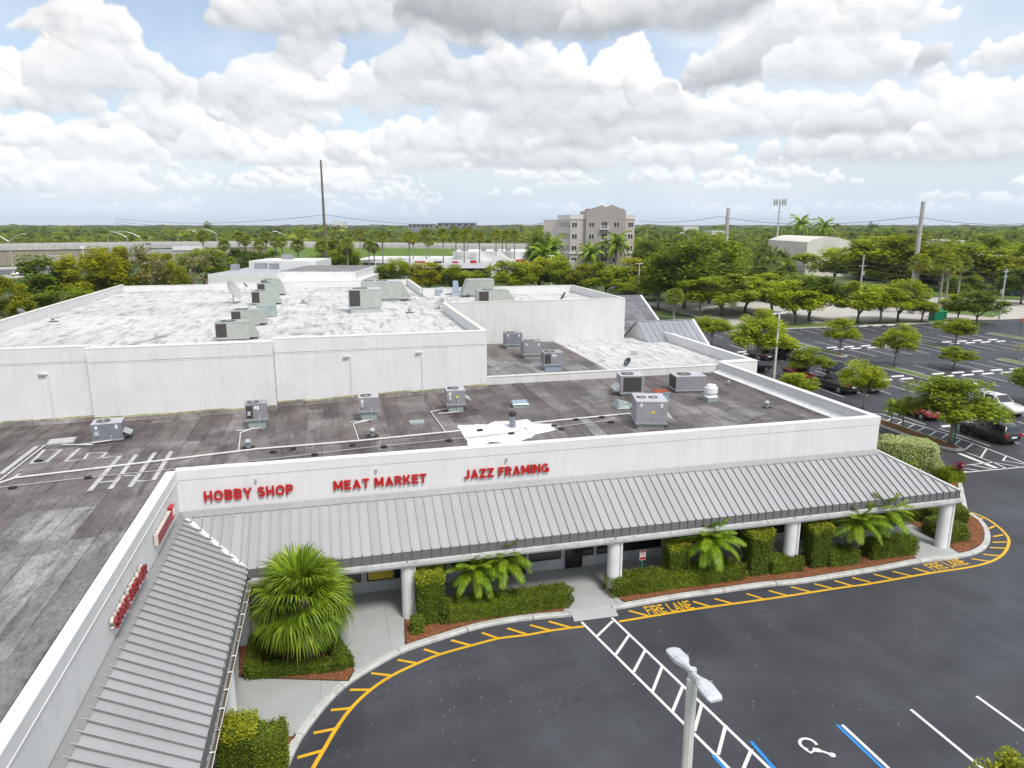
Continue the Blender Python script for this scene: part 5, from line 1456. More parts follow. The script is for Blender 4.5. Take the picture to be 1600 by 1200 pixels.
def tree(key, spec, label, group, name='broadleaf_tree', cat='tree', z=0.0, rz=None):
    x_, y_, h_, w_ = spec
    if group in WIDER: w_ *= 1.28; h_ *= 1.06
    t = thing(name, label, cat, (x_, y_, z), rnd.uniform(0, 6.28) if rz is None else rz, group)
    t.scale = (w_, w_, h_)
    tk, cm = TREES[key]
    obj('trunk', tk, t); obj('crown', cm, t)
    return t
G1 = 'young trees of the parking lot'
tree('lot0', (59.94, 25.27, 5.47, 5.41), 'young tree on the mulch strip in front of the black rear-facing pickup', G1)
tree('lot1', (59.15, 13.62, 5.94, 9.37), 'large spreading tree shading the red car and dark green SUV', G1)
tree('lot2', (80.57, 43.92, 5.73, 6.74), 'young tree at the tip of the middle kerbed island', G1)
tree('lot0', (101.28, 54.37, 4.68, 6.82), 'young tree at the tip of the far kerbed island', G1)
tree('lot1', (80.04, 54, 5.37, 6.3), 'young tree at the left kerbed island of the far row', G1)
tree('lot2', (86.92, 40.53, 2.98, 5.47), 'low young tree between stalls, just above the large spreading tree', G1)
tree('sparse0', (101.25, 43.92, 2.31, 2.66), 'nearly bare sapling at the right edge island', G1)
tree('lot2', (59.76, 44.43, 8.28, 8.44), 'tall young tree left of the slender lot lamp post', G1)
tree('lot0', (64.79, 64.22, 5.09, 7.05), 'young tree just right of the near metal gable', G1)
tree('lot1', (63.86, 39.45, 4.01, 6.01), 'young tree above the red parked car by the plaza corner', G1)
tree('lot0', (79.34, 22.53, 4.24, 6.62), 'young tree reaching in at the right edge of the lot', G1)
tree('green1', (56.79, 31.74, 2.9, 5.11), 'leafy shrub behind the right parapet below the lamp post', None, 'shrub', 'shrub')
tree('lot2', (68.7, 53.18, 3.58, 7.16), 'young tree behind the lamp post over parked dark cars', G1)
G2 = 'trees along the back of the lot'
for i, (k, sp, lb) in enumerate((
    ('green0', (93.81, 83.95, 7.95, 9.64), 'dark-trunked tree at the left end of the back verge'), ('dark1', (98.94, 86.45, 8.91, 12.37), 'broad dark tree left of the green bin on the verge'),
    ('green2', (106.19, 81.75, 7.64, 10.19), 'tree on the verge directly below the beige warehouse side'), ('lot1', (110.41, 80.68, 6.91, 8.49), 'slim tree on the verge right of the utility pole'),
    ('green1', (115.9, 82.16, 7.92, 9.15), 'forked tree on the verge left of the green bin'), ('lot0', (119.71, 80.22, 4.3, 6.88), 'small tree in front of the tall fan palm by the bin'),
    ('green0', (129.07, 80.8, 4.76, 6.02), 'small tree right of the green bin'), ('dark0', (128.49, 76.1, 6.06, 7.28), 'last small tree at the right tip of the verge'),
    ('dark2', (150.57, 101.17, 7.05, 8.81), 'dark round tree behind the paired fan palms'), ('green2', (86.29, 97.88, 8.36, 15.01), 'wide tree with many limbs behind the near gable'),
    ('dark0', (85.19, 112.38, 15.38, 18.23), 'largest tree of the lot, rising above the near gable'), ('green1', (96.15, 120.62, 15.77, 15.92), 'tall tree right of the largest lot tree'),
    ('lot2', (79.39, 113.85, 7.69, 10.54), 'light tree between the far gable and the largest tree'), ('green0', (94.77, 102.54, 7.08, 12.94), 'tree behind the wide many-limbed tree'),
    ('lot0', (97.55, 97.24, 7.15, 12.58), 'light green tree in the middle of the back tree belt'), ('dark1', (114.43, 135.46, 7.89, 16.79), 'dark tree in the second line of the belt'),
    ('green2', (119.23, 124.01, 6.85, 13.54), 'tree before the white parked vehicles'), ('lot1', (112.68, 122.49, 6.58, 9.4), 'pale tree with cream blossom in the belt'))):
    tree(k, sp, lb, G2)
G3 = 'large trees beyond the side road'
for k, sp, lb in (
    ('green0', (153.3, 139.03, 14.5, 26.86), 'spreading bright tree beside the beige warehouse'), ('yellow1', (156.82, 128.38, 15.72, 23.07), 'huge bright green tree left of the tall concrete pole'),
    ('green2', (160.05, 157.43, 10.57, 12.93), 'tree overlapping the warehouse front'), ('green1', (182.13, 131.73, 12.89, 20.59), 'bright tree right of the tall concrete pole'),
    ('yellow0', (187.63, 124.38, 11.49, 20.02), 'bright tree above the utility pole at right'), ('green2', (199.57, 127.31, 12.71, 17.01), 'tree at the right edge beyond the road'),
    ('dark1', (193.14, 151.52, 13.65, 18.8), 'darker tree behind the tall concrete pole'), ('green0', (222.42, 162.97, 14.53, 20.3), 'far bright tree at the right, in the second line'),
    ('dark2', (166.95, 99.81, 8.65, 10.44), 'dark tree low at the right edge by the road')):
    tree(k, sp, lb, G3)
G4 = 'trees behind the large store'
for k, sp, lb in (
    ('green1', (22.5, 172.14, 7.34, 6.45), 'small round tree at the back corner of the large store'), ('lot0', (26.59, 171.1, 9.31, 7.88), 'pale small tree before the far shop row signs'),
    ('yellow2', (32.68, 156.15, 8.39, 11.75), 'yellow-green tree behind the inner corner of the white roof'), ('green0', (38.52, 154.67, 7.89, 11.08), 'green tree right of the yellow-green one'),
    ('green2', (44.7, 156.77, 6.15, 9.57), 'low round tree before the far shop row'), ('green1', (54.37, 150.66, 8.73, 13.09), 'tree in front of the far arched entrance, lower right'),
    ('yellow0', (62.37, 152.29, 9.91, 13.33), 'tall bright tree right of the far arched entrance'), ('green0', (68.05, 147.2, 8.73, 11.08), 'green tree left of the white lot lamp'),
    ('yellow1', (71.32, 141.12, 8.5, 10.14), 'yellow tree below the office block'), ('green2', (76.84, 139.73, 8.66, 10.79), 'green tree below the office block right of the yellow one'),
    ('yellow2', (85.4, 142.81, 9.57, 10.41), 'bright tree below the right corner of the office'), ('green1', (90.57, 145.15, 9.4, 8.89), 'tree right of the office block foot'),
    ('lot1', (85.74, 129.31, 5.01, 8.77), 'low pale tree just right of the right block corner'), ('lot2', (77.96, 131.28, 5.01, 7.21), 'low pale tree over the dark parked car')):
    tree(k, sp, lb, G4)
G5 = 'trees left of the large store'
for k, sp, lb in (
    ('dark0', (-51.54, 134.98, 11.78, 12.18), 'dark green round tree at the left before the retaining wall'), ('yellow0', (-42.93, 137.4, 13.62, 12.53), 'large yellow-green tree left of the store parapet'),
    ('yellow1', (-39.24, 143.88, 13.67, 10.82), 'yellow-green tree, second from the large one'), ('dry0', (-34.19, 145.23, 13.59, 9.54), 'thin tree with brownish crown among yellow-green ones'),
    ('yellow2', (-31.63, 151.52, 11.58, 8.42), 'small yellow-green tree next to the thin brownish one'), ('dry0', (-29.05, 171.78, 10.41, 9.4), 'half-bare pale tree left of the palms'),
    ('green1', (-29.58, 196.05, 11.28, 15.04), 'round green tree before the low white building'), ('yellow1', (-48.13, 107.99, 9.95, 7.08), 'yellow tree at the left edge of the picture'),
    ('green2', (-44.96, 124.85, 6.52, 10.03), 'low green thicket along the left parapet'), ('green0', (-41.36, 144.42, 5.98, 8.55), 'low green bush below the yellow-green trees'), ('dark1', (-20.1, 218.68, 10.86, 12.53), 'dark tree among the palm trunks'), ('dark2', (-13.73, 228.71, 9.62, 10.93), 'dark bushy tree between palms')):
    tree(k, sp, lb, G5)
for k, sp, lb in (('dark0', (81.44, 217.39, 16.05, 13.76), 'dark tree left of the office block'), ('green1', (81.01, 193.08, 8.77, 9.19), 'tree hiding the lower left corner of the office'), ('dark2', (114.03, 196.37, 13.99, 13.12), 'dark tree right of the office block'), ('green0', (115.89, 184.25, 12.12, 14.62), 'tree farther right of the office block'), ('green2', (8.07, 235.97, 13.07, 16.05), 'round tree behind the tall bare pole'), ('green0', (13.43, 221.83, 12.24, 12.02), 'round tree among the palms right of the tall pole')):
    tree(k, sp, lb, 'trees around the office block')
# top of a tree reaching in at the lower right corner
p_ = (24.4, -21.79, 4.6)
t = tree('lot1', (p_[0] + .3, p_[1] - .2, 5.0, 2.6), 'tree top with yellowish leaves at the bottom right corner', None)
for ch in t.children:
    if ch.name.startswith('crown'):
        ch.data = ch.data.copy(); ch.data.materials[0] = M['leaf_tip']

# ---- fan palm, near
def fan_leaf(seed, petiole, rad, nseg=34, droop=.35):
    r = random.Random(seed); m = MB()
    m.tube([(0, 0, 0), (petiole * .5, 0, .03), (petiole, 0, 0)], [.022, .016, .012], 4, False)
    for i in range(nseg):
        a = R(-118 + 236 * i / (nseg - 1)) + r.uniform(-.02, .02)
        L = rad * (1 - .18 * abs(a) / 2.06) * r.uniform(.92, 1.05)
        ca, sa = math.cos(a), math.sin(a); w_ = rad * .038
        z1, z2 = r.uniform(-.01, .02), -L * droop * r.uniform(.45, 1.0) * .35
        z3 = -L * droop * r.uniform(.8, 1.35)
        def P(l, s, z): return (petiole + ca * l - sa * s, sa * l + ca * s, z)
        m.add([P(.02, -.004, 0), P(.02, .004, 0), P(L * .52, w_, z1), P(L * .52, -w_, z1 - .012), P(L * .78, w_ * .6, z2), P(L * .78, -w_ * .6, z2), P(L * .97, 0, z3)], [(0, 1, 2, 3), (3, 2, 4, 5), (5, 4, 6)])
    return m
def fan_palm(loc, label):
    t = thing('fan_palm', label, 'palm', loc)
    h_ = 2.75
    m = MB()
    m.tube([(0, 0, -.1), (.02, 0, .5), (.0, .03, 1.3), (-.05, .02, 2.2), (-.08, 0, h_)], [.36, .30, .26, .25, .2], 14)
    m.build('trunk', M['palm_bark'], t)
    mb = MB()                                   # old leaf bases wrapped round the trunk
    for k in range(70):
        a = k * 2.4; z = .2 + k * .035; rr = .30 - z * .03
        ca, sa = math.cos(a), math.sin(a)
        mb.hexa([(rr * ca - .05 * sa, rr * sa + .05 * ca, z), (rr * ca + .05 * sa, rr * sa - .05 * ca, z), ((rr + .02) * ca + .05 * sa, (rr + .02) * sa - .05 * ca, z), ((rr + .02) * ca - .05 * sa, (rr + .02) * sa + .05 * ca, z),
                 ((rr + .05) * ca - .03 * sa, (rr + .05) * sa + .03 * ca, z + .2), ((rr + .05) * ca + .03 * sa, (rr + .05) * sa - .03 * ca, z + .2), ((rr + .09) * ca + .03 * sa, (rr + .09) * sa - .03 * ca, z + .19), ((rr + .09) * ca - .03 * sa, (rr + .09) * sa + .03 * ca, z + .19)])
    mb.build('leaf_bases', M['palm_bark'], t)
    var = [fan_leaf(s, pt, rd, 36, dr).mesh('frond', M['palm_fan']) for s, pt, rd, dr in ((1, 1.0, 1.25, .18), (2, 1.15, 1.3, .34), (3, 1.2, 1.3, .46), (4, 1.1, 1.25, .55), (5, .95, 1.2, .3))]
    n = 46
    for k in range(n):
        q = k / (n - 1)
        el = 82 - 118 * q ** .85
        v = 0 if q < .2 else (1 if q < .45 else (2 if q < .72 else 3))
        if k % 5 == 2: v = 4
        o = obj('frond', var[v], t, (-.08, 0, h_ + .05 - q * .35), (rnd.uniform(-.35, .35), -R(el), k * 2.39996 + rnd.uniform(-.15, .15)))
        s = rnd.uniform(.95, 1.2); o.scale = (s, s, s)
    dead = fan_leaf(9, .9, .9, 22, .6).mesh('dead_frond', M['palm_dead'])
    for k in range(5): obj('dead_frond', dead, t, (-.05, 0, h_ - .35), (rnd.uniform(-.3, .3), R(rnd.uniform(58, 75)), k * 1.25 + .4))
fp = fan_palm((5.62, -4.9, .15), 'big bushy fan palm in the planting bed at the inner corner')

# ---- feather palms, near
def feather(seed, L, e0, bend, nl=40, ll=.3):
    r = random.Random(seed); m = MB()
    pts = []; p = Vector((0, 0, 0)); e = R(e0); n = 12
    for i in range(n + 1):
        pts.append((p.copy(), e))
        p = p + Vector((math.cos(e), 0, math.sin(e))) * L / n
        e -= R(bend) / n
    m.tube([tuple(q[0]) for q in pts], [.014 * (1 - i / (n + 2)) for i in range(n + 1)], 3, False)
    for i in range(nl):
        f = .12 + .88 * i / (nl - 1)
        k = min(n - 1, int(f * n)); u = f * n - k
        a, b = pts[k][0], pts[k + 1][0]; c = a + (b - a) * u; e = pts[k][1]
        l = ll * math.sin(math.pi * (.18 + .74 * f)) ** .7 * r.uniform(.9, 1.1)
        tx, tz = math.cos(e), math.sin(e)
        for sgn in (-1, 1):
            d = Vector((tx * .55, sgn * .84, tz * .55 - .10)).normalized()
            tip = c + d * l + Vector((0, 0, -l * .26)); mid = c + d * l * .55 + Vector((0, 0, l * .02))
            w_ = Vector((tx, 0, tz)) * .014
            m.add([c - w_ * .6, c + w_ * .6, mid + w_, mid - w_, tip], [(0, 1, 2, 3), (3, 2, 4)])
    return m.mesh('frond', M['palm_feather'])
FE = [feather(1, 1.2, 82, 50, 46), feather(2, 1.35, 64, 70, 46), feather(3, 1.4, 46, 80, 46), feather(4, 1.4, 26, 82, 46), feather(5, 1.3, 4, 70, 46)]
def feather_palm(loc, h_, spread, label, lean=(0, 0), n=34, group='small feather palms along the walk'):
    t = thing('feather_palm', label, 'palm', loc, 0, group)
    m = MB().tube([(0, 0, -.05), (lean[0] * .4, lean[1] * .4, h_ * .5), (lean[0], lean[1], h_)], [.075, .062, .07], 9)
    m.build('trunk', M['palm_bark'], t)
    for k in range(n):
        q = k / (n - 1)
        o = obj('frond', FE[min(4, int(q * 5))], t, (lean[0], lean[1], h_ - .02 - q * .08), (rnd.uniform(-.2, .2), 0, k * 2.39996 + rnd.uniform(-.2, .2)))
        s = spread * rnd.uniform(.85, 1.12); o.scale = (s, s, s)
    return t
feather_palm((13.9, -2.85, .15), 2.0, 1.2, 'feather palm behind the hedge, left one of the pair by the ramp', (-.25, 0))
feather_palm((14.8, -2.8, .15), 2.35, 1.28, 'feather palm behind the hedge, right one of the pair by the ramp', (.3, .1))
feather_palm((26.4, -2.9, .15), 2.2, 1.42, 'single feather palm between two clipped column shrubs', (0, 0), 42)
feather_palm((35.7, -3.1, .15), 2.25, 1.25, 'feather palm with pale stem, left one of the pair at the far end', (-.15, 0))
feather_palm((37.1, -2.95, .15), 2.55, 1.4, 'feather palm with pale stem, right one of the pair at the far end', (.2, .1))
feather_palm((58.3, 19.6, .15), 1.75, .9, 'slim feather palm on the mulch strip, left of two', (0, 0), 26, 'slim palms on the mulch strip')
feather_palm((58.75, 18.7, .15), 1.8, .85, 'slim feather palm on the mulch strip, right of two', (.25, .2), 26, 'slim palms on the mulch strip')

# ---- clipped hedges and column shrubs
def clipped(name, label, cat, cx, cy, wx, wy, z0, h_, top=1.0, dens=900, lm='leaf_hedge', tip=True, group=None, rz=0.0, leaf=.045, bulge=.06, round_=.0, core='leaf_dark'):
    rng = np.random.default_rng(int(abs(cx * 37 + cy * 91) * 10) % 100000)
    t = thing(name, label, cat, (cx, cy, z0), rz, group)
    area = 2 * (wx + wy) * h_ + wx * wy
    n = int(area * dens)
    f = rng.uniform(0, area, n); a1, a2, a3, a4 = wx * h_, 2 * wx * h_, 2 * wx * h_ + wy * h_, 2 * (wx + wy) * h_
    u = rng.uniform(-.5, .5, n); v = rng.uniform(0, 1, n)
    X = np.where(f < a2, u, np.where(f < a3, .5, np.where(f < a4, -.5, u)))
    Y = np.where(f < a1, -.5, np.where(f < a2, .5, np.where(f < a4, u, v - .5)))
    Z = np.where(f < a4, v, 1.0)
    if round_: # round the box off
        k = 1 - round_ * np.maximum(0, Z - .45) ** 2; X = X * k; Y = Y * k
    th = np.arctan2(Y, X); lump = 1 + bulge * (np.sin(5 * th + cx) * .4 + np.sin(9 * Z + 3 * th) * .5) 
    s = (1 + (top - 1) * Z) * lump
    Pn = np.stack([X * wx * s, Y * wy * s, Z * h_ * (1 + .05 * np.sin(7 * X * wx + 2.3 * cx) * np.sin(3.1 * Y * wy + cy))], 1) + rng.normal(size=(n, 3)) * (.03 + .05 * rng.uniform(0, 1, n) ** 4)[:, None]
    side = Z < (.86 if tip else 2)
    V, F = leaf_cloud(Pn[side], leaf, rng, .5)
    k = .46
    cb = MB().hexa([(-wx * k, -wy * k, 0), (wx * k, -wy * k, 0), (wx * k, wy * k, 0), (-wx * k, wy * k, 0), (-wx * k * top * (1 - round_ * .3), -wy * k * top * (1 - round_ * .3), h_ * .95), (wx * k * top * (1 - round_ * .3), -wy * k * top * (1 - round_ * .3), h_ * .95), (wx * k * top * (1 - round_ * .3), wy * k * top * (1 - round_ * .3), h_ * .95), (-wx * k * top * (1 - round_ * .3), wy * k * top * (1 - round_ * .3), h_ * .95)])
    cb.build('core', M[core], t)
    obj('foliage', np_mesh('foliage', V, F, M[lm]), t)
    if tip:
        V, F = leaf_cloud(Pn[~side], leaf, rng, .6)
        obj('new_growth', np_mesh('new_growth', V, F, M['leaf_tip']), t)
    return t
GH = 'clipped hedges along the walk'; GT = 'clipped column shrubs along the walk'
clipped('column_shrub', 'square clipped column shrub beside the leftmost column', 'shrub', 11.3, -3.3, 1.2, 1.05, .15, 2.5, 1.02, 800, group=GT)
clipped('column_shrub', 'narrow clipped column shrub left of the single feather palm', 'shrub', 24.6, -2.6, .95, .9, .15, 2.15, 1.2, 800, group=GT)
clipped('column_shrub', 'clipped column shrub wider at the top, right of the single feather palm', 'shrub', 29.2, -3.0, .95, .85, .15, 2.55, 1.4, 800, group=GT)
clipped('column_shrub', 'clipped column shrub standing just right of the third column', 'shrub', 33.0, -3.0, .95, .85, .15, 2.5, 1.3, 800, group=GT)
clipped('column_shrub', 'yellow-topped clipped shrub at the lower left under the left canopy', 'shrub', 3.55, -11.4, 1.15, 1.2, .15, 1.9, 1.05, 800, group=GT)
clipped('column_shrub', 'green clipped shrub beside the yellow-topped one at lower left', 'shrub', 4.6, -11.6, 1.0, 1.1, .15, 1.55, 1.02, 800, tip=False, group=GT)
clipped('hedge', 'low clipped hedge left of the ramp behind the curved kerb', 'hedge', 15.1, -3.45, 6.5, 1.15, .15, .82, 1.0, 620, tip=False, group=GH)
clipped('hedge', 'small shoot of hedge at the left end by the first column', 'hedge', 10.55, -4.25, .5, .6, .15, .72, .9, 900, tip=False, group=GH)
clipped('hedge', 'long low clipped hedge right of the ramp around the fire lane sign', 'hedge', 24.4, -3.05, 7.6, 1.2, .15, .8, 1.0, 620, tip=False, group=GH)
clipped('hedge', 'short clipped hedge in front of the third column', 'hedge', 30.9, -3.0, 1.9, 1.1, .15, .78, 1.0, 700, tip=False, group=GH)
clipped('hedge', 'short clipped hedge left of the pale-stemmed palm pair', 'hedge', 34.55, -3.05, 1.9, 1.1, .15, .8, 1.0, 700, tip=False, group=GH)
clipped('hedge', 'longer clipped hedge right of the pale-stemmed palm pair', 'hedge', 38.0, -2.9, 3.1, 1.05, .15, .95, 1.0, 700, tip=False, group=GH)
clipped('hedge', 'rounded bright hedge in front of the last column', 'hedge', 43.1, -1.75, 1.7, 1.9, .15, .95, 1.0, 700, tip=False, group=GH, round_=.5)
clipped('hedge', 'second rounded hedge behind the one by the last column', 'hedge', 44.2, .35, 1.5, 1.5, .15, 1.0, 1.0, 700, tip=False, group=GH, round_=.5)
clipped('hedge', 'low hedge following the kerb at the rounded bed tip', 'hedge', 46.2, .9, 1.1, 3.0, .15, .8, 1.0, 600, tip=False, group=GH, rz=R(-25))
clipped('hedge', 'dark hedge under the canopy end behind the last column', 'hedge', 42.6, 3.4, 1.2, 6.0, .15, 1.1, 1.0, 500, lm='leaf_dark', tip=False, group=GH)
# low hedge round the fan palm bed
for cx, cy, wx, wy, rz, lb in ((5.0, -6.05, 3.7, .55, R(-6), 'front side'), (7.0, -5.4, .6, 2.1, R(18), 'right side'), (3.4, -4.6, .55, 2.4, 0, 'left side'), (5.0, -3.7, 2.6, .5, 0, 'back side')):
    clipped('hedge', 'low dark hedge round the big fan palm, ' + lb, 'hedge', cx, cy, wx, wy, .15, .42, 1.0, 800, lm='leaf_hedge', tip=False, group='low hedge round the fan palm bed', rz=rz)
clipped('bush', 'large rounded variegated cream-green bush at the canopy end', 'bush', 50.6, 9.6, 4.6, 3.2, .15, 2.1, .95, 420, lm='leaf_varieg', tip=False, rz=R(-38), leaf=.06, round_=.75, bulge=.1)
clipped('bush', 'dark green bush below the variegated one', 'bush', 51.6, 6.2, 1.4, 1.4, .15, .8, .95, 500, lm='leaf_green', tip=False, leaf=.06, round_=.7)

def spiky(loc, label, n, L, e0, e1, lm, w_=.05, h_=.3, name='spiky_plant', cat='plant', group=None):
    t = thing(name, label, cat, loc, 0, group)
    MB().tube([(0, 0, -.05), (0, 0, h_)], .035, 6).build('stem', M['bark'], t)
    m = MB()
    for k in range(n):
        a = k * 2.4 + rnd.uniform(-.3, .3); e = R(e0 + (e1 - e0) * k / n); l = L * rnd.uniform(.8, 1.15)
        c, s = math.cos(a), math.sin(a)
        p = Vector((0, 0, h_)); ps = [p.copy()]
        for i in range(3):
            p = p + Vector((c * math.cos(e), s * math.cos(e), math.sin(e))) * l / 3; ps.append(p.copy()); e -= R(24)
        sd2 = Vector((-s, c, 0))
        m.add([ps[0] - sd2 * w_ * .4, ps[0] + sd2 * w_ * .4, ps[1] + sd2 * w_, ps[1] - sd2 * w_, ps[2] + sd2 * w_ * .8, ps[2] - sd2 * w_ * .8, ps[3]], [(0, 1, 2, 3), (3, 2, 4, 5), (5, 4, 6)])
    m.build('leaves', M[lm], t)
spiky((51.84, 5.8, 0.15), 'dark red cordyline on a thin stem beside the variegated bush', 30, .8, 80, 5, 'leaf_red', .06, 1.0)
spiky((48.2, 5.4, .15), 'red-leaved plant low behind the canopy corner', 26, .7, 75, 0, 'leaf_red', .06, .3)
spiky((45.6, 3.2, .15), 'dark red foliage plant at the kerb behind the last column', 26, .7, 75, 0, 'leaf_red', .06, .35)
for i, (p2, L_, lb) in enumerate((((48.6, 7.3, .15), 1.6, 'feathery green shrub just below the variegated bush'), ((47.0, 4.6, .15), 1.5, 'feathery green shrub behind the canopy corner'), ((46.2, 2.6, .15), 1.1, 'feathery green shrub nearest the rounded bed tip'), ((46.6, 11.5, .15), 1.6, 'feathery green shrub left of the variegated bush'))):
    spiky(p2, lb, 60, L_, 82, 10, 'palm_feather', .045, .3, 'feathery_shrub', 'shrub', 'feathery shrubs by the canopy end')
for i in range(9):
    y_ = 13.6 + i * 1.1
    if abs(y_ - 19.2) < .8: continue
    spiky((58.3 + rnd.uniform(-.25, .25), y_, .15), 'small bright tuft in the mulch strip, %s from its near tip' % ORDN[i], 16, .38, 70, 10, 'leaf_tip', .035, .05, 'leafy_tuft', 'plant', 'tufts on the mulch strip')
rgb = np.random.default_rng(5)
# shade plants under the fan palm
for i, (x_, y_) in enumerate(((4.1, -4.2), (4.3, -5.0), (5.3, -4.2), (6.3, -4.6))):
    spiky((x_, y_, .15), 'dark low plant under the big fan palm, %s from the left' % ORDN[i], 30, .6, 70, 0, 'leaf_dark', .05, .12, 'ground_plant', 'plant', 'low plants under the fan palm')

# ---- distant palms
def far_palm_meshes(seed, nf, skirt=True, fan=True):
    r = random.Random(seed); m = MB(); s = MB()
    for k in range(nf):
        q = k / nf; a = k * 2.4 + r.uniform(-.3, .3); e = R(80 - 115 * q); L = r.uniform(.85, 1.15)
        c, sn = math.cos(a), math.sin(a); side = Vector((-sn, c, 0)); d = Vector((c * math.cos(e), sn * math.cos(e), math.sin(e)))
        base = Vector((0, 0, 0))
        if fan:
            hub = base + d * L * .55; up = d.cross(side)
            for j in range(9):
                b = R(-100 + 25 * j); dd = (d * math.cos(b) + side * math.sin(b)); tip = hub + dd * L * .62 + Vector((0, 0, -.22 * L)); md = hub + dd * L * .38
                w_ = dd.cross(up).normalized() * .075
                m.add([hub, md + w_, tip, md - w_], [(0, 1, 2, 3)])
            m.add([base, hub + side * .02, hub - side * .02], [(0, 1, 2)])
        else:
            p = base.copy(); ee = e
            pts = [p.copy()]
            for j in range(5):
                p = p + Vector((c * math.cos(ee), sn * math.cos(ee), math.sin(ee))) * L * .36; pts.append(p.copy()); ee -= R(20)
            for j in range(5):
                w0, w1 = .2 * math.sin(.35 + .55 * j), .2 * math.sin(.35 + .55 * (j + 1)) if j < 4 else .02
                dz = Vector((0, 0, -.12))
                m.add([pts[j], pts[j + 1], pts[j + 1] + side * w1 + dz, pts[j] + side * w0 + dz], [(0, 1, 2, 3)]); m.add([pts[j], pts[j + 1], pts[j + 1] - side * w1 + dz, pts[j] - side * w0 + dz], [(0, 1, 2, 3)])
    cr = m.mesh('crown', M['palm_far' if fan else 'palm_feather'])
    sk = None
    if skirt:
        for k in range(26):
            a = k * 2.4; c, sn = math.cos(a), math.sin(a); l = r.uniform(.5, 1.0)
            s.add([(c * .12, sn * .12, -.05), (c * .42 - sn * .12, sn * .42 + c * .12, -.35 * l), (c * .34, sn * .34, -l), (c * .42 + sn * .12, sn * .42 - c * .12, -.35 * l)], [(0, 1, 2, 3)])
        sk = s.mesh('dead_skirt', M['palm_dead'])
    return cr, sk
FP = [far_palm_meshes(i, 34) for i in range(3)]; FC = [far_palm_meshes(20 + i, 22, False, False) for i in range(2)]
ptk = MB().tube([(0, 0, -.02), (.01, .004, .5), (0, 0, 1.0)], [.22, .15, .14], 7, False).mesh('trunk', M['bark_pale'], True)
def far_palm(top, label, rad, kind=0, fan=True, group='row of tall fan palms before the highway', base=0.0, name='fan_palm'):
    t = thing(name, label, 'palm', (top[0], top[1], base), rnd.uniform(0, 6.28), group)
    h_ = top[2] - base
    obj('trunk', ptk, t, scale=(rad / 1.6, rad / 1.6, h_))
    cr, sk = (FP[kind % 3] if fan else FC[kind % 2])
    obj('crown', cr, t, (0, 0, h_), None, (rad,) * 3)
    if sk: obj('dead_skirt', sk, t, (0, 0, h_), None, (rad,) * 3)
PL = [(-31.96, 215.09, 14.79), (-25.86, 216.64, 11.88), (-23.61, 236.71, 14.39), (-22.1, 243.55, 12.91), (-15.01, 216.99, 11.79), (-14.83, 241.7, 13.82), (-11.27, 236.68, 12.32), (-9.31, 240.31, 12.22), (-2.8, 215.96, 11.73), (-2.74, 262.37, 14.86), (4.83, 214.03, 11.31), (9.81, 235.47, 11.31), (13.24, 216.03, 12.04), (19.28, 256.79, 14.86), (21.09, 228.48, 11.2), (23.07, 232.11, 10.16), (26.16, 231.33, 14.04), (35.61, 228.93, 14.04), (38.07, 238.63, 13.15), (41.88, 230.44, 14.91), (44.96, 245.14, 12.01), (47.57, 225.91, 15.18), (53.41, 232.68, 14.37), (54.98, 224.03, 14.5), (59.69, 241.41, 14.93), (60.38, 222.66, 14.04), (67.13, 225.08, 14.89), (72.67, 238.12, 14.2), (72.92, 232.9, 14.52), (73.25, 221.47, 14.69)]
ordw = ORDN + ['twenty-first', 'twenty-second', 'twenty-third', 'twenty-fourth', 'twenty-fifth', 'twenty-sixth', 'twenty-seventh', 'twenty-eighth', 'twenty-ninth', 'thirtieth']
for i, p_ in enumerate(PL): far_palm(p_, 'tall fan palm before the highway, %s from the left' % ordw[i], rnd.uniform(2.1, 2.6), i)
for i, (p_, b_, lb) in enumerate((((127.93, 91.06, 10.64), 0, 'tall fan palm in front of the concrete pole'), ((136.33, 93.06, 10.56), 0, 'tall fan palm, left of the crossing pair above the green bin'), ((138.42, 93.57, 10.23), 0, 'tall fan palm, right of the crossing pair above the green bin'), ((145.98, 97.84, 9.9), 0, 'tall fan palm right of the crossing pair'))):
    far_palm(p_, lb, 2.3, i, True, 'fan palms by the side road')
for i, (p_, lb) in enumerate((((73.51, 94.52, 4.52), 'stout cabbage palm with bare trunk above the near gable'), ((82.07, 99.58, 4.21), 'stout cabbage palm right of the bare-trunked one'), ((90.92, 140.66, 3.82), 'small cabbage palm before the office trees'))):
    far_palm(p_, lb, 2.0, i, True, 'cabbage palms behind the gables')
for i, (p_, lb) in enumerate((((99.91, 212.66, 8.33), 'feather palm before the left half of the office front'), ((108.84, 210.4, 11.99), 'tall feather palm before the right half of the office front'), ((86.08, 216.16, 11.08), 'leaning feather palm at the left side of the office'), ((81.15, 210.18, 8.16), 'lower feather palm left of the office'), ((273.07, 331.8, 18.8), 'windblown palm on the skyline right of the cell tower'), ((285.79, 328.59, 17.35), 'second windblown palm on the skyline right of the cell tower'))):
    far_palm(p_, lb, 4.2 if i < 3 else 5.0, i, False, 'feather palms in the distance', 0, 'feather_palm')

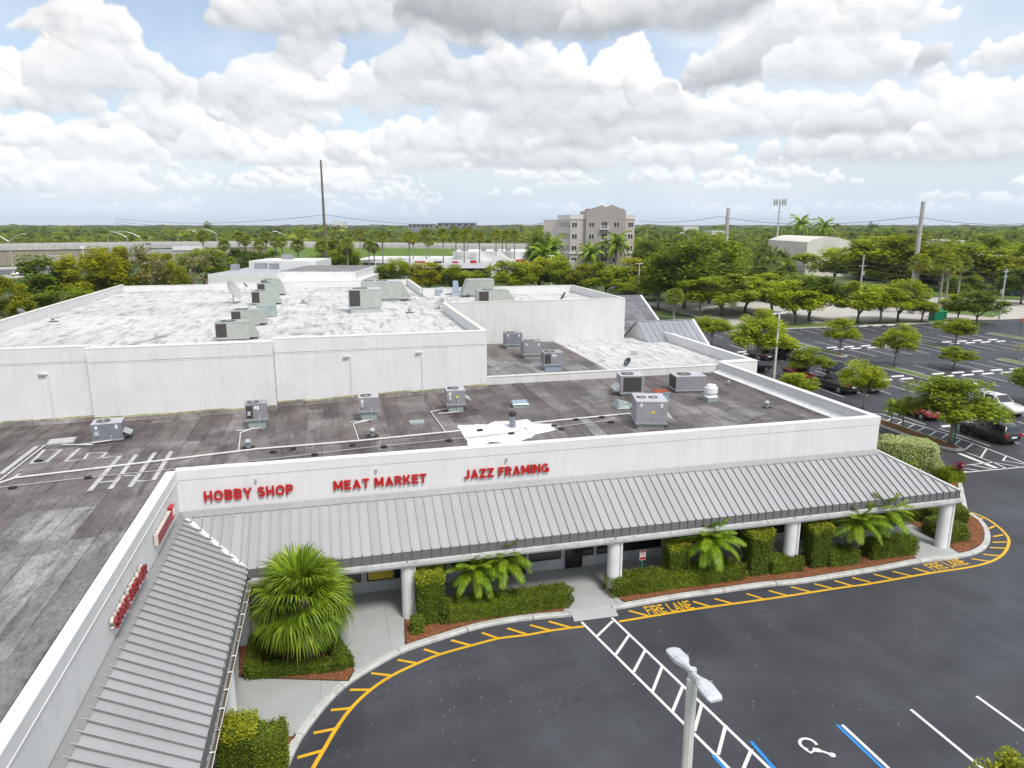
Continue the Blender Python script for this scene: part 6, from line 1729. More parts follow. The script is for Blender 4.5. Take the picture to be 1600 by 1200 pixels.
# ---- far woodland, one mass: crowns instanced on points
def woodland():
    col = bpy.data.collections.new('woodland_crowns')
    for i, lm in enumerate(('leaf_wood', 'leaf_dark', 'leaf_wood', 'leaf_dark', 'leaf_green', 'leaf_wood')):
        rng = np.random.default_rng(200 + i)
        c, Pn = crown_points(rng, .5, .9, .48, 20, 520, .3, .8, .6)
        V, F = leaf_cloud(Pn, .062, rng)
        m = MB()
        for a in range(5):
            z0, z1 = .08 + .16 * a, .08 + .16 * (a + 1); rr = [.22, .36, .40, .34, .22, .05]
            m.cyl((0, 0), rr[a], rr[a + 1], z0, z1, 8, a in (0, 4))
        cv = np.array(m.v); n = len(V)
        tris = [f for f in m.f]
        me = bpy.data.meshes.new('woodland_crown')
        me.from_pydata([tuple(v) for v in V] + [tuple(v) for v in cv], [], [tuple(f) for f in F] + [tuple(k + n for k in f) for f in tris])
        me.materials.append(M[lm]); me.update()
        o = bpy.data.objects.new('woodland_crown_%d' % i, me); col.objects.link(o)
    rng = np.random.default_rng(77)
    cx, cy, yaw = 7.56, -34.23, .24794
    pts = []; scl = []; idx = []
    def ok(d, u):
        if u < 330: return d > 405 + (u - 0) * .18
        if u < 840: return d > 470
        if u < 1010: return d > 325
        if u < 1235: return d > 205
        if u < 1350: return d > 330
        return d > 235
    d = 190.0
    while d < 5200:
        st_ = max(6.5, d * .017) if d < 1300 else d * .022
        half = .80
        n = int(2 * half * d / st_)
        for k in range(n):
            tn = -half + 2 * half * (k + rng.uniform(0, 1)) / n
            dd = d + rng.uniform(-.5, .5) * st_
            u = 800 + 1105 * tn * 1.02
            if not ok(dd, u): continue
            if rng.uniform() < (.05 if dd < 900 else .25): continue
            rt = tn * dd
            pts.append((cx + dd * math.sin(yaw) + rt * math.cos(yaw), cy + dd * math.cos(yaw) - rt * math.sin(yaw), -.3))
            h_ = rng.uniform(7, 11.5) * (1 if dd > 300 else .85); w_ = st_ * rng.uniform(1.15, 1.7)
            h_ *= rng.choice([.8, 1.0, 1.1, 1.3]) if dd > 500 else 1.0
            if rng.uniform() < .05: h_ *= 1.45
            if u < 840 and dd < 560: h_ *= .85
            scl.append((w_, w_, h_)); idx.append(int(rng.integers(0, 6)))
        d += st_ * .95
    me = bpy.data.meshes.new('woodland')
    me.from_pydata(pts, [], [])
    a = me.attributes.new('scl', 'FLOAT_VECTOR', 'POINT'); a.data.foreach_set('vector', np.array(scl, np.float32).ravel())
    a = me.attributes.new('pick', 'INT', 'POINT'); a.data.foreach_set('value', np.array(idx, np.int32))
    a = me.attributes.new('spin', 'FLOAT_VECTOR', 'POINT'); sp = np.zeros((len(pts), 3), np.float32); sp[:, 2] = rng.uniform(0, 6.28, len(pts)); a.data.foreach_set('vector', sp.ravel())
    o = obj('woodland', me)
    ng = bpy.data.node_groups.new('woodland', 'GeometryNodeTree')
    ng.interface.new_socket('Geometry', in_out='INPUT', socket_type='NodeSocketGeometry')
    ng.interface.new_socket('Geometry', in_out='OUTPUT', socket_type='NodeSocketGeometry')
    L_ = ng.links.new
    gi, go = ng.nodes.new('NodeGroupInput'), ng.nodes.new('NodeGroupOutput')
    ci_ = ng.nodes.new('GeometryNodeCollectionInfo'); ci_.inputs['Collection'].default_value = col
    ci_.inputs['Separate Children'].default_value = True; ci_.inputs['Reset Children'].default_value = True
    ip = ng.nodes.new('GeometryNodeInstanceOnPoints'); ip.inputs['Pick Instance'].default_value = True
    def na(nm, dt):
        n_ = ng.nodes.new('GeometryNodeInputNamedAttribute'); n_.data_type = dt; n_.inputs['Name'].default_value = nm
        return next(s_ for s_ in n_.outputs if s_.enabled and s_.name == 'Attribute')
    L_(gi.outputs[0], ip.inputs['Points']); L_(ci_.outputs[0], ip.inputs['Instance'])
    L_(na('pick', 'INT'), ip.inputs['Instance Index']); L_(na('spin', 'FLOAT_VECTOR'), ip.inputs['Rotation']); L_(na('scl', 'FLOAT_VECTOR'), ip.inputs['Scale'])
    L_(ip.outputs[0], go.inputs[0])
    md = o.modifiers.new('woodland', 'NODES'); md.node_group = ng
    tag(o, 'flat mass of green woodland stretching to the horizon', 'woodland', kind='stuff')
    print('woodland', len(pts))
woodland()

# ================================================================ vehicles
PAINT = {}
def paint(c, nm):
    if nm not in PAINT: PAINT[nm] = mat('car_' + nm, c, .28, .05, 2, metal=.35, coat=.8)
    return PAINT[nm]
mat('car_glass', (.015, .018, .02), .05, .1, 1, spec=.9)
mat('tyre', (.016, .016, .017), .85, .2, 8)
mat('rim', (.48, .48, .5), .3, .1, 8, metal=.8)
mat('trim_dark', (.02, .02, .022), .6, .1, 4)
mat('tail_red', (.34, .012, .015), .25, .1, 4)
mat('head_clear', (.62, .63, .65), .15, .1, 4)
PROF = {   # stations along the length (front = +y): y, z_low, z_belt, half width, z_roof, half roof width
 'suv': ([(-2.30, .42, .86, .78, 0, 0), (-2.25, .36, 1.02, .86, 0, 0), (-2.02, .30, 1.08, .93, 1.52, .62), (-1.7, .28, 1.08, .95, 1.66, .68), (-.6, .27, 1.06, .96, 1.70, .70), (.15, .27, 1.04, .96, 1.67, .68), (.95, .28, 1.03, .95, 1.10, .74), (1.6, .30, .98, .93, 0, 0), (2.1, .36, .86, .86, 0, 0), (2.32, .44, .68, .66, 0, 0)], 2.85, .37),
 'sedan': ([(-2.36, .40, .84, .74, 0, 0), (-2.25, .34, .98, .84, 0, 0), (-1.7, .28, 1.0, .90, 1.02, .70), (-1.05, .26, .98, .92, 1.36, .60), (-.3, .25, .96, .92, 1.45, .62), (.35, .25, .95, .92, 1.40, .60), (1.15, .26, .93, .91, .95, .70), (1.7, .30, .86, .88, 0, 0), (2.2, .36, .74, .80, 0, 0), (2.4, .42, .60, .62, 0, 0)], 2.75, .33),
 'bigsuv': ([(-2.66, .46, .98, .86, 0, 0), (-2.62, .40, 1.16, .94, 0, 0), (-2.45, .34, 1.22, .99, 1.80, .74), (-2.2, .32, 1.22, 1.0, 1.90, .78), (-.8, .31, 1.20, 1.01, 1.93, .80), (.35, .31, 1.18, 1.01, 1.90, .78), (1.05, .32, 1.17, 1.0, 1.24, .82), (1.8, .34, 1.14, .98, 0, 0), (2.4, .40, 1.02, .93, 0, 0), (2.66, .48, .84, .78, 0, 0)], 3.25, .41),
}
def car_meshes(kind):
    st, wb, wr = PROF[kind]
    body = MB(); rings = []
    for (y, zl, zb, hw, zr_, hr) in st:
        mid = (zl + zb) / 2
        top = zr_ if zr_ > 0 else zb + .02
        tw = hr if zr_ > 0 else hw * .86
        half = [(0, zl), (hw * .86, zl), (hw * .985, zl + .12), (hw, mid + .08), (hw * .96, zb - .03), (hw * .90, zb), ((hw * .9 + tw) / 2 + .01, (zb + top) / 2), (tw, top - .04), (tw * .86, top), (0, top + .03)]
        ring = [(x, y, z) for x, z in half] + [(-x, y, z) for x, z in half[-2:0:-1]]
        rings.append(ring)
    n = len(rings[0])
    vs_ = [p for r in rings for p in r]; fs = []
    for i in range(len(rings) - 1):
        for k in range(n): fs.append((i * n + k, (i + 1) * n + k, (i + 1) * n + (k + 1) % n, i * n + (k + 1) % n))
    fs += [tuple(range(n)), tuple((len(rings) - 1) * n + k for k in range(n - 1, -1, -1))]
    body.add(vs_, fs)
    # glass: quads slightly proud of the greenhouse faces
    g_ = [i for i, s in enumerate(st) if s[4] > 0]
    side = []; ends = []
    def half_pt(i, k, sgn):
        p = rings[i][k]; return Vector((p[0] * sgn, p[1], p[2]))
    for sgn in (1, -1):
        for i in g_[:-1]:
            a, b, c, d = half_pt(i, 5, sgn), half_pt(i + 1, 5, sgn), half_pt(i + 1, 7, sgn), half_pt(i, 7, sgn)
            ce = (a + b + c + d) / 4
            q = [ce + (p - ce) * (.86 if p.z > ce.z else .84) + Vector((sgn * .014, 0, .004)) for p in (a, b, c, d)]
            side.append(q)
    def span(i, j, f0, f1):
        a, b = [rings[i][k] for k in (8, 8)], None
        P0 = Vector(rings[i][8]); P1 = Vector(rings[j][8]); 
        w0, w1 = abs(P0.x), abs(P1.x)
        A = P0.lerp(P1, f0); B = P0.lerp(P1, f1)
        nrm = Vector((0, -(B.z - A.z), B.y - A.y)).normalized()
        if nrm.z < 0: nrm = -nrm
        o_ = nrm * .035
        return [Vector((-A.x, A.y, A.z)) + o_, Vector((A.x, A.y, A.z)) + o_, Vector((B.x, B.y, B.z)) + o_, Vector((-B.x, B.y, B.z)) + o_]
    ends.append(span(g_[-2], g_[-1], .08, .95))
    r0 = g_[0]
    P0, P1 = Vector(rings[r0 - 1][8]), Vector(rings[r0][8])
    ends.append(span(r0 - 1, r0, .25, .9))
    w = MB()
    w.tube([(-.11, 0, 0), (.11, 0, 0)], wr, 18)
    rim = MB().tube([(-.118, 0, 0), (.118, 0, 0)], wr * .62, 14)
    return body.mesh('body', None, True), [MB().quad(*q).mesh('side_window', M['car_glass']) for q in side], [MB().quad(*q).mesh(nm, M['car_glass']) for q, nm in zip(ends, ('windscreen', 'rear_window'))], w.mesh('wheel', M['tyre'], False), rim.mesh('rim', M['rim']), st, wb, wr
CARS = {k: car_meshes(k) for k in PROF}
def car(kind, loc, rz, pm, label, name='parked_car', cat='car', scale=1.0, dark_rim=False):
    bd, sw_, ew, wh, rm, st, wb, wr = CARS[kind]
    t = thing(name, label, cat, loc, rz, 'cars in the parking lot'); t.scale = (scale,) * 3
    b2 = bd.copy(); b2.materials.clear(); b2.materials.append(pm)
    b = obj('body', b2, t)
    for m_ in sw_: obj('side_window', m_, t)
    obj('windscreen', ew[0], t); obj('rear_window', ew[1], t)
    hw = max(s[3] for s in st)
    for sy in (-1, 1):
        for sx in (-1, 1):
            a = MB().tube([(sx * (hw - .10), sy * wb / 2, wr), (sx * (hw + .004), sy * wb / 2, wr)], wr * 1.14, 18).build('wheel_arch', M['trim_dark'], t)
            w = obj('wheel', wh, t, (sx * (hw - .09), sy * wb / 2, wr))
            r_ = obj('rim', rm, w)
            if dark_rim: r_.data = rm.copy(); r_.data.materials[0] = M['trim_dark']
    yb, yf = st[1][0], st[-2][0]; zb = st[1][2]; hb = st[1][3]
    for sx in (-1, 1):
        MB().box(sx * hb * .62, yb - .06, zb - .30, sx * hb * .99, yb + .10, zb - .06).build('tail_light', M['tail_red'], t)
        MB().box(sx * st[-2][3] * .55, yf - .05, st[-2][2] - .24, sx * st[-2][3] * .97, yf + .07, st[-2][2] - .08).build('headlight', M['head_clear'], t)
        MB().box(sx * hw * .97, .62, st[5][2] - .02, sx * (hw + .16), .80, st[5][2] + .13).build('door_mirror', pm, t)
    MB().box(-hb * .8, st[0][0] - .05, st[0][1] - .02, hb * .8, st[0][0] + .05, st[0][1] + .16).build('rear_bumper', M['trim_dark'], t)
    MB().box(-.26, st[0][0] - .062, zb - .40, .26, st[0][0] - .02, zb - .27).build('number_plate', M['label_white'], t)
    for sx in (-1, 1): MB().box(sx * hw * .55, -1.4, st[3][4] + .005, sx * hw * .58, .2, st[3][4] + .05).build('roof_rail', M['trim_dark'], t)
    return t
def pickup(loc, rz, pm, label):
    t = thing('pickup_truck', label, 'pickup truck', loc, rz, 'cars in the parking lot')
    m = MB()
    m.hexa([(-.96, -2.85, .45), (.96, -2.85, .45), (.96, 2.7, .45), (-.96, 2.7, .45), (-1.0, -2.85, 1.12), (1.0, -2.85, 1.12), (.98, 2.6, 1.12), (-.98, 2.6, 1.12)])
    m.hexa([(-.98, -.95, 1.12), (.98, -.95, 1.12), (.98, 1.25, 1.12), (-.98, 1.25, 1.12), (-.76, -.80, 1.86), (.76, -.80, 1.86), (.74, .45, 1.86), (-.74, .45, 1.86)])
    m.build('body', pm, t)
    MB().box(-.82, -2.75, 1.125, .82, -1.02, 1.14).build('truck_bed', M['trim_dark'], t)
    for sx in (-1, 1):
        MB().quad((sx * .955, -.8, 1.2), (sx * .955, .95, 1.2), (sx * .80, .40, 1.78), (sx * .80, -.72, 1.78)).build('side_window', M['car_glass'], t)
        MB().box(sx * .78, -2.90, .78, sx * .99, -2.851, 1.08).build('tail_light', M['tail_red'], t)
        for y in (-1.75, 1.75):
            w = obj('wheel', CARS['bigsuv'][3], t, (sx * .9, y, .41)); obj('rim', CARS['bigsuv'][4], w)
    MB().quad((-.70, -.96, 1.2), (.70, -.96, 1.2), (.62, -.84, 1.78), (-.62, -.84, 1.78)).build('rear_window', M['car_glass'], t)
    MB().quad((-.72, 1.25, 1.17), (.72, 1.25, 1.17), (.62, .53, 1.80), (-.62, .53, 1.80)).build('windscreen', M['car_glass'], t)
    MB().box(-.95, -3.0, .48, .95, -2.86, .66).build('rear_bumper', M['rim'], t)
    MB().box(-.16, -2.87, .8, .16, -2.852, .95).build('number_plate', M['label_white'], t)
    return t
GREEN = paint((.035, .042, .036), 'dark_green'); BLACK = paint((.012, .013, .014), 'black'); RED = paint((.30, .012, .015), 'red'); WHITE = paint((.75, .75, .75), 'white'); BLUE = paint((.025, .07, .20), 'blue'); NAVY = paint((.02, .025, .045), 'navy'); SILV = paint((.42, .43, .45), 'silver')
car('suv', (64.15, 14.55, 0), 0, GREEN, 'dark green-black SUV parked nearest the hatched crossing', scale=1.08, dark_rim=True)
car('sedan', (63.9, 22.3, 0), math.pi, RED, 'red car half hidden under the large spreading tree')
car('suv', (67.2, 23.0, 0), math.pi, BLUE, 'blue car at the right edge beyond the red one')
car('bigsuv', (72.9, 21.6, 0), math.pi, WHITE, 'white van-like SUV at the right edge, nearest of two white ones')
car('suv', (75.2, 26.6, 0), math.pi, WHITE, 'white SUV at the right edge, farther of two white ones', scale=1.05)
car('bigsuv', (63.75, 34.2, 0), 0, BLACK, 'large black SUV with silver wheels parked beyond the plaza corner', scale=1.1)
pickup((66.8, 34.0, 0), 0, BLACK, 'black pickup truck mostly hidden by the young tree')
car('sedan', (63.8, 41.2, 0), math.pi, RED, 'red car behind the large black SUV')
car('suv', (69.9, 41.4, 0), math.pi, NAVY, 'blue-grey car behind the black pickup')
car('sedan', (60.4, 46.0, 0), math.pi / 2, NAVY, 'dark car with pale bonnet just left of the lamp post')
car('sedan', (66.6, 54.0, 0), 0, BLACK, 'black sedan in the far row seen over the parapet')
car('suv', (69.8, 53.6, 0), 0, BLACK, 'black car with glinting roof beside the far black sedan')
car('sedan', (88.15, 149.56, 0), 2.0, BLACK, 'dark car between the low trees right of the store')
car('suv', (86.38, 155.97, 0), 2.0, SILV, 'silver car behind the low trees right of the store')
car('sedan', (61.67, 206.61, 0), 1.2, SILV, 'silver car before the far arched entrance')
car('suv', (57.6, 196.26, 0), 1.2, NAVY, 'dark blue car before the far arched entrance')
car('bigsuv', (137.65, 153.71, 0), 1.3, WHITE, 'white van in the middle of the tree belt, left of two')
car('bigsuv', (138.93, 148.97, 0), 1.3, WHITE, 'white van in the middle of the tree belt, right of two')
car('suv', (-128.59, 337.16, 0), -1.2, BLACK, 'black car on the road below the retaining wall')
car('sedan', (-105.41, 268.09, 0), -1.2, SILV, 'pale car on the frontage road at the left edge')
car('sedan', (186.17, 117.3, 0), .9, BLUE, 'blue car parked at the far right beyond the road')
car('suv', (42.88, 187.09, 0), 1.4, SILV, 'silver car behind the inner corner of the white roof')

# ================================================================ street furniture
def lot_lamp(loc, rz, label, h_=8.0, r=.13, group='twin-head lot lamps'):
    t = thing('lot_lamp', label, 'lamp post', loc, rz, group)
    MB().prism([(r * math.cos(R(45 * k + 22.5)) * 1.0, r * math.sin(R(45 * k + 22.5))) for k in range(8)], 0, h_).build('pole', M['lamp_pole'], t)
    MB().cyl((0, 0), r * .75, r * .75, h_ + .001, h_ + .28, 8).build('collar', M['lamp_head'], t)
    for sx in (-1, 1):
        m = MB()
        st = [(.06, .055, .10, .10), (.30, .08, .14, .12), (.46, .17, .17, .14), (.56, .205, .18, .12), (.98, .20, .15, .08), (1.08, .15, .12, .05)]
        rings = []
        for x, w_, zt, th in st:
            z = h_ + .08 + zt * .55
            rings.append([(sx * x, -w_, z - th * .4), (sx * x, w_, z - th * .4), (sx * x, w_ * .98, z + th * .35), (sx * x, w_ * .55, z + th * .8), (sx * x, -w_ * .55, z + th * .8), (sx * x, -w_ * .98, z + th * .35)])
        vs_ = [p for q in rings for p in q]; fs = []
        for i in range(len(rings) - 1):
            for k in range(6): fs.append((i * 6 + k, i * 6 + (k + 1) % 6, (i + 1) * 6 + (k + 1) % 6, (i + 1) * 6 + k) if sx > 0 else (i * 6 + k, (i + 1) * 6 + k, (i + 1) * 6 + (k + 1) % 6, i * 6 + (k + 1) % 6))
        fs += [tuple(range(6)), tuple((len(rings) - 1) * 6 + k for k in range(6))]
        m.add(vs_, fs)
        hd = m.build('lamp_head', M['lamp_head'], t)
        MB().box(sx * .6, -.16, h_ + .085, sx * .95, .16, h_ + .10).build('lens', M['head_clear'], hd)
        MB().box(sx * .55, -.2, h_ + .27, sx * .565, .2, h_ + .29).build('seam', M['galv'], hd)
    return t
lot_lamp((15.66, -20.37, 0), R(92), 'concrete lamp post with twin grey heads in the foreground lot', 7.85, .135)
lot_lamp((60.25, 41.1, 0), R(12), 'slender pale lamp post with twin heads beyond the plaza corner', 8.0, .14)
lot_lamp((69.88, 146.73, 0), R(5), 'white lamp post between the trees below the office block', 9.0)
lot_lamp((70.23, 166.36, 0), R(5), 'white lamp post left of the office block', 9.6)
lot_lamp((81.85, 130.3, 0), R(5), 'white lamp post over the dark parked car right of the store', 9.0)
lot_lamp((28.83, 176.85, 0), R(5), 'thin white lamp post before the far shop row', 9.0)

t = thing('fire_lane_sign', 'red and white fire lane sign on a green post behind the hedge', 'sign', (22.76, -2.35, .15))
MB().box(-.05, -.05, 0, .05, .05, 1.45).build('post', M['pole_green'], t)
pn = MB().box(-.17, -.075, 1.25, .17, -.052, 1.80).build('panel', M['label_white'], t)
for z0, z1 in ((1.70, 1.785), (1.275, 1.42)): MB().box(-.155, -.080, z0, .155, -.0755, z1).build('red_band', M['sign_red'], pn)
for z0 in (1.48, 1.54, 1.60, 1.65): MB().box(-.12, -.079, z0, .12, -.0755, z0 + .018).build('text_line', M['sign_red'], pn)
t = thing('sign_post', 'thin dark green sign post on the tip of the mulch strip', 'sign post', (58.85, 13.0, .15))
MB().box(-.05, -.05, 0, .05, .05, 2.1).build('post', M['pole_green'], t)
MB().box(-.03, -.16, 1.55, -.051 - .012, .16, 2.05).build('panel', M['pole_green'], t)
t = thing('stop_sign', 'red sign on a dark post at the far lot entrance', 'sign', (125.2, 64.11, 0), R(20))
MB().box(-.05, -.05, 0, .05, .05, 2.0).build('post', M['pole_green'], t)
MB().prism([(.42 * math.cos(R(45 * k + 22.5)), .42 * math.sin(R(45 * k + 22.5))) for k in range(8)], -.02, .02).build('panel', M['rust'], t, False, (0, -.08, 2.25), (R(90), 0, 0))
bx_ = (124.18, 81.04, 0)
t = thing('recycling_container', 'bright green steel container on the verge at the back of the lot', 'container', bx_, R(-8))
MB().hexa([(-1.25, -.9, 0), (1.25, -.9, 0), (1.25, .9, 0), (-1.25, .9, 0), (-1.25, -.9, 1.75), (1.25, -.9, 1.75), (1.25, .9, 2.3), (-1.25, .9, 2.3)]).build('body', M['bin_green'], t)
MB().hexa([(-1.3, -.95, 1.755), (1.3, -.95, 1.755), (1.3, .95, 2.305), (-1.3, .95, 2.305), (-1.3, -.95, 1.81), (1.3, -.95, 1.81), (1.3, .95, 2.37), (-1.3, .95, 2.37)]).build('lid', M['bin_green'], t)
for xx in (-.8, 0, .8): MB().box(xx - .04, -.95, .05, xx + .04, -.901, 1.7).build('rib', M['bin_green'], t)

# poles, tower, wires
def pole(p_top, base, r0, r1, label, name='utility_pole', mt='pole_grey', cross=(), group='tall poles', n=10):
    t = thing(name, label, 'pole', (p_top[0], p_top[1], base), 0, group)
    h_ = p_top[2] - base
    MB().tube([(0, 0, 0), (0, 0, h_)], [r0, r1], n).build('shaft', M[mt], t)
    for z, L_, a in cross:
        MB().obox((0, 0, h_ - z), (L_, .14, .14), a).build('cross_arm', M[mt], t)
    return t
TP = (6.17, 224.01, 39.91)
pole(TP, 0, .62, .30, 'very tall bare concrete pole rising above the palms', mt='bark')
PA = (114.21, 145.08, 23.08)
t = pole(PA, 0, .62, .46, 'tall concrete power pole right of the office block')
MB().tube([(0, 0, PA[2] - 2.8), (-1.6, -.2, PA[2] - 2.3), (-2.6, -.3, PA[2] - 2.2)], .12, 6).build('arm', M['galv'], t)
PB = (127.93, 92.09, 23.35)
t = pole(PB, 0, .52, .40, 'tall concrete power pole among the bright trees at right')
MB().tube([(0, 0, PB[2] - 3.6), (-1.3, -.2, PB[2] - 3.1), (-2.0, -.3, PB[2] - 3.0)], .10, 6).build('arm', M['galv'], t)
PC = (125, 104.18, 12)
t = pole(PC, 0, .22, .16, 'concrete utility pole with crossarm behind the verge trees', cross=((2.6, 2.2, .2),))
MB().cyl((.35, 0), .28, .28, PC[2] - 4.6, PC[2] - 3.7, 10).build('transformer', M['galv'], t)
PD = (137.63, 79.32, 10.12)
t = pole(PD, 0, .2, .15, 'grey utility pole with transformer at the far right', mt='galv', cross=((.6, 1.8, .3), (1.6, 1.8, .3)))
MB().cyl((-.35, 0), .28, .28, PD[2] - 5.0, PD[2] - 4.1, 10).build('transformer', M['galv'], t)
PE = (143.27, 86.15, 4.28)
pole(PE, 0, .2, .16, 'short wooden post left of the transformer pole')
CT = (187.97, 229.56, 28.29)
t = thing('cell_tower', 'grey cell tower with clustered antennas above the woodland', 'tower', (CT[0], CT[1], 0))
MB().tube([(0, 0, 0), (0, 0, CT[2])], [.45, .28], 10).build('mast', M['galv'], t)
for k in range(12):
    a = k * math.pi / 6
    o = MB().tube([(0, 0, CT[2] - .8), (2.3 * math.cos(a), 2.3 * math.sin(a), CT[2] - .8)], .08, 5).build('bracket', M['galv'], t)
    MB().obox((2.3 * math.cos(a), 2.3 * math.sin(a), CT[2] - 2.0), (.36, .2, 2.4), a).build('antenna', M['pole_grey'], o)
for z in (-4.5, -7.5): MB().obox((0, 0, CT[2] + z), (4.2, .15, .15), .4).obox((0, 0, CT[2] + z), (.15, 3.6, .15), .4).build('platform', M['galv'], t)
def wire(a, b, sag, label, r=.035):
    pts = []
    for i in range(15):
        f = i / 14
        pts.append((a[0] + (b[0] - a[0]) * f, a[1] + (b[1] - a[1]) * f, a[2] + (b[2] - a[2]) * f - sag * 4 * f * (1 - f)))
    tag(MB().tube(pts, r, 4, False).build('power_line', M['wire']), label, 'power line', 'overhead power lines')
def off(p, dz, dx=0): return (p[0] + dx, p[1], p[2] + dz)
LFT = (-86.84, 422.92, 20.61)
RGT = (126.9, 172.82, 20.18)
wire(off(PA, -2.2, -2.6), (115.82, 206.57, 19.92), 1.0, 'thin power line running left from the power pole by the office', .05)
wire(off(PA, -2.6), off(PB, -3.1, -2), 1.6, 'thin power line between the two tall concrete power poles', .05)
wire(off(PB, -3.2), (123.21, 60.28, 19.11), .8, 'thin power line leaving the right edge from the concrete pole', .04)
for i, (z, e_) in enumerate(((0, (-86.22, 329.92, 21.35)), (-12, (-86.36, 329.96, 20.22)), (-14.5, (-86.49, 329.99, 19.08)))): wire(off(TP, -18 + z * .25), e_, 2.5, 'thin power line from the very tall pole to the left, %s one down' % ORDN[i], .06)
for i, (z, e_) in enumerate(((0, (96.07, 252.83, 19.32)), (-12, (96.07, 252.83, 18.54)), (-14.5, (96.08, 252.82, 17.77)))): wire(off(TP, -18 + z * .25), e_, 2.5, 'thin power line from the very tall pole to the right, %s one down' % ORDN[i], .06)
for i, z in enumerate((-.5, -1.6, -2.6, -4.2)): wire(off(PC, z - .6), off(PD, z - .2), .7, 'low power line between the two transformer poles, %s one down' % ORDN[i], .03)
for i, (z, e_) in enumerate(((-.5, (108.34, 136.25, 10.87)), (-1.6, (108.44, 136.23, 9.37)), (-2.6, (108.54, 136.2, 7.86)), (-4.2, (108.63, 136.18, 6.35)))): wire(off(PC, z - .6), e_, .9, 'low power line going left from the crossarm pole, %s one down' % ORDN[i], .03)

# ================================================================ distance: highway, shops, office, warehouse
def fr_xy(rt, d):   # right / forward of the viewpoint, on the ground
    return (7.56 + d * math.sin(.24794) + rt * math.cos(.24794), -34.23 + d * math.cos(.24794) - rt * math.sin(.24794))
hw = thing('highway_viaduct', 'raised concrete highway with tan retaining wall and pale barrier at left', 'viaduct', (0, 0, 0))
A0, A1, A2 = (-158.92, 339.74), (-95.55, 356.77), (-25.15, 379.23)
A3 = (37.71, 386.95); A4 = (127.33, 390.79)
HWZ = [8.7, 8.9, 8.4, 6.9, 5.6]
pth = [A0, A1, A2, A3, A4]
def wall_between(a, b, z0a, z0b, z1a, z1b, th, nm, mt, par):
    a2, b2 = Vector(a), Vector(b); n_ = Vector((-(b2 - a2).y, (b2 - a2).x)).normalized() * th
    if n_.y < 0: n_ = -n_
    return MB().hexa([(a2.x, a2.y, z0a), (b2.x, b2.y, z0b), (b2.x + n_.x, b2.y + n_.y, z0b), (a2.x + n_.x, a2.y + n_.y, z0a), (a2.x, a2.y, z1a), (b2.x, b2.y, z1b), (b2.x + n_.x, b2.y + n_.y, z1b), (a2.x + n_.x, a2.y + n_.y, z1a)]).build(nm, M[mt], par)
def lp(a, b, f): return (a[0] + (b[0] - a[0]) * f, a[1] + (b[1] - a[1]) * f)
for i in range(2):
    n = 9
    for k in range(n):
        a, b = lp(pth[i], pth[i + 1], k / n), lp(pth[i], pth[i + 1], (k + .985) / n)
        za, zb = HWZ[i] + (HWZ[i + 1] - HWZ[i]) * k / n, HWZ[i] + (HWZ[i + 1] - HWZ[i]) * (k + 1) / n
        wall_between(a, b, 0, 0, za - 1.9 - 0, zb - 1.9, .6, 'retaining_panel', 'tan_wall', hw)
for i in range(4):
    n = 6
    for k in range(n):
        a, b = lp(pth[i], pth[i + 1], k / n), lp(pth[i], pth[i + 1], (k + .99) / n)
        za, zb = HWZ[i] + (HWZ[i + 1] - HWZ[i]) * k / n, HWZ[i] + (HWZ[i + 1] - HWZ[i]) * (k + 1) / n
        a3, b3 = (a[0], a[1] - .5), (b[0], b[1] - .5)
        wall_between(a3, b3, za - 1.85, zb - 1.85, za, zb, .5, 'barrier', 'viaduct_concrete', hw)
    d0, d1 = pth[i], pth[i + 1]
    MB().quad((d0[0], d0[1] + .6, HWZ[i] - 1.2), (d1[0], d1[1] + .6, HWZ[i + 1] - 1.2), (d1[0] + 6, d1[1] + 24, HWZ[i + 1] - 1.2), (d0[0] + 6, d0[1] + 24, HWZ[i] - 1.2)).build('deck', M['viaduct_concrete'], hw)
    # rear fence
    wall_between((d0[0] + 6, d0[1] + 24), (d1[0] + 6, d1[1] + 24), HWZ[i] - 1.2, HWZ[i + 1] - 1.2, HWZ[i] + .9, HWZ[i + 1] + .9, .3, 'fence', 'pole_grey', hw)
q = (-109.28, 327.18)
MB().box(q[0] - 1.4, q[1] - 6, 0, q[0] + 1.6, q[1] - 3, 4.6).box(q[0] - 4.4, q[1] - 6.2, 4.6, q[0] + 1.9, q[1] - 2.8, 5.3).build('pier', M['viaduct_concrete'], hw)
em = MB()
em.quad((A2[0], A2[1] - 14, 0), (A4[0], A4[1] - 14, 0), (A4[0], A4[1] - .6, HWZ[4] - 1.9), (A2[0], A2[1] - .6, HWZ[2] - 1.9))
e_ = em.build('embankment', M['grass']); tag(e_, kind='structure')
fr_ = MB().sheet([(-151.83, 323.54), (-108.28, 342.68), (-92.77, 291.19), (-108.95, 225.53)], .0).build('frontage_road', M['viaduct_concrete']); tag(fr_, kind='structure')
fr2 = MB().sheet([(-143.27, 303.98), (-103.14, 325.62), (-96.97, 305.12), (-122.37, 256.21)], .05).build('road_lane', M['asphalt_old']); tag(fr2, kind='structure')
gnt = thing('highway_sign', 'long blank back of a highway sign gantry above the barrier', 'sign', (-55.63, 228.11, 8))
MB().box(-8, 0, 1.0, 18, .4, 2.6).build('panel', M['galv'], gnt); MB().box(12, -.4, 2.2, 22, 0, 3.6).build('panel', M['far_white'], gnt)
for xx in (-7, 4, 17): MB().box(xx - .3, .5, -2, xx + .3, 1.0, 3.5).build('post', M['galv'], gnt)
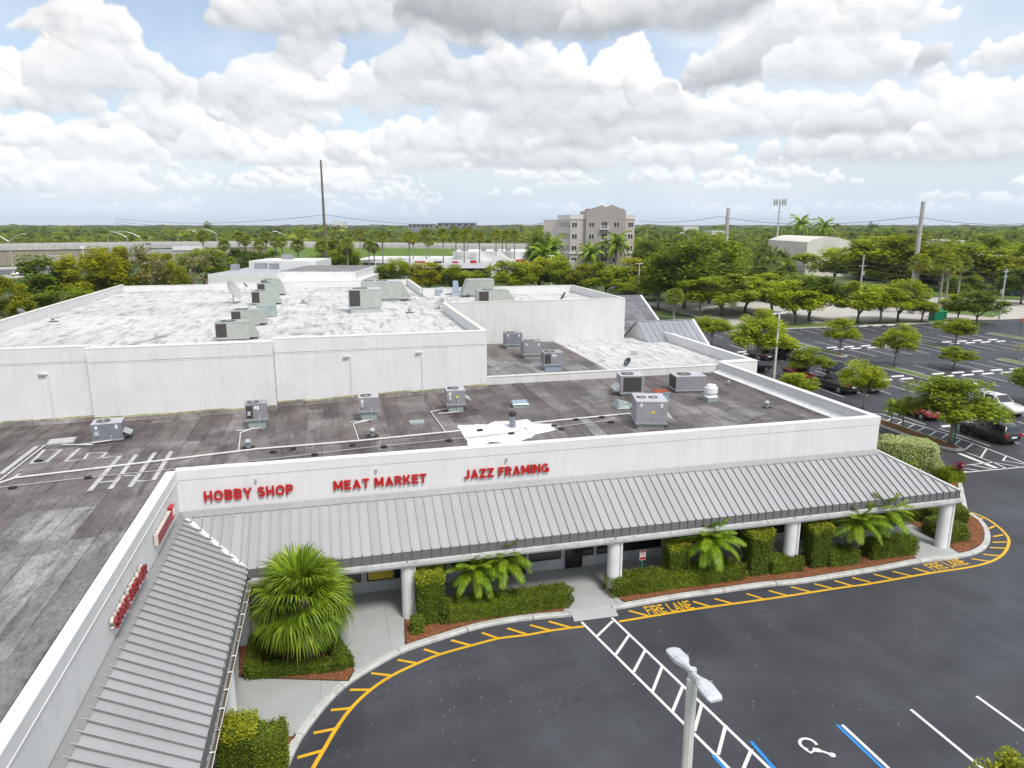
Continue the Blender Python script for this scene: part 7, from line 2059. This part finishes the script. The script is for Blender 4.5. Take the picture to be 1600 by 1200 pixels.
def street_lamp(top, base, dirs, label, L_=4.0):
    t = thing('street_lamp', label, 'street lamp', (top[0], top[1], base), 0, 'highway street lamps')
    h_ = top[2] - base
    MB().tube([(0, 0, 0), (0, 0, h_ - 2.2)], [.22, .13], 8).build('pole', M['galv'], t)
    for dx in dirs:
        a = MB().tube([(0, 0, h_ - 2.6), (dx * L_ * .5, 0, h_ - .9), (dx * L_, -.1, h_)], [.11, .09, .07], 6).build('arm', M['galv'], t)
        MB().box(dx * L_ - .1, -.3, h_ - .1, dx * (L_ + 1.4), .15, h_ + .12).build('lantern', M['far_white'], a)
    return t
street_lamp((-106.65, 268.04, 15.14), 0, (-1, 1), 'double-arm street lamp at the left edge', 4.5)
for i, (tp, dr) in enumerate((((-105.45, 386.37, 15.19), 1), ((-86.2, 345.39, 15.23), -1), ((-81.56, 349.37, 15.18), -1), ((-73.94, 399.02, 15.7), 1), ((-62.12, 401.18, 15.66), -1), ((-54.51, 404.42, 15.97), -1), ((-30.01, 418.85, 14.35), 1), ((-17.81, 415.76, 14.72), -1))):
    street_lamp(tp, 0, (dr,), 'single-arm street lamp along the highway, %s from the left' % ORDN[i], 5.5)
street_lamp((109.55, 156.58, 16.26), 0, (-1,), 'curved-arm street lamp right of the office in the woodland', 2.2)
t = thing('sign_post', 'white box-headed post before the retaining wall', 'post', (-97.96, 319.37, 0))
MB().tube([(0, 0, 0), (0, 0, 9.2)], .22, 6).build('post', M['far_white'], t); MB().box(-.9, -.3, 8.2, .9, .3, 9.4).build('box', M['far_white'], t)
t = thing('sign_post', 'white box-headed post among the palms', 'post', (-26.37, 291.78, 0))
MB().tube([(0, 0, 0), (0, 0, 11)], .2, 6).build('post', M['far_white'], t); MB().box(-.8, -.3, 10.2, .8, .3, 11.6).build('box', M['far_white'], t)

def far_box(p0, rt_w, d_w, z0, z1, nm, mt, par, yaw_=.24794):
    c = (p0[0], p0[1]); return None
def frame_thing(name, label, cat, rt, d, rz=-.24794, group=None):
    x_, y_ = fr_xy(rt, d)
    return thing(name, label, cat, (x_, y_, 0), rz, group)
# low white building behind the store
lb_ = frame_thing('low_building', 'low white flat-roofed building beyond the store, left of the palms trunks', 'building', 0, 0)
lb_.location = (7.56, -34.23, 0)
S = lambda u, d: (u - 800) / 1105 * d * 1.0
def lbx(u0, u1, d0, d1, z0, z1, nm, mt, par): return MB().box(S(u0, d0), d0, z0, S(u1, d0), d1, z1).build(nm, M[mt], par)
lbx(329, 436, 172, 200, 0, 7.0, 'wall', 'far_white', lb_)
lbx(436.3, 558, 172, 206, 0, 5.2, 'wall', 'far_white', lb_)
w_ = lbx(436.3, 558, 178, 206, 5.2, 7.2, 'wall', 'far_white', lb_)
lbx(394, 497, 207, 225, 0, 8.4, 'wall', 'far_white', lb_)
MB().box(S(332, 172), 172.5, 7.001, S(434, 172), 199.5, 7.05).build('roof', M['far_grey_roof'], lb_)
MB().box(S(438, 178), 178.5, 7.201, S(556, 178), 205.5, 7.25).build('roof', M['roof_grey'], lb_)
MB().hexa([(S(436.3, 172), 170.5, 3.6), (S(572, 172), 170.5, 3.6), (S(572, 172), 171.9, 3.6), (S(436.3, 172), 171.9, 3.6), (S(436.3, 172), 171.5, 5.0), (S(572, 172), 171.5, 5.0), (S(572, 172), 171.9, 5.0), (S(436.3, 172), 171.9, 5.0)]).build('canopy', M['far_grey_roof'], lb_)
for u0, u1, d0, z_ in ((402, 418, 192, 7.05), (365, 374, 186, 7.05), (425, 436, 190, 7.05), (445, 460, 215, 8.4)): lbx(u0, u1, d0, d0 + 2.5, z_, z_ + 1.5, 'roof_unit', 'unit_grey', lb_)
# far shop row with grey canopy and arched entrance
sr = thing('far_shop_row', 'far white shop row with grey canopy, red signs and arched gabled entrance', 'building', (7.56, -34.23, 0), -.24794)
lbx(556, 870, 262, 295, 0, 5.9, 'wall', 'far_white', sr)
lbx(709, 833, 268, 300, 0, 8.6, 'upper_wall', 'far_white', sr)
lbx(833, 858, 264, 290, 0, 5.2, 'wall', 'far_white', sr)
MB().box(S(560, 262), 263, 5.901, S(865, 262), 294, 5.96).build('roof', M['far_white'], sr)
MB().hexa([(S(636, 262), 257.5, 3.2), (S(862, 262), 257.5, 3.2), (S(862, 262), 261.9, 3.2), (S(636, 262), 261.9, 3.2), (S(636, 262), 257.5, 3.4), (S(862, 262), 257.5, 3.4), (S(862, 262), 261.9, 5.0), (S(636, 262), 261.9, 5.0)]).build('canopy', M['far_grey_roof'], sr)
for k in range(12): lbx(640 + k * 18, 655 + k * 18, 261.6, 261.95, .3, 3.0, 'shop_window', 'far_glass', sr)
lbx(560, 596, 261.6, 261.95, .3, 3.4, 'shop_window', 'far_glass', sr)
ar = MB(); gx = S(783, 255)
ar.add([(gx - 3.6, 256, 0), (gx + 3.6, 256, 0), (gx + 3.6, 256, 6.0), (gx, 256, 8.4), (gx - 3.6, 256, 6.0)], [(0, 1, 2, 3, 4)])
ar.add([(gx - 3.6, 256, 6.0), (gx, 256, 8.4), (gx, 270, 8.4), (gx - 3.6, 270, 6.0), (gx + 3.6, 256, 6.0), (gx + 3.6, 270, 6.0)], [(0, 1, 2, 3), (1, 4, 5, 2)])
ar.add([(gx - 3.6, 256, 0), (gx - 3.6, 256, 6), (gx - 3.6, 270, 6), (gx - 3.6, 270, 0), (gx + 3.6, 256, 0), (gx + 3.6, 256, 6), (gx + 3.6, 270, 6), (gx + 3.6, 270, 0)], [(0, 1, 2, 3), (4, 7, 6, 5)])
en = ar.build('entrance_gable', M['far_white'], sr)
MB().poly([(gx + 2.1 * math.cos(R(a)), 255.9, 4.1 + 2.1 * math.sin(R(a))) for a in range(0, 181, 15)]).build('arched_window', M['far_glass'], en)
lbx(777, 789, 255.7, 255.85, 0.2, 2.9, 'doors', 'far_glass', en)
for u0, u1, z0, z1, mt in ((650, 666, 5.1, 5.55, 'sign_red'), (679, 692, 5.0, 5.5, 'frame_dark'), (708, 717, 5.0, 5.5, 'sign_red'), (736, 745, 5.0, 5.9, 'sign_red'), (806, 823, 5.4, 6.2, 'sign_red'), (570, 588, 4.4, 4.9, 'frame_dark'), (590, 611, 4.5, 4.8, 'frame_dark'), (563, 568, 4.3, 5.0, 'label_yellow')):
    lbx(u0, u1, 261.5, 261.9, z0, z1, 'shop_sign', mt, sr)
for u0, u1, z0 in ((721, 732, 8.6), (752, 760, 8.6), (790, 798, 8.6), (772, 778, 8.6)): lbx(u0, u1, 275, 278, z0, z0 + 1.3, 'roof_unit', 'unit_grey', sr)
# office block
of = thing('office_block', 'four-storey taupe office block with stepped gable and white balconies', 'building', (7.56, -34.23, 0), -.24794)
OD = 270.0
def ox(u): return S(u, OD)
def oz(v): return 18.8 - (v - 350) / 1105 * OD
MB().box(ox(912), OD - 1.5, 0, ox(972), OD + 22, oz(330)).build('wall', M['office_taupe'], of)
gpts = [(ox(912), oz(330)), (ox(972), oz(330)), (ox(963.5), oz(326.5)), (ox(950), oz(321.5)), (ox(945), oz(324)), (ox(940), oz(325)), (ox(936), oz(322)), (ox(921), oz(327))]
gb_ = MB(); gb_.add([(x_, OD - 1.5, z_) for x_, z_ in gpts] + [(x_, OD - .7, z_) for x_, z_ in gpts], [tuple(range(8)), tuple(range(15, 7, -1))] + [(i, (i + 1) % 8, 8 + (i + 1) % 8, 8 + i) for i in range(8)])
gb_.build('gable', M['office_taupe'], of)
MB().box(ox(914), OD - .6, oz(330), ox(970), OD + 8, oz(327.5)).build('roof', M['roof_tile_red'], of)
for u0, u1 in ((889, 911.8), (972.2, 987)):
    MB().box(ox(u0), OD, 0, ox(u1), OD + 20, oz(343)).build('wall', M['office_rose'], of)
    MB().box(ox(u0) - .15, OD - .2, oz(343), ox(u1) + .1, OD + 20.2, oz(336)).build('parapet', M['office_cream'], of)
    MB().box(ox(u0) - .25, OD - .35, oz(395), ox(u1) + .15, OD - .01, oz(392)).build('band', M['office_cream'], of)
lw = MB().prism([(ox(889) - .01, OD), (ox(889) - .01, OD + 20), (ox(858.5) - 1.5, OD + 24), (ox(858.5) + 4, OD + 19)], 0, oz(343)).build('side_wall', M['office_rose'], of)
SIDE = ((ox(889) - .01, OD), (ox(858.5) + 4, OD + 19))
def sidep(f, z, o_=.0):
    return (SIDE[0][0] + (SIDE[1][0] - SIDE[0][0]) * f - o_ * .94, SIDE[0][1] + (SIDE[1][1] - SIDE[0][1]) * f - o_ * .34, z)
MB().hexa([sidep(0, oz(343), .1), sidep(1, oz(343), .1), sidep(1, oz(343), -3), sidep(0, oz(343), -3), sidep(0, oz(336), .1), sidep(1, oz(336), .1), sidep(1, oz(336), -3), sidep(0, oz(336), -3)]).build('parapet', M['office_cream'], of)
MB().hexa([sidep(0, oz(395), .3), sidep(1, oz(395), .3), sidep(1, oz(395), 0.01), sidep(0, oz(395), 0.01), sidep(0, oz(392), .3), sidep(1, oz(392), .3), sidep(1, oz(392), .01), sidep(0, oz(392), .01)]).build('band', M['office_cream'], of)
for v_ in (351, 368.5, 386, 403.5):
    for uc in (895.5, 921, 958.5, 981):
        y_ = OD - 1.5 if 912 < uc < 972 else OD
        z_ = oz(v_)
        wn = MB().box(ox(uc) - .95, y_ - .05, z_ - .95, ox(uc) + .95, y_ - .012, z_ + .95).build('window', M['office_cream'], of)
        for sx in (-1, 1): MB().box(ox(uc) + sx * .48 - .38, y_ - .09, z_ - .82, ox(uc) + sx * .48 + .38, y_ - .051, z_ + .82).build('pane', M['far_glass'], wn)
    z_ = oz(v_)
    for k in range(8):
        f0 = .06 + k * .115
        wn = MB().hexa([sidep(f0, z_ - .9, .06), sidep(f0 + .075, z_ - .9, .06), sidep(f0 + .075, z_ - .9, .005), sidep(f0, z_ - .9, .005), sidep(f0, z_ + .9, .06), sidep(f0 + .075, z_ + .9, .06), sidep(f0 + .075, z_ + .9, .005), sidep(f0, z_ + .9, .005)]).build('window', M['pale_glass'], of)
    # balcony recess, door and white balcony
    rc = MB().box(ox(935.3), OD - 1.54, z_ - 1.6, ox(945.5), OD - 1.505, z_ + 2.2).build('balcony_recess', M['office_taupe'], of)
    for sx in (-1, 1): MB().box(ox(940.4) + sx * .55 - .42, OD - 1.6, z_ - 1.3, ox(940.4) + sx * .55 + .42, OD - 1.545, z_ + .9).build('glass_door', M['far_glass'], rc)
    bl_ = MB().box(ox(934), OD - 3.0, z_ - 1.75, ox(947), OD - 1.55, z_ - 1.5).build('balcony', M['far_white'], of)
    for k in range(8): MB().box(ox(934) + .05 + k * .435, OD - 3.0, z_ - 1.5, ox(934) + .13 + k * .435, OD - 2.92, z_ - .5).build('baluster', M['far_white'], bl_)
    MB().box(ox(934), OD - 3.02, z_ - .5, ox(947), OD - 2.9, z_ - .38).build('handrail', M['far_white'], bl_)
# beige warehouse with curved roof
wh = thing('warehouse', 'beige windowless warehouse with low curved roof among the trees at right', 'building', (7.56, -34.23, 0), -.24794 - .0)
WD = 262.0
w0, w1 = S(1253, WD), S(1322, WD)
n = 14
prof = [(w0 + (w1 - w0) * i / n, 12.4 + 1.9 * math.sin(math.pi * (i / n) ** .9)) for i in range(n + 1)]
fm_ = MB().add([(x_, WD, z_) for x_, z_ in prof] + [(w1, WD, 0), (w0, WD, 0)], [tuple(range(n + 2, -1, -1))])
fm_.build('front_wall', M['beige_wall'], wh)
rf = MB()
for i in range(n): rf.quad((prof[i][0], WD, prof[i][1]), (prof[i + 1][0], WD, prof[i + 1][1]), (prof[i + 1][0], WD + 40, prof[i + 1][1]), (prof[i][0], WD + 40, prof[i][1]))
rf.build('roof', M['beige_wall'], wh)
MB().quad((w0, WD, 0), (w0, WD, 12.4), (w0, WD + 40, 12.4), (w0, WD + 40, 0)).build('side_wall', M['beige_wall'], wh)
# a few pale buildings on the skyline
for i, (u0, u1, d_, z_, mt, lb) in enumerate(((642, 680, 900, 19.0, 'unit_grey', 'long grey box building on the skyline left of the office'), (686, 745, 1050, 20.6, 'unit_blue', 'long blue-grey warehouse on the skyline'), (526, 543, 1300, 22.5, 'far_white', 'white pavilion-like roof on the skyline right of the tall pole'), (1062, 1085, 900, 15.5, 'office_cream', 'pale buildings on the skyline right of the office'), (1106, 1126, 600, 12.6, 'office_cream', 'low tile-roofed house in the woodland left of the power pole'), (1468, 1492, 330, 11, 'far_white', 'pale roof showing through the trees at right'), (1550, 1612, 205, 9.0, 'far_grey_roof', 'grey flat roof among the trees at the right edge'))):
    t = thing('far_building', lb, 'building', (7.56, -34.23, 0), -.24794, 'buildings on the skyline')
    lbx(u0, u1, d_, d_ + 30, 0, z_, 'wall', mt, t)
    MB().box(S(u0, d_) - .3, d_ - .3, z_, S(u1, d_) + .3, d_ + 30.3, z_ + .5).build('roof', M['far_white' if mt != 'roof_tile_red' else 'roof_tile_red'], t)
    if mt in ('unit_blue', 'unit_grey'):
        nw = 6
        for k in range(nw): lbx(u0 + (u1 - u0) * (k + .2) / nw, u0 + (u1 - u0) * (k + .7) / nw, d_ - .4, d_ - .05, z_ - 3.5, z_ - 1.2, 'window', 'far_glass', t)

# ================================================================ humid air
hz = MB().box(-3600, -400, -1.2, 3900, 5600, 62).build('haze', None)
hm_, hnt, hb_ = newmat('haze_air')
hnt.nodes.remove(hb_)
pv = N(hnt, 'ShaderNodeVolumePrincipled')
pv.inputs['Color'].default_value = (.78, .87, 1.0, 1)
pv.inputs['Density'].default_value = 0.00009
pv.inputs['Anisotropy'].default_value = 0.2
hnt.links.new(pv.outputs[0], hnt.nodes['Material Output'].inputs['Volume'])
hz.data.materials.append(hm_)
tag(hz, 'thin humid haze over the whole place', 'haze', kind='stuff')
